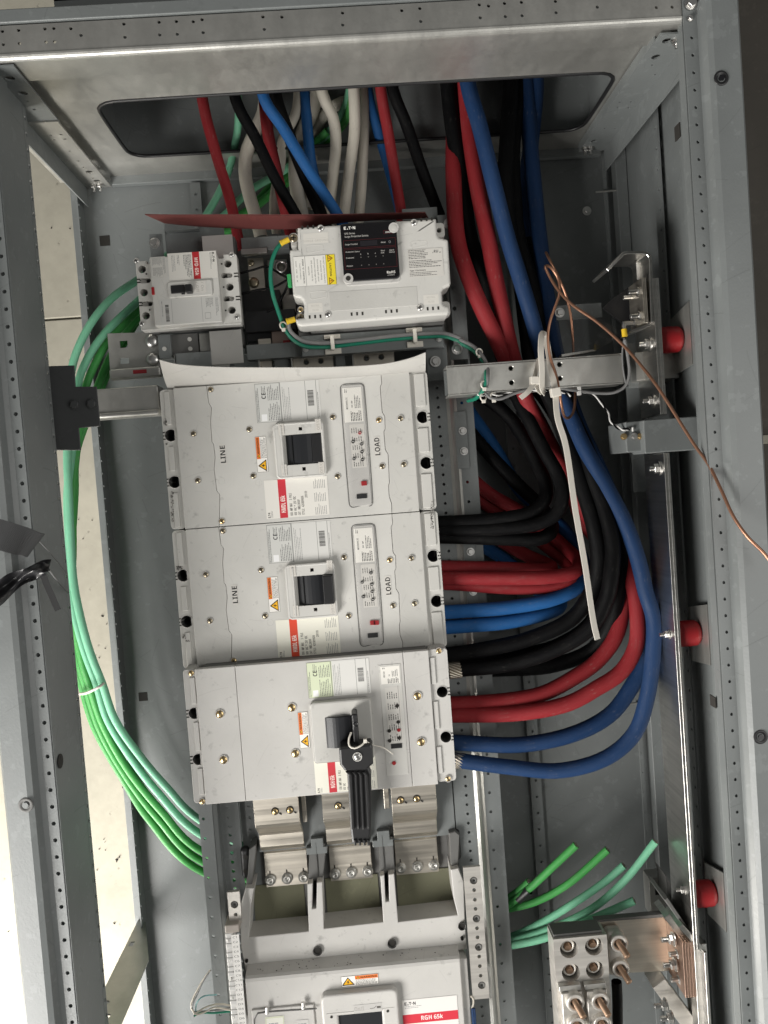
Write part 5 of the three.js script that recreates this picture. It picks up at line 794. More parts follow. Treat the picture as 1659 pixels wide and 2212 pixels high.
// ---------- cables ----------
function cable(name, label, mat, rpx, pts, group, up = true, cutEnd) {
  const v = pts.map(([k, x, y, z]) => W(k, x, y, z));
  if (up) { const f = v[0]; f.y = Math.min(f.y, 0.625); const z = Math.max(-0.09, Math.min(0.07, f.z)), top = 0.66 + (0.112 - z) / 0.247 * 0.128; v.unshift(V3(f.x + (v[0].x - v[1].x) * 0.2, top, z)); }
  const zm = pts.reduce((a, p) => a + p[3], 0) / pts.length, r = rpx * (1.22 - zm) / F;
  const o = solo(name, label, 'cable', tube(v, r, 14), mat, group);
  if (cutEnd) {
    const e = v[v.length - 1], d = e.clone().sub(v[v.length - 2]).normalize(), g = [];
    part(o, 'cut_face', place(new THREE.CylinderGeometry(r * 0.99, r * 0.99, 0.0006, 16).rotateX(Math.PI / 2), e.clone().addScaledVector(d, 0.0004), d), mat);
    for (let i = 0; i < 19; i++) { const a = i < 1 ? 0 : i < 7 ? (i - 1) * 1.047 : (i - 7) * 0.5236, rr_ = i < 1 ? 0 : i < 7 ? 0.3 : 0.6; g.push(place(new THREE.CylinderGeometry(r * 0.13, r * 0.13, 0.0022, 7).rotateX(Math.PI / 2).translate(Math.cos(a) * rr_ * r, Math.sin(a) * rr_ * r, 0.0008), e, d)); }
    part(o, 'conductor_strands', g, cutEnd);
  }
  return o;
}
const seg = (k, l) => l.map(([x, y, z]) => [k, x, y, z]);
// entering at the top and going down behind the red sheet
{
  const g1 = 'cables dropping behind the red fibre sheet';
  cable('red_cable', 'red cable crossing the red sheet beside the small breaker', M.red, 11.5, seg('w1', [[285, 70, -0.05], [380, 450, -0.06], [500, 850, -0.075], [550, 1090, -0.09], [575, 1220, -0.1]]), g1);
  cable('white_cable', 'thick white cable bent like a hook, beside the first red cable', M.whiteJ, 14, seg('w1', [[760, 120, -0.09], [690, 300, -0.09], [622, 470, -0.1], [612, 640, -0.11], [645, 800, -0.115], [690, 950, -0.115], [735, 1120, -0.115]]), g1);
  cable('black_cable', 'black cable running diagonally in front of the hooked white cable', M.blackJ, 12, seg('w1', [[540, 60, -0.02], [690, 350, -0.03], [850, 680, -0.04], [1010, 960, -0.055], [1100, 1150, -0.075]]), g1);
  cable('red_cable', 'red cable squeezed between the diagonal black cable and the light blue one', M.red, 12.5, seg('w1', [[760, 60, -0.06], [790, 330, -0.07], [850, 600, -0.08], [930, 950, -0.1], [970, 1130, -0.11]]), g1);
  cable('blue_cable', 'light blue cable slanting down in front of the white cables', M.blueSky, 12, seg('w1', [[755, 40, -0.01], [900, 270, -0.02], [1100, 600, -0.03], [1320, 940, -0.045], [1420, 1120, -0.07]]), g1);
  cable('black_cable', 'black cable lying under the slanting light blue cable', M.blackJ, 13.5, seg('w1', [[850, 40, -0.045], [930, 280, -0.055], [1060, 620, -0.065], [1200, 950, -0.08], [1270, 1130, -0.1]]), g1);
  cable('white_cable', 'slim white cable ending between the two black diagonal cables', M.whiteJ, 10, seg('w1', [[1010, 130, -0.09], [900, 370, -0.1], [885, 560, -0.12], [840, 780, -0.13], [835, 950, -0.13], [860, 1130, -0.13]]), g1);
  cable('white_cable', 'white cable bowing outward beside two straight white ones', M.whiteJ, 12, seg('w1', [[1210, 20, -0.06], [1290, 200, -0.07], [1312, 400, -0.08], [1290, 640, -0.095], [1270, 870, -0.11], [1275, 1050, -0.12]]), g1);
  cable('white_cable', 'straight white cable, paler of the parallel pair', M.whiteJ, 12, seg('w1', [[1450, 0, -0.06], [1455, 300, -0.07], [1410, 640, -0.085], [1375, 960, -0.1], [1365, 1100, -0.11]]), g1);
  cable('white_cable', 'straight white cable partly behind its paler twin', M.whiteJ, 11.5, seg('w1', [[1522, 0, -0.085], [1527, 300, -0.095], [1510, 700, -0.11], [1490, 960, -0.12], [1480, 1100, -0.125]]), g1);
  cable('blue_cable', 'blue cable hanging behind the slanting light blue cable', M.blueSky, 11.5, seg('w1', [[1075, 30, -0.085], [1090, 250, -0.095], [1120, 540, -0.11], [1170, 760, -0.13], [1190, 1000, -0.14]]), g1);
  cable('white_cable', 'greyish white cable end below the crossing blue cable', M.whiteJ, 15, seg('w1', [[1150, 60, -0.09], [1050, 330, -0.12], [1000, 560, -0.14], [1010, 760, -0.145], [1050, 950, -0.145], [1060, 1090, -0.145]]), g1);
  cable('white_cable', 'white cable leaning across the back of the cable opening', M.whiteJ, 12, seg('w1', [[1480, 40, -0.095], [1330, 90, -0.1], [1190, 220, -0.12], [1140, 380, -0.14], [1120, 600, -0.15], [1110, 900, -0.155]]), g1);
  cable('red_cable', 'red cable dropping to the black display panel of the surge device', M.red, 11.5, seg('w2', [[0, 130, -0.05], [60, 480, -0.06], [120, 850, -0.075], [160, 1100, -0.095], [170, 1250, -0.105]]), g1);
  cable('blue_cable', 'blue cable half hidden behind the red one over the surge device', M.blueSky, 10.5, seg('w1', [[1560, 0, -0.09], [1620, 250, -0.1], [1700, 520, -0.13], [1800, 900, -0.15], [1840, 1100, -0.155]]), g1);
  cable('black_cable', 'black cable running behind the corner bracket of the surge device', M.blackJ, 12.5, seg('w2', [[90, 110, -0.05], [200, 400, -0.06], [320, 750, -0.07], [450, 1090, -0.09], [520, 1280, -0.1]]), g1);
}
// supply bundle on the right: down past the strut and round into the beige breakers
{
  const gN = 'cables looping into the breaker with the lever', gM = 'cables looping into the middle breaker', gB = 'cables of the supply bundle';
  const lab = (c, w) => c + ' cable ' + w;
  cable('blue_cable', 'long dark blue cable on the outside of the bundle, its loop the lowest', M.blue, 17, [...seg('w2', [[670, 70, -0.01], [760, 400, -0.005], [870, 850, -0.003], [980, 1280, -0.01]]), ...seg('w3', [[600, 300, -0.015], [690, 600, -0.025], [770, 880, -0.045], [850, 1060, -0.045]]), ...seg('w4', [[855, 100, -0.035], [960, 330, -0.02], [1100, 580, -0.008], [1230, 830, 0], [1320, 1080, 0.003], [1372, 1300, 0.003]]), ...seg('y5', [[1097, 850, 0.002], [1092, 1050, 0.001]]), ...seg('y6', [[1062, 120, -0.001], [1005, 280, -0.005], [870, 400, -0.012], [640, 465, -0.024], [380, 447, -0.036], [130, 415, -0.05], [60, 408, -0.055]])], gN);
  cable('blue_cable', 'dark blue cable, upper of the pair entering the breaker with the lever', M.blue, 17, [...seg('w2', [[1115, 60, -0.085], [1140, 400, -0.085], [1180, 850, -0.08], [1225, 1280, -0.075]]), ...seg('w3', [[790, 300, -0.075], [830, 600, -0.07], [885, 900, -0.075]]), ...seg('w4', [[900, 120, -0.075], [1040, 430, -0.065], [1180, 760, -0.06], [1270, 1050, -0.055], [1300, 1300, -0.055]]), ...seg('y5', [[1040, 900, -0.052], [1040, 1080, -0.05]]), ...seg('y6', [[985, 60, -0.046], [890, 185, -0.042], [720, 280, -0.042], [450, 338, -0.046], [130, 328, -0.054], [60, 326, -0.058]])], gN);
  cable('blue_cable', 'dark blue cable at the back of the bundle behind the copper loop', M.blue, 17, [...seg('w2', [[1195, 80, -0.09], [1160, 500, -0.1], [1125, 900, -0.11], [1130, 1280, -0.11]]), ...seg('w3', [[700, 350, -0.11], [790, 800, -0.11]]), ...seg('w4', [[850, 0, -0.115], [960, 320, -0.125], [1030, 620, -0.13], [1060, 900, -0.135]])], gB);
  cable('red_cable', 'red cable, outer one of the pair entering the breaker with the lever', M.red, 17, [...seg('w2', [[655, 150, -0.045], [690, 500, -0.038], [750, 900, -0.03], [830, 1280, -0.025]]), ...seg('w3', [[400, 250, -0.025], [462, 550, -0.03], [530, 850, -0.045], [580, 1020, -0.06]]), ...seg('w4', [[590, 60, -0.075], [690, 240, -0.08], [790, 420, -0.085], [890, 610, -0.09], [1000, 820, -0.085], [1130, 960, -0.065], [1240, 1100, -0.04], [1290, 1260, -0.025]]), ...seg('y5', [[1018, 830, -0.018], [1012, 980, -0.015], [940, 1110, -0.015]]), ...seg('y6', [[820, 60, -0.018], [680, 135, -0.024], [450, 182, -0.036], [130, 192, -0.05], [60, 192, -0.055]])], gN);
  cable('red_cable', 'red cable, inner one of the pair entering the breaker with the lever', M.red, 17, [...seg('w2', [[560, 250, -0.08], [560, 800, -0.045], [590, 1280, -0.03]]), ...seg('w3', [[180, 230, -0.02], [290, 500, -0.018], [400, 730, -0.03], [500, 950, -0.055]]), ...seg('w4', [[540, -40, -0.085], [650, 150, -0.1], [760, 370, -0.112], [870, 620, -0.118], [960, 830, -0.115], [1100, 1010, -0.095], [1190, 1160, -0.075], [1220, 1280, -0.06]]), ...seg('y5', [[945, 800, -0.055], [910, 940, -0.05], [820, 1060, -0.05]]), ...seg('y6', [[720, 0, -0.05], [560, 85, -0.05], [400, 118, -0.052], [130, 138, -0.058], [60, 138, -0.06]])], gN);
  cable('black_cable', 'black cable, upper of the pair under the middle breaker', M.blackJ, 17, [...seg('w2', [[1000, 60, -0.07], [975, 500, -0.065], [960, 850, -0.06], [1000, 1280, -0.055]]), ...seg('w3', [[600, 300, -0.06], [650, 700, -0.06], [690, 950, -0.06]]), ...seg('w4', [[730, 0, -0.05], [830, 260, -0.038], [935, 560, -0.026], [1015, 830, -0.015], [1050, 1020, -0.012], [1045, 1180, -0.015], [985, 1340, -0.022]]), ...seg('y5', [[690, 855, -0.03], [500, 945, -0.038], [300, 995, -0.045], [110, 1025, -0.052], [40, 1030, -0.056]])], gN);
  cable('black_cable', 'black cable ending in bare strands beside the breaker with the lever', M.blackJ, 17, [...seg('w2', [[1060, 60, -0.085], [1015, 600, -0.08], [1030, 1000, -0.075], [1060, 1280, -0.07]]), ...seg('w3', [[700, 400, -0.07], [765, 800, -0.065]]), ...seg('w4', [[800, -100, -0.06], [900, 200, -0.04], [1000, 480, -0.022], [1100, 760, -0.008], [1150, 1000, 0], [1135, 1220, 0.002]]), ...seg('y5', [[870, 740, -0.001], [790, 890, -0.01], [620, 1000, -0.024], [380, 1075, -0.04], [145, 1100, -0.05]])], gN);
  cable('black_cable', 'black cable tucked inside the bundle behind the long nylon tie', M.blackJ, 17, [...seg('w2', [[520, 90, -0.05], [560, 450, -0.05], [620, 800, -0.055], [690, 1280, -0.06]]), ...seg('w3', [[320, 300, -0.08], [430, 700, -0.1], [560, 950, -0.1]]), ...seg('w4', [[700, 0, -0.095], [860, 280, -0.08], [975, 560, -0.07], [1060, 820, -0.06], [1105, 1080, -0.055], [1060, 1300, -0.06]]), ...seg('y5', [[800, 860, -0.068], [640, 980, -0.075], [400, 1040, -0.08], [40, 1062, -0.085]])], gB);
  cable('black_cable', 'black cable along the outer blue cable in the bundle', M.blackJ, 17, [...seg('w3', [[640, 0, -0.1], [700, 500, -0.09], [790, 900, -0.08]]), ...seg('w4', [[880, 130, -0.06], [1010, 420, -0.045], [1130, 740, -0.035], [1195, 1000, -0.03], [1190, 1240, -0.035]]), ...seg('y5', [[890, 860, -0.06], [800, 1000, -0.085], [600, 1080, -0.1], [300, 1100, -0.11]])], gB, false);
  // hairpins into the middle breaker
  cable('black_cable', 'black cable coming from behind the channel, uppermost at the middle breaker', M.blackJ, 14.8, seg('w4', [[180, -60, -0.125], [330, 15, -0.12], [470, 140, -0.112], [565, 290, -0.1], [640, 440, -0.088], [695, 570, -0.07], [690, 680, -0.052], [600, 762, -0.045], [400, 806, -0.045], [100, 828, -0.052], [-60, 834, -0.056]]), gM, false);
  cable('black_cable', 'black cable with the wide bend, middle of three at the middle breaker', M.blackJ, 14.8, [...seg('w3', [[260, 100, -0.1], [380, 600, -0.11], [470, 950, -0.1]]), ...seg('w4', [[500, -20, -0.085], [590, 150, -0.07], [690, 350, -0.055], [785, 520, -0.042], [812, 640, -0.032], [775, 765, -0.03], [650, 838, -0.035], [400, 872, -0.042], [100, 880, -0.05], [-60, 880, -0.055]])], gM, false);
  cable('black_cable', 'black cable, lowest of three at the middle breaker', M.blackJ, 14.8, seg('w4', [[60, 70, -0.14], [190, 225, -0.135], [330, 385, -0.13], [520, 585, -0.12], [655, 715, -0.105], [735, 830, -0.085], [728, 905, -0.062], [640, 945, -0.055], [450, 942, -0.054], [100, 930, -0.058], [-60, 928, -0.06]]), gM, false);
  cable('red_cable', 'red cable in front of the three at the middle breaker', M.red, 14.8, seg('w4', [[60, 430, -0.145], [200, 540, -0.145], [330, 645, -0.142], [520, 755, -0.135], [720, 905, -0.12], [850, 1020, -0.098], [922, 1098, -0.066], [895, 1165, -0.042], [720, 1200, -0.032], [400, 1208, -0.034], [100, 1208, -0.046], [-60, 1208, -0.055]]), gM, false);
  cable('red_cable', 'red cable, lowest of the three at the middle breaker', M.red, 14.8, seg('w4', [[60, 520, -0.155], [160, 612, -0.155], [390, 777, -0.152], [560, 887, -0.145], [700, 987, -0.132], [800, 1068, -0.112], [868, 1145, -0.085], [872, 1210, -0.066], [760, 1258, -0.058], [500, 1272, -0.056], [100, 1245, -0.06], [-60, 1238, -0.065]]), gM, false);
  cable('red_cable', 'red cable, uppermost of the three at the middle breaker', M.red, 14.8, seg('w4', [[40, 770, -0.155], [300, 890, -0.155], [470, 1000, -0.15], [600, 1068, -0.134], [705, 1112, -0.108], [738, 1138, -0.086], [690, 1152, -0.072], [400, 1142, -0.064], [100, 1135, -0.064], [-60, 1132, -0.066]]), gM, false);
  cable('blue_cable', 'light blue cable, upper of the pair at the middle breaker', M.blueSky, 14.8, seg('w4', [[100, -40, -0.16], [200, 110, -0.158], [340, 310, -0.157], [545, 640, -0.155], [700, 765, -0.146], [825, 885, -0.132], [930, 1040, -0.112], [962, 1160, -0.086], [915, 1265, -0.062], [760, 1345, -0.048], [450, 1405, -0.046], [100, 1432, -0.054], [-40, 1440, -0.058]]), gM, false);
  cable('blue_cable', 'light blue cable, lower of the pair at the middle breaker', M.blueSky, 14.8, seg('w4', [[100, 880, -0.165], [300, 1005, -0.165], [420, 1080, -0.163], [560, 1205, -0.158], [680, 1320, -0.14], [790, 1360, -0.11], [780, 1410, -0.08], [650, 1460, -0.062], [430, 1505, -0.054], [150, 1530, -0.056], [0, 1540, -0.06]]), gM, false);
  // bare strands at two lugs
  for (const [k, x0, y0, x1, y1, r, m, l] of [['y5', 92, 1106, 150, 1100, 0.0125, M.strand, 'bare twisted strands of the black cable at the breaker edge'], ['y6', 120, 416, 170, 418, 0.0118, M.strand, 'bare twisted strands of the lowest blue cable at the breaker edge']]) {
    const a = W(k, x0, y0, -0.049), b = W(k, x1, y1, -0.049), t = thing('bare_conductor', l, 'conductor', a), d = b.clone().sub(a).normalize(), up = V3(0, 1, 0).addScaledVector(d, -d.y).normalize(), s = new THREE.Vector3().crossVectors(d, up);
    part(t, 'core', rod(a, b, r * 0.85, 14), m);
    for (let i = 0; i < 14; i++) { const p = []; for (let j = 0; j <= 6; j++) { const an = i / 14 * 6.283 + j * 0.16; p.push(a.clone().lerp(b, j / 6).addScaledVector(up, Math.cos(an) * r * 0.88).addScaledVector(s, Math.sin(an) * r * 0.88)); } part(t, 'strand', tube(p, r * 0.19, 5, 8), m); }
  }
}
// earth cables: in at the top, round the open side, behind the frame, cut ends on the right
{
  const gG = 'green earth cables', L = ['pale green earth cable', 'green earth cable'];
  const strands = [
    { m: M.teal, l: 'pale green earth cable, rightmost strand of the tied bundle, longest cut end', t: [[560, 200, -0.08], [530, 420, -0.12], [480, 620, -0.14], [330, 920, -0.15], [200, 1095, -0.15]], z3: [[1100, 420, -0.14], [900, 590, -0.1], [720, 715, -0.07], [600, 850, -0.05], [510, 1010, -0.04], [455, 1180, -0.035]], y7: [[520, 160, -0.02], [530, 500, -0.015], [548, 900, -0.015], [565, 1150, -0.015], [610, 1400, -0.015], [690, 1700, -0.02], [790, 1960, -0.03]], y8: [[760, 180, -0.045], [930, 430, -0.07], [1110, 640, -0.09], [1320, 850, -0.105]], e: [[150, 1330, -0.12], [375, 1305, -0.1], [600, 1238, -0.08], [800, 1140, -0.06], [960, 1000, -0.045], [1105, 815, -0.035]] },
    { m: M.teal, l: 'pale green earth cable with middle cut end on the side by the ground bar', t: [[1380, 120, -0.09], [1000, 540, -0.14], [650, 760, -0.155], [450, 950, -0.155], [260, 1110, -0.155]], z3: [[1120, 500, -0.145], [890, 730, -0.11], [760, 850, -0.085], [650, 965, -0.07], [560, 1100, -0.06], [500, 1250, -0.055]], y7: [[555, 160, -0.035], [520, 500, -0.03], [535, 900, -0.03], [545, 1150, -0.03], [575, 1400, -0.03], [650, 1700, -0.035], [745, 1960, -0.045]], y8: [[710, 180, -0.06], [875, 450, -0.085], [1055, 680, -0.1], [1330, 950, -0.115]], e: [[150, 1310, -0.13], [370, 1290, -0.115], [550, 1210, -0.095], [700, 1120, -0.08], [860, 1010, -0.068], [950, 932, -0.06]] },
    { m: M.green, l: 'bright green earth cable with plain cut end bending down', t: [[1400, 190, -0.09], [1100, 480, -0.145], [750, 830, -0.158], [400, 1060, -0.16]], z3: [[1130, 560, -0.15], [890, 790, -0.12], [780, 895, -0.1], [680, 1010, -0.085], [600, 1150, -0.075], [545, 1290, -0.07]], y7: [[590, 160, -0.045], [560, 500, -0.045], [560, 900, -0.045], [555, 1200, -0.045], [580, 1500, -0.045], [640, 1800, -0.05], [690, 1960, -0.055]], y8: [[680, 210, -0.075], [850, 520, -0.1], [1075, 800, -0.115], [1335, 1060, -0.12]], e: [[150, 1200, -0.13], [360, 1150, -0.12], [520, 1108, -0.105], [680, 1020, -0.09], [870, 855, -0.075]] },
    { m: M.green, l: 'bright green earth cable with black tape round it', t: [[1000, 650, -0.155], [760, 830, -0.162], [500, 1060, -0.165], [330, 1130, -0.165]], up: false, z3: [[1140, 600, -0.155], [890, 830, -0.13], [800, 950, -0.115], [700, 1100, -0.1], [620, 1290, -0.09]], y7: [[560, 160, -0.06], [530, 500, -0.06], [545, 900, -0.06], [540, 1200, -0.06], [560, 1500, -0.06], [615, 1800, -0.06], [660, 1960, -0.065]], y8: [[660, 240, -0.085], [830, 550, -0.11], [1055, 850, -0.125], [1340, 1130, -0.13]], e: [[150, 1200, -0.14], [355, 1140, -0.115], [480, 1050, -0.095], [600, 940, -0.08], [715, 832, -0.07]] },
    { m: M.green, l: 'bright green earth cable with the shortest cut end', t: [[1250, 300, -0.1], [900, 620, -0.165], [560, 1000, -0.172], [380, 1120, -0.172]], up: false, z3: [[1150, 640, -0.16], [880, 860, -0.145], [800, 990, -0.13], [710, 1140, -0.115], [640, 1300, -0.1]], y7: [[590, 160, -0.075], [575, 500, -0.075], [550, 900, -0.075], [530, 1200, -0.075], [545, 1500, -0.075], [590, 1800, -0.075], [630, 1960, -0.078]], y8: [[630, 240, -0.09], [830, 600, -0.115], [990, 850, -0.13], [1345, 1200, -0.14]], e: [[150, 1180, -0.15], [350, 1112, -0.125], [430, 1060, -0.11], [485, 1012, -0.1]] },
  ];
  for (const s of strands) cable('earth_cable', s.l, s.m, 8.2, [...seg('w1', s.t), ...seg('z3', s.z3), ...seg('y7', s.y7), ...seg('y8', s.y8), ...seg('y6', s.e)], gG, s.up !== false, M.strand);
  cable('earth_cable', 'pale green earth cable with its cut end pointing at the bolted lugs', M.teal, 8.4, seg('y6', [[100, 1380, -0.14], [375, 1328, -0.095], [560, 1288, -0.075], [800, 1192, -0.05], [1000, 1105, -0.035]]), gG, false, M.strand);
  const tp = solo('black_tape', 'black tape wound round the bright green earth cable', 'tape', tube(seg('y6', [[432, 1098, -0.1035], [485, 1052, -0.0942]]).map((p) => W(...p)), 0.0078, 14, 6), M.black);
  const c = W('y7', 700, 2000, -0.03), tie = solo('cable_tie', 'white nylon tie round the green earth cables on the open side', 'cable tie', tube([W('y7', 612, 2035, -0.06), W('y7', 660, 2030, -0.03), W('y7', 720, 2005, -0.012), W('y7', 775, 1975, -0.012), W('y7', 800, 1950, -0.03)], 0.0022, 8), M.nylon, undefined, c);
  const w = thing('cable_wrap', 'cream cloth tie round the green earth cables under the red sheet', 'cable tie', W('z4', 520, 310, -0.11));
  part(w, 'wrap', tube(seg('z4', [[515, 255, -0.12], [505, 290, -0.1], [525, 325, -0.095], [570, 345, -0.1], [640, 375, -0.11]]).map((p) => W(...p)), 0.0055, 10), M.nylon);
}
// ---------- ground bus on the side wall ----------
{
  const q = (x, y, z = 0.06) => W('w5', x, y, z);
  const lam = (t, n, x0, x1, y0, y1, z0, z1, k, m) => { const w = (x1 - x0) / k; for (let i = 0; i < k; i++) part(t, n, bx(x0 + i * w + 0.0002, x0 + (i + 1) * w - 0.0003, y0, y1, z0, z1, 0.0007), m); };
  const boltL = (t, x, y, z, r, stud) => part(t, 'hex_bolt', hexBolt(V3(x, y, z), V3(-1, 0, 0), r, stud), M.bolt);
  const up = thing('ground_bus_bar', 'upper plated bus bar with hooked top and bolted packing plates', 'bus bar', V3(0.456, 0.065, 0.02));
  lam(up, 'bar_lamination', 0.4525, 0.4625, 0.066, 0.263, -0.02, 0.06, 2, M.tinBright);
  part(up, 'hook_plate', extY([[0, 0]], 0, 0.001) && (() => { const pr = [[190, 440], [320, 306], [345, 300], [480, 298], [510, 306], [530, 330], [537, 365], [542, 600], [552, 855]].map(([x, y]) => { const v = q(x, y); return [v.x, v.y]; }); return ext(thick(pr, 0.0042), -0.01, 0.06, { bevel: 0.0005, seg: 1 }); })(), M.tinBright);
  { const a = q(468, 498), b = q(548, 858); lam(up, 'packing_plate', a.x, b.x - 0.004, b.y, a.y, 0.0, 0.058, 3, M.tin); }
  { const a = q(422, 412, 0.02), b = q(468, 515, 0.02); part(up, 'paper_tag', bx(a.x, b.x, b.y, a.y + 0.006, 0.0195, 0.02), M.paper); }
  part(up, 'side_plate', ext(PP('w5', [[380, 940], [572, 868], [566, 850], [395, 915]], 0.05), 0.0, 0.05), M.tinBright);
  part(up, 'angle_plate', ext(PP('w5', [[465, 500], [470, 860], [330, 880], [155, 745], [190, 700]].reverse(), -0.012), -0.016, -0.012), M.black);
  for (const [x, y, z, r, s] of [[455, 612, 0.045, 0.0062, 0.012], [420, 655, 0.01, 0.0062, 0.014], [468, 805, 0.045, 0.0062, 0.012], [425, 862, 0.02, 0.0062, 0.016]]) { const c = q(x, y, z); boltL(up, c.x + 0.002, c.y, z, r, s); }
  for (const [x, y] of [[562, 1015], [600, 1478]]) { const c = q(x, y, 0.05); boltL(up, 0.4525, c.y, 0.035, 0.0066, 0.008); }
  const lo = thing('ground_bus_bar', 'long vertical plated bus bar in front of three red insulators', 'bus bar', V3(0.456, -0.74, 0.02));
  lam(lo, 'bar_lamination', 0.4535, 0.4625, -0.735, 0.0095, -0.02, 0.06, 2, M.tinBright);
  for (const [k, x, y] of [['w5', 640, 2025], ['y5', 1190, 935], ['y6', 1260, 1072]]) { const c = W(k, x, y, 0.05); boltL(lo, 0.4535, c.y, k === 'w5' ? 0.04 : 0.036, k === 'w5' ? 0.0068 : 0.005, 0.007); }
  // red stand-off insulators with their wall brackets
  [[0.177, 'red insulator beside the upper bus bar under the hook'], [-0.2645, 'red insulator behind the long bus bar at the height of the blue loop'], [-0.6665, 'red insulator behind the long bus bar above the bolted lugs']].forEach(([y, l], i) => {
    const t = thing('stand_off_insulator', l, 'insulator', V3(0.502, y, 0.03), 'red stand-off insulators'), r = 0.0195;
    part(t, 'body', new THREE.LatheGeometry([[0.0001, 0], [0.0135, 0], [0.0145, 0.001], [r, 0.009], [r * 1.0, 0.012], [r * 0.985, 0.0145], [r * 1.01, 0.017], [r * 1.01, 0.024], [r * 0.985, 0.0265], [r, 0.029], [r * 0.98, 0.0335], [0.0155, 0.0375], [0.0001, 0.0375]].map(([a, b]) => new THREE.Vector2(a, b)), 6 * 6).rotateZ(-Math.PI / 2).translate(0.4635, y, 0.03), M.insulator);
    const br = part(t, 'bracket', extX([[-0.09, y + 0.02 - i * 0.004], [0.066, y + 0.048], [0.066, y - 0.042], [-0.07, y - 0.058]].map(([z, yy]) => [z, yy]).reverse(), 0.5015, 0.504), M.zinc);
    part(br, 'stud', rod(V3(0.5015, y, 0.03), V3(0.508, y, 0.03), 0.005, 12), M.bolt);
    for (const [z, d] of [[-0.05, -0.02], [-0.02, 0.03]]) part(br, 'slot_hole', extX(rr(z - 0.004, z + 0.004, y + d - 0.006, y + d + 0.006, 0.003, 3), 0.501, 0.5016), M.slot);
  });
}
{ // lower right: lug blocks on a tinned plate, laminated risers
  const q = (x, y, z = 0.02) => W('w6', x, y, z);
  const pl = thing('neutral_plate', 'tinned copper plate with cut corner and bolted laminated risers', 'bus plate', V3(0.4, -0.85, -0.04));
  part(pl, 'plate', ext(PP('w6', [[150, 400], [480, 385], [1045, 345], [1210, 560], [1215, 790], [980, 800], [740, 812], [150, 850]].reverse(), -0.02), -0.026, -0.02, { bevel: 0.0008, seg: 1 }), M.tin);
  part(pl, 'plate_edge', ext(PP('w6', [[470, 372], [1050, 322], [1062, 336], [1045, 347], [480, 388]].reverse(), -0.018), -0.03, -0.018), M.bodyGrey);
  const diag = (a, b, w, z0, z1, m, n) => { const d = [b[0] - a[0], b[1] - a[1]], l = Math.hypot(...d), nx = -d[1] / l * w, ny = d[0] / l * w; part(pl, n, ext(PP('w6', [[a[0] + nx, a[1] + ny], [b[0] + nx, b[1] + ny], [b[0] - nx, b[1] - ny], [a[0] - nx, a[1] - ny]].reverse(), z1), z0, z1, { bevel: 0.0006, seg: 1 }), m); };
  diag([1068, 195], [1345, 600], 15, -0.03, 0.04, M.bodyGrey, 'bent_lamination'); diag([1075, 335], [1235, 560], 26, -0.02, 0.025, M.tinBright, 'bent_lamination');
  diag([1190, 420], [1385, 635], 20, 0.0, 0.055, M.tinBright, 'bent_lamination');
  const a = q(1200, 560, 0.045);
  for (let i = 0; i < 4; i++) { const x0 = q(1202 + i * 24, 560, 0.045), x1 = q(1221 + i * 24, 1020, 0.045); part(pl, 'copper_lamination', bx(x0.x, x0.x + 0.0036, x1.y, x0.y, -0.02, 0.045 - i * 0.0005, 0.0006), M.copper); }
  { const x0 = q(1300, 580, 0.045), x1 = q(1378, 1300, 0.045); part(pl, 'riser', bx(x0.x, x0.x + 0.02, -0.98, x0.y, 0.02, 0.044, 0.001), M.tinBright); }
  { const x0 = q(1384, 640, 0.06); part(pl, 'riser', bx(x0.x, x0.x + 0.0042, -0.98, x0.y, -0.02, 0.06, 0.0008), M.tinBright); }
  diag([1010, 900], [1330, 1330], 62, -0.04, 0.0, M.alu, 'lower_riser');
  for (const [x, y] of [[1100, 530], [1165, 650], [1115, 740], [1180, 862], [1040, 1080], [1090, 1185]]) { const c = q(x, y, 0.02); part(pl, 'hex_bolt', hexBolt(V3(c.x + 0.006, c.y, 0.02), V3(-1, 0, 0), 0.0068, 0.011), M.bolt); }
  part(pl, 'support_channel', rbx(RC2(q(925, 20, -0.1), q(1075, 330, -0.1)), -0.13, -0.1, 0.001), M.zinc); part(pl, 'support_channel', ext(PP('w6', [[1050, -20], [1140, 110], [1140, 330], [1075, 190], [1070, 0]].reverse(), -0.06), -0.1, -0.06), M.bodyGrey);
  { const c = q(1010, 125, -0.1); part(pl, 'square_hole', bx(c.x - 0.007, c.x + 0.007, c.y - 0.007, c.y + 0.007, -0.1002, -0.0996), M.slot); }
  const lug = thing('lug_block', 'aluminium four hole lug block with round set screws', 'lug', V3(0.29, -0.9, 0), 'aluminium lug blocks');
  const rcs = RC2(q(130, 533), q(602, 1000)), holes = [[262, 612], [470, 590], [278, 808], [478, 786]].map(([x, y]) => q(x, y));
  part(lug, 'block', ext([[rcs[0], -0.98], [rcs[1] + 0.001, -0.98], [rcs[1] + 0.001, rcs[3]], [rcs[0], rcs[3]]], -0.019, 0.02, { holes: holes.map((c) => disc(c.x, c.y, 0.0142, 26)) }), M.alu);
  part(lug, 'block_top', bx(rcs[0] + 0.002, rcs[1] - 0.004, rcs[3], rcs[3] + 0.004, -0.018, 0.014, 0.001), M.bodyGrey);
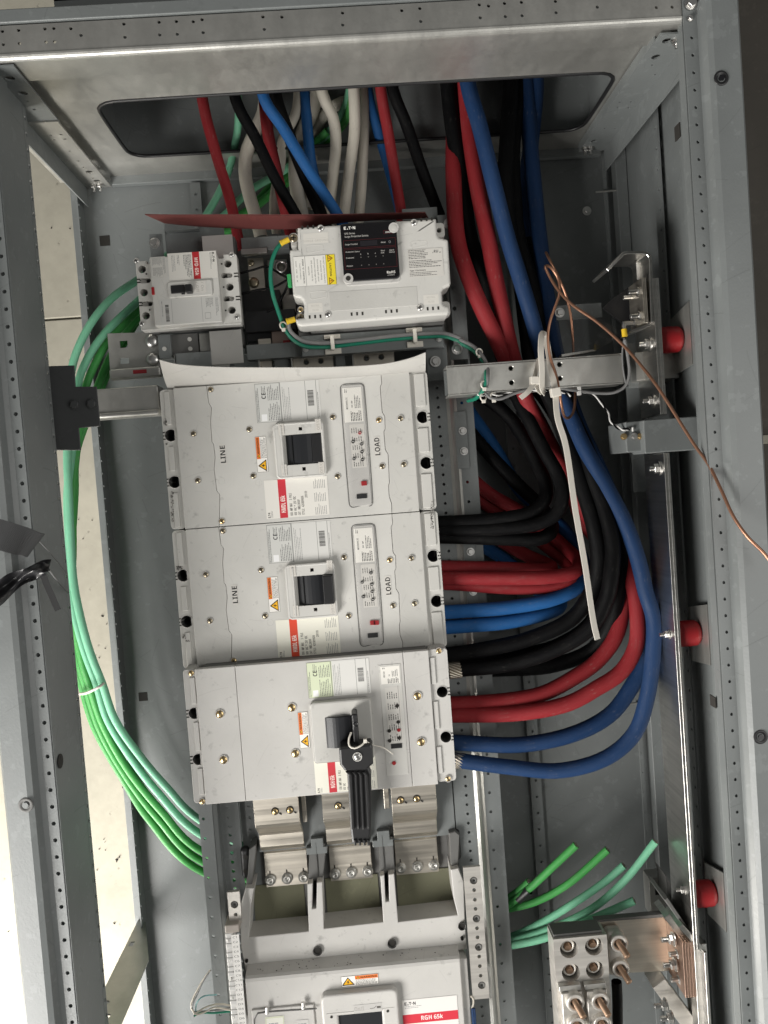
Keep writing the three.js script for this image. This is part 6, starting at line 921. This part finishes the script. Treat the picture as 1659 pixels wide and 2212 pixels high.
  holes.forEach((c, i) => {
    const b = part(lug, 'set_screw', new THREE.LatheGeometry([[0.0112, -0.03], [0.0112, 0.004], [0.0095, 0.006], [0.0072, 0.006], [0.0066, -0.004], [0.0001, -0.004]].map(([u, v]) => new THREE.Vector2(u, v)), 24).rotateX(Math.PI / 2).translate(c.x, c.y, 0.006), M.alu);
    part(b, 'strand_end', place(new THREE.CylinderGeometry(0.0062, 0.0068, 0.01, 7).rotateX(Math.PI / 2), V3(c.x + 0.0005, c.y - 0.003, 0.007), V3(0.02, -0.2, 1)), M.stud);
  });
  const stud = (t, x, y, z) => { const c = q(x, y, z), b = part(t, 'set_screw', new THREE.LatheGeometry([[0.0142, -0.02], [0.0142, 0.003], [0.012, 0.005], [0.0085, 0.005], [0.0075, -0.003], [0.0001, -0.003]].map(([u, v]) => new THREE.Vector2(u, v)), 24).rotateX(Math.PI / 2).translate(c.x, c.y, z), M.alu); part(b, 'stud', place(new THREE.LatheGeometry([[0.0001, -0.006], ...Array.from({ length: 19 }, (_, i) => [i % 2 ? 0.0052 : 0.0046, -0.006 + i * 0.0017]), [0.0001, 0.026]].map(([u, v]) => new THREE.Vector2(u, v)), 10).rotateX(Math.PI / 2), V3(c.x, c.y, z), V3(0.3, -0.5, 0.8)), M.stud); };
  [[[200, 985], [392, 1300]], [[410, 970], [600, 1300]]].forEach(([a0, b0], i) => {
    const t = thing('lug_block', i ? 'small aluminium lug with copper stud beside the black cable' : 'small aluminium lug with copper stud at the outer lower corner', 'lug', q(a0[0], 1300, 0.03), 'aluminium lug blocks'), rc = RC2(q(...a0, 0.035), q(...b0, 0.035));
    part(t, 'block', bx(rc[0], rc[1], rc[2], rc[3], 0.021, 0.035, 0.0015), M.alu); part(t, 'block_top', bx(rc[0] - 0.002, rc[1], rc[3] + 0.0005, rc[3] + 0.009, 0.0205, 0.031, 0.001), M.zinc);
    stud(t, i ? 515 : 310, i ? 1035 : 1048, 0.038); stud(t, i ? 530 : 325, i ? 1225 : 1238, 0.038);
  });
  const t2 = thing('lug_block', 'pair of round lugs with long copper studs on the tinned plate', 'lug', q(680, 640, 0), 'aluminium lug blocks');
  part(t2, 'block', bx(q(600, 500).x, q(740, 500).x, q(690, 890).y, q(660, 520).y, -0.0195, 0.004, 0.006), M.alu); stud(t2, 672, 555, 0.008); stud(t2, 685, 765, 0.008);
  cable('black_cable', 'black cable hanging below the pair of round lugs', M.blackJ, 11.5, seg('w6', [[655, 880, -0.008], [662, 1000, -0.008], [665, 1330, -0.008]]), undefined, false);
}
// ---------- loose parts ----------
function sheet(name, label, A, B, C, mat, t = 0.0006) {     // A far edge, B near edge: [key, x, y, z]
  const cu = (l) => new THREE.CatmullRomCurve3(l.map((p) => W(...p)), false, 'centripetal'), a = cu(A), b = cu(B), n = 48, m = 8, P = [], I = [];
  for (let s = 0; s < 2; s++) for (let i = 0; i <= n; i++) for (let j = 0; j <= m; j++) { const p = a.getPoint(i / n).lerp(b.getPoint(i / n), j / m); p.y += C * Math.sin(j / m * Math.PI) + s * t; P.push(p.x, p.y, p.z); }
  const k = (n + 1) * (m + 1), id = (s, i, j) => s * k + i * (m + 1) + j;
  for (let i = 0; i < n; i++) for (let j = 0; j < m; j++) { I.push(id(0, i, j), id(0, i, j + 1), id(0, i + 1, j), id(0, i + 1, j), id(0, i, j + 1), id(0, i + 1, j + 1)); I.push(id(1, i, j), id(1, i + 1, j), id(1, i, j + 1), id(1, i + 1, j), id(1, i + 1, j + 1), id(1, i, j + 1)); }
  for (let i = 0; i < n; i++) for (const j of [0, m]) I.push(id(0, i, j), id(0, i + 1, j), id(1, i, j), id(0, i + 1, j), id(1, i + 1, j), id(1, i, j));
  for (let j = 0; j < m; j++) for (const i of [0, n]) I.push(id(0, i, j), id(1, i, j), id(0, i, j + 1), id(0, i, j + 1), id(1, i, j), id(1, i, j + 1));
  const g = new THREE.BufferGeometry(); g.setAttribute('position', new THREE.Float32BufferAttribute(P, 3)); g.setIndex(I); g.computeVertexNormals();
  return solo(name, label, 'sheet', g, mat);
}
sheet('fibre_sheet', 'thin dark red fibre sheet lying across the top of the surge device', [['z4', 375, 214, -0.04], ['z4', 650, 240, -0.042], ['z4', 1150, 264, -0.042], ['z4', 1600, 262, -0.042], ['z5', 600, 185, -0.042], ['z5', 1275, 150, -0.042]], [['z4', 198, 136, 0.012], ['z4', 500, 140, 0.012], ['z4', 1000, 138, 0.012], ['z4', 1500, 140, 0.012], ['z5', 500, 122, 0.012], ['z5', 1248, 104, 0.012]], 0, M.fibre, 0.0012);
sheet('insulating_sheet', 'curled white insulating sheet sticking out above the top large breaker', [['y1', 112, 196, -0.012], ['y1', 400, 178, -0.012], ['y1', 800, 152, -0.012], ['y1', 1200, 124, -0.012], ['y1', 1500, 104, -0.012]], [['y1', 64, 36, 0.045], ['y1', 150, 58, 0.04], ['y1', 350, 74, 0.03], ['y1', 700, 78, 0.025], ['y1', 1050, 74, 0.025], ['y1', 1300, 55, 0.028], ['y1', 1430, 24, 0.035], ['y1', 1502, -4, 0.042]], -0.006, M.paper);
{ // copper wire
  solo('copper_wire', 'loose bare copper wire looped over the nylon tie and trailing out over the post', 'wire', tube([...seg('y5', [[1700, 610, 0.27], [1640, 530, 0.265], [1560, 450, 0.26], [1490, 350, 0.25], [1430, 220, 0.235], [1365, 90, 0.215], [1300, 0, 0.2]]), ...seg('w3', [[1659, 1135, 0.165], [1540, 980, 0.145], [1400, 820, 0.125], [1200, 640, 0.105], [1000, 500, 0.085], [890, 385, 0.07], [820, 270, 0.06], [795, 205, 0.052], [830, 210, 0.045], [880, 275, 0.04], [905, 350, 0.04], [900, 430, 0.045], [870, 520, 0.048], [835, 620, 0.048], [815, 740, 0.045], [830, 900, 0.04], [870, 1020, 0.04], [900, 1150, 0.045], [918, 1270, 0.04], [940, 1360, 0.025], [975, 1375, 0.005], [1010, 1330, -0.01], [1025, 1220, -0.03], [1020, 1100, -0.045], [1012, 880, -0.04], [995, 620, -0.02], [960, 450, 0], [900, 300, 0.005], [830, 160, -0.01], [800, 100, -0.03]])].map((p) => W(...p)), 0.0021, 10, 260), M.copperWire);
}
{ // long nylon tie
  const t = thing('nylon_cable_tie', 'wide natural nylon cable tie hanging from the cross strut over the bundle', 'cable tie', W('w3', 800, 1000, 0.05));
  const w = 0.0088, N = V3(0.1, 0, 1), p = (k, x, y, z) => W(k, x, y, z);
  part(t, 'strap', ribbon([p('w3', 790, 1185, 0.035), p('w3', 770, 1150, 0.05), p('w3', 768, 1000, 0.058), p('w3', 760, 850, 0.06), p('w3', 766, 742, 0.052), p('w3', 775, 726, 0.04), p('w3', 792, 738, 0.03), p('w3', 815, 850, 0.034), p('w3', 838, 1000, 0.038), p('w3', 862, 1110, 0.045), p('w3', 876, 1180, 0.052)], w, 0.0018, (u) => V3(0.5, 0, 1).lerp(V3(-0.2, 0.2, 1), u), 60), M.nylon);
  part(t, 'tail', ribbon([p('w3', 872, 1190, 0.05), p('w3', 890, 1380, 0.055), p('w4', 830, 300, 0.055), p('w4', 900, 760, 0.055), p('w4', 960, 1100, 0.05), p('y5', 805, 880, 0.048), p('y5', 822, 952, 0.048)], w, 0.0018, V3(0.25, 0, 1), 50), M.nylon);
  const c = W('w3', 872, 1178, 0.055); part(t, 'lock_head', bx(-0.0072, 0.0072, -0.0065, 0.0065, -0.006, 0.006, 0.0015).rotateZ(0.12).translate(c.x, c.y, c.z), M.nylon);
  const t2 = thing('nylon_cable_tie', 'shorter nylon cable tie knotted beside the long one on the strut', 'cable tie', W('w3', 700, 1100, 0.045)), d = W('w3', 712, 1088, 0.05);
  part(t2, 'lock_head', bx(-0.0068, 0.0068, -0.006, 0.006, -0.006, 0.006, 0.0015).rotateZ(-0.1).translate(d.x, d.y, d.z), M.nylon);
  part(t2, 'strap', ribbon([p('w3', 745, 925, 0.03), p('w3', 722, 1010, 0.045), p('w3', 712, 1080, 0.048), p('w3', 735, 1150, 0.042), p('w3', 765, 1182, 0.032)], w * 0.8, 0.0016, V3(0.4, 0, 1), 24), M.nylon);
  part(t2, 'tail', ribbon([p('w3', 705, 1090, 0.05), p('w3', 690, 1135, 0.056), p('w3', 655, 1180, 0.06), p('w3', 602, 1222, 0.06)], w * 0.85, 0.0016, V3(-0.3, 0.5, 1), 24), M.nylon);
}
{ // earth leads of the surge device
  const ring = (t, k, x, y, x2, y2, z) => { const a = W(k, x, y, z), b = W(k, x2, y2, z); part(t, 'crimp_sleeve', rod(a, b, 0.0042, 14), M.yellow); const d = b.clone().sub(a).normalize(); part(t, 'sleeve_rim', rod(b, b.clone().addScaledVector(d, 0.0025), 0.0046, 14), M.yellow); };
  const t = thing('earth_lead', 'green earth wire with yellow ring terminals curving under the surge device', 'wire', W('z5', 120, 980, 0.01));
  part(t, 'wire', tube([...seg('z5', [[90, 350, 0.012], [50, 400, 0.014], [12, 500, 0.014], [2, 620, 0.012], [20, 760, 0.008], [60, 890, 0.002], [105, 1010, -0.004], [165, 1110, -0.01], [260, 1175, -0.014], [420, 1190, -0.015], [700, 1160, -0.015], [1000, 1125, -0.015], [1250, 1105, -0.016], [1420, 1105, -0.018], [1540, 1150, -0.022]]), ...seg('w3', [[140, 795, -0.02], [230, 850, -0.012], [290, 910, 0.0], [330, 985, 0.012], [338, 1060, 0.026], [325, 1140, 0.026], [270, 1215, 0.01], [200, 1243, -0.03]])].map((p) => W(...p)), 0.0031, 10, 200), M.greenWire);
  ring(t, 'z5', 150, 320, 92, 348, 0.012);
  const t2 = thing('earth_lead', 'dark wire with yellow terminal clipped along the green earth wire', 'wire', W('z5', 170, 980, 0.01));
  part(t2, 'wire', tube([...seg('z5', [[150, 985, 0.006], [150, 1030, 0.002], [175, 1075, -0.004], [250, 1130, -0.01], [400, 1155, -0.012], [700, 1132, -0.012], [1000, 1098, -0.012], [1250, 1080, -0.013], [1420, 1080, -0.015], [1550, 1125, -0.02]]), ...seg('w3', [[140, 770, -0.018], [240, 825, -0.01], [310, 900, 0.004], [348, 985, 0.016], [350, 1060, 0.028], [340, 1140, 0.026]])].map((p) => W(...p)), 0.003, 10, 160), M.greyJ);
  ring(t2, 'z5', 200, 962, 142, 980, 0.01);
  const clip = (l, k, x, y, s) => { const c = W(k, x, y, -0.02), g = thing('tie_mount', l, 'tie mount', c, 'nylon tie mounts'); part(g, 'pad', bx(c.x - s, c.x + s, c.y + 0.006, c.y + 0.013, -0.022, -0.019, 0.001), M.nylon); part(g, 'pad', bx(c.x - s, c.x + s, c.y - 0.017, c.y - 0.008, -0.022, -0.019, 0.001), M.nylon); part(g, 'saddle', bx(c.x - 0.003, c.x + 0.003, c.y - 0.012, c.y + 0.01, -0.02, -0.007, 0.0015), M.nylon); };
  clip('clear tie mount holding the earth wires, nearer the yellow terminals', 'z5', 502, 1155, 0.0125); clip('clear tie mount holding the earth wires, nearer the right channel', 'z5', 1162, 1100, 0.0125);
  const knot = (l, k, x, y, z) => { const c = W(k, x, y, z), g = thing('small_cable_tie', l, 'cable tie', c, 'small white cable ties'); part(g, 'loop', new THREE.TorusGeometry(0.0055, 0.0013, 6, 18).rotateY(0.5).translate(c.x, c.y, c.z), M.nylon); part(g, 'lock_head', bx(c.x - 0.0028, c.x + 0.0028, c.y - 0.009, c.y - 0.004, c.z - 0.002, c.z + 0.004, 0.0008), M.nylon); };
  knot('small white tie at the upper bend of the green earth wire', 'w3', 285, 870, 0.0); knot('small white tie on the green earth wire in front of the strut', 'w3', 322, 1120, 0.028); knot('small white tie at the lower end of the green earth wire', 'w3', 316, 1215, 0.02); knot('small white tie on the grey wire under the strut', 'w3', 395, 1210, 0.02); knot('small white tie under the yellow terminal of the surge device', 'z5', 105, 1015, 0.002);
  const t3 = thing('grey_control_wire', 'thin grey wire under the strut ending in a yellow terminal on the bus bolt', 'wire', W('w3', 900, 1150, 0.0));
  part(t3, 'wire', tube(seg('w3', [[330, 1185, 0.02], [370, 1220, 0.022], [440, 1230, 0.022], [560, 1185, 0.02], [700, 1150, 0.018], [850, 1145, 0.014], [1040, 1165, 0.01], [1200, 1185, 0.01], [1330, 1178, 0.015], [1410, 1130, 0.02], [1442, 1040, 0.025], [1430, 900, 0.03], [1408, 770, 0.035]]).map((p) => W(...p)), 0.0024, 8, 120), M.greyJ);
  part(t3, 'wire', tube(seg('w3', [[1405, 760, 0.034], [1390, 850, 0.028], [1395, 1000, 0.024], [1415, 1110, 0.02]]).map((p) => W(...p)), 0.0014, 8), M.greyJ);
  { const a = W('w3', 1402, 690, 0.036), b = W('w3', 1408, 748, 0.036); part(t3, 'crimp_sleeve', rod(a, b, 0.0042, 12), M.yellow); part(t3, 'ring_tongue', rod(W('w3', 1398, 655, 0.036), a, 0.0028, 10), M.bolt); }
  // white tie mount below the strut and twisted pair
  const c = W('w3', 1040, 1150, 0.0), g = thing('tie_mount', 'white tie mount stuck below the cross strut', 'tie mount', c, 'nylon tie mounts'); part(g, 'pad', bx(c.x - 0.018, c.x + 0.016, c.y + 0.003, c.y + 0.0055, -0.012, 0.014, 0.001), M.whitePlastic); part(g, 'saddle', bx(c.x - 0.003, c.x + 0.003, c.y - 0.011, c.y + 0.003, 0.006, 0.012, 0.001), M.whitePlastic);
  const pair = (l, pts, turns) => {
    const cu = new THREE.CatmullRomCurve3(pts.map((p) => W(...p)), false, 'centripetal'), t4 = thing('twisted_pair', l, 'wire', cu.getPoint(0));
    for (const s of [0, 1]) { const P = []; for (let i = 0; i <= 90; i++) { const u = i / 90, a = u * turns * 6.283 + s * Math.PI, d = cu.getTangent(u), n = V3(0, 0, 1).addScaledVector(d, -d.z).normalize(), b = new THREE.Vector3().crossVectors(d, n); P.push(cu.getPoint(u).addScaledVector(n, Math.cos(a) * 0.0014).addScaledVector(b, Math.sin(a) * 0.0014)); } part(t4, s ? 'dark_wire' : 'white_wire', tube(P, 0.0013, 6, 140), s ? M.blackJ : M.whitePlastic); }
  };
  pair('black and white twisted pair running from the strut to the lower bar support', seg('w3', [[1060, 1165, 0.0], [1130, 1185, 0.0], [1215, 1240, 0.01], [1275, 1340, 0.02], [1310, 1410, 0.03], [1380, 1462, 0.045], [1450, 1464, 0.053]]), 3.6);
  pair('black and white twisted pair lying along the underside of the strut', seg('w3', [[270, 1195, 0.016], [360, 1200, 0.02], [460, 1195, 0.02], [560, 1180, 0.018], [680, 1165, 0.016], [820, 1165, 0.014], [930, 1175, 0.012], [985, 1210, 0.008]]), 5);
  { const t5 = thing('wire_connector', 'small brass screw terminals where the twisted pair ends', 'terminal', W('w3', 1460, 1500, 0.055)); for (const [x, y, m] of [[1400, 1520, M.brass], [1480, 1515, M.bolt], [1530, 1518, M.brass]]) part(t5, 'terminal_screw', hexBolt(W('w3', x, y, 0.0515), V3(-0.3, 0, 1), 0.0032), m); part(t5, 'white_tip', rod(W('w3', 1468, 1450, 0.054), W('w3', 1470, 1480, 0.054), 0.0016, 8), M.whitePlastic); }
  // black leads from the small breaker to the surge device contacts
  const bl = thing('contact_leads', 'thin black leads meeting at the green plug of the surge device', 'wire', W('z4', 1490, 700, 0.0));
  for (const l of [[[1060, 660, -0.03], [1180, 630, -0.025], [1290, 600, -0.015], [1370, 640, -0.005], [1480, 705, 0.0]], [[1070, 850, -0.03], [1200, 815, -0.028], [1350, 790, -0.015], [1430, 750, -0.004], [1485, 720, 0.0]], [[1300, 1010, -0.04], [1380, 960, -0.03], [1430, 880, -0.015], [1480, 780, -0.002], [1492, 735, 0.0]]]) part(bl, 'lead', tube(l.map(([x, y, z]) => W('z4', x, y, z)), 0.0018, 8), M.blackJ);
  part(bl, 'plug', rbx(RC2(W('z4', 1476, 668, 0.004), W('z4', 1522, 778, 0.004)), -0.008, 0.004, 0.0012), M.greenPlug);
  // clear polycarbonate barrier behind the copper loop
  const pc = solo('clear_barrier', 'clear plastic barrier with a bright lower edge, above the cross strut', 'barrier', ext(PP('w3', [[870, 630], [1170, 590], [1420, 720], [1180, 860], [925, 905]].reverse(), -0.03), -0.032, -0.03, { bevel: 0.0004, seg: 1 }), M.clear);
  const bk = thing('barrier_bracket', 'galvanised angle holding the clear barrier above the strut', 'bracket', W('w3', 1000, 560, -0.06)); part(bk, 'plate', rbx(RC2(W('w3', 865, 510, -0.06), W('w3', 1235, 600, -0.06)), -0.064, -0.06, 0.001), M.paint); part(bk, 'bright_flange', ext(PP('w3', [[920, 885], [1160, 848], [1190, 858], [920, 905]].reverse(), -0.02), -0.036, -0.02), M.zinc); part(bk, 'bolt', hexBolt(W('w3', 905, 565, -0.06), V3(0, 0, 1), 0.005), M.bolt);
}
{ // strap and tape on the post of the open side
  const n = V3(0.1, 0.1, 1);
  const st = solo('black_webbing', 'black webbing strap hooked over the cabinet post', 'strap', ribbon([W('y7', -60, 790, 0.3), W('y7', 60, 825, 0.29), W('y7', 160, 855, 0.275), W('y7', 275, 890, 0.238)], 0.034, 0.0015, n, 20), std([0.055, 0.056, 0.058], { roughness: 0.7, bumpMap: weave, bumpScale: 0.0004 }));
  const w = thing('black_film', 'crumpled glossy black film and loose tape below the webbing strap', 'plastic film', W('y7', 150, 1200, 0.27));
  const g = new THREE.PlaneGeometry(1, 1, 40, 20), p = g.attributes.position;
  for (let i = 0; i < p.count; i++) {
    const u = p.getX(i) + 0.5, v = p.getY(i) + 0.5, mid = [-40 + 420 * u, 1285 - 228 * u - 30 * Math.sin(u * 3)], h = 112 - 62 * u + 12 * Math.sin(u * 9);
    const c = W('y7', mid[0] + (v - 0.5) * 30, mid[1] - (v - 0.5) * 2 * h, 0.262 + 0.014 * Math.sin(u * 8 + v * 4) * Math.sin(v * 3.14) + 0.004 * Math.sin(u * 13 + v * 7) + 0.003 * Math.sin(v * 9 - u * 6) - 0.012 * u); p.setXYZ(i, c.x, c.y, c.z);
  }
  g.computeVertexNormals(); const back = g.clone(); back.translate(0, 0, -0.0006); part(w, 'film', [g, back], M.filmBlack ?? (M.filmBlack = std([0.02, 0.02, 0.022], { roughness: 0.32 })));
  part(w, 'tape_end', ribbon([W('y7', 335, 1120, 0.252), W('y7', 360, 1190, 0.25), W('y7', 395, 1270, 0.248), W('y7', 448, 1390, 0.245)], 0.0075, 0.0008, V3(0.5, 0, 1), 24), M.black);
  const ln = thing('steel_lanyard', 'thin pale cord stretched from the strap to the post edge', 'cord', W('y7', 400, 1030, 0.2)); part(ln, 'cord', tube([W('y7', 270, 820, 0.236), W('y7', 390, 950, 0.2), W('y7', 520, 1110, 0.13)], 0.0009, 6), M.greyJ); part(ln, 'cord', tube([W('y7', 380, 1080, 0.236), W('y7', 450, 1170, 0.19), W('y7', 524, 1246, 0.125)], 0.0012, 6), M.greyJ);
}
scene.updateMatrixWorld(true);
renderer.render(scene, camera);
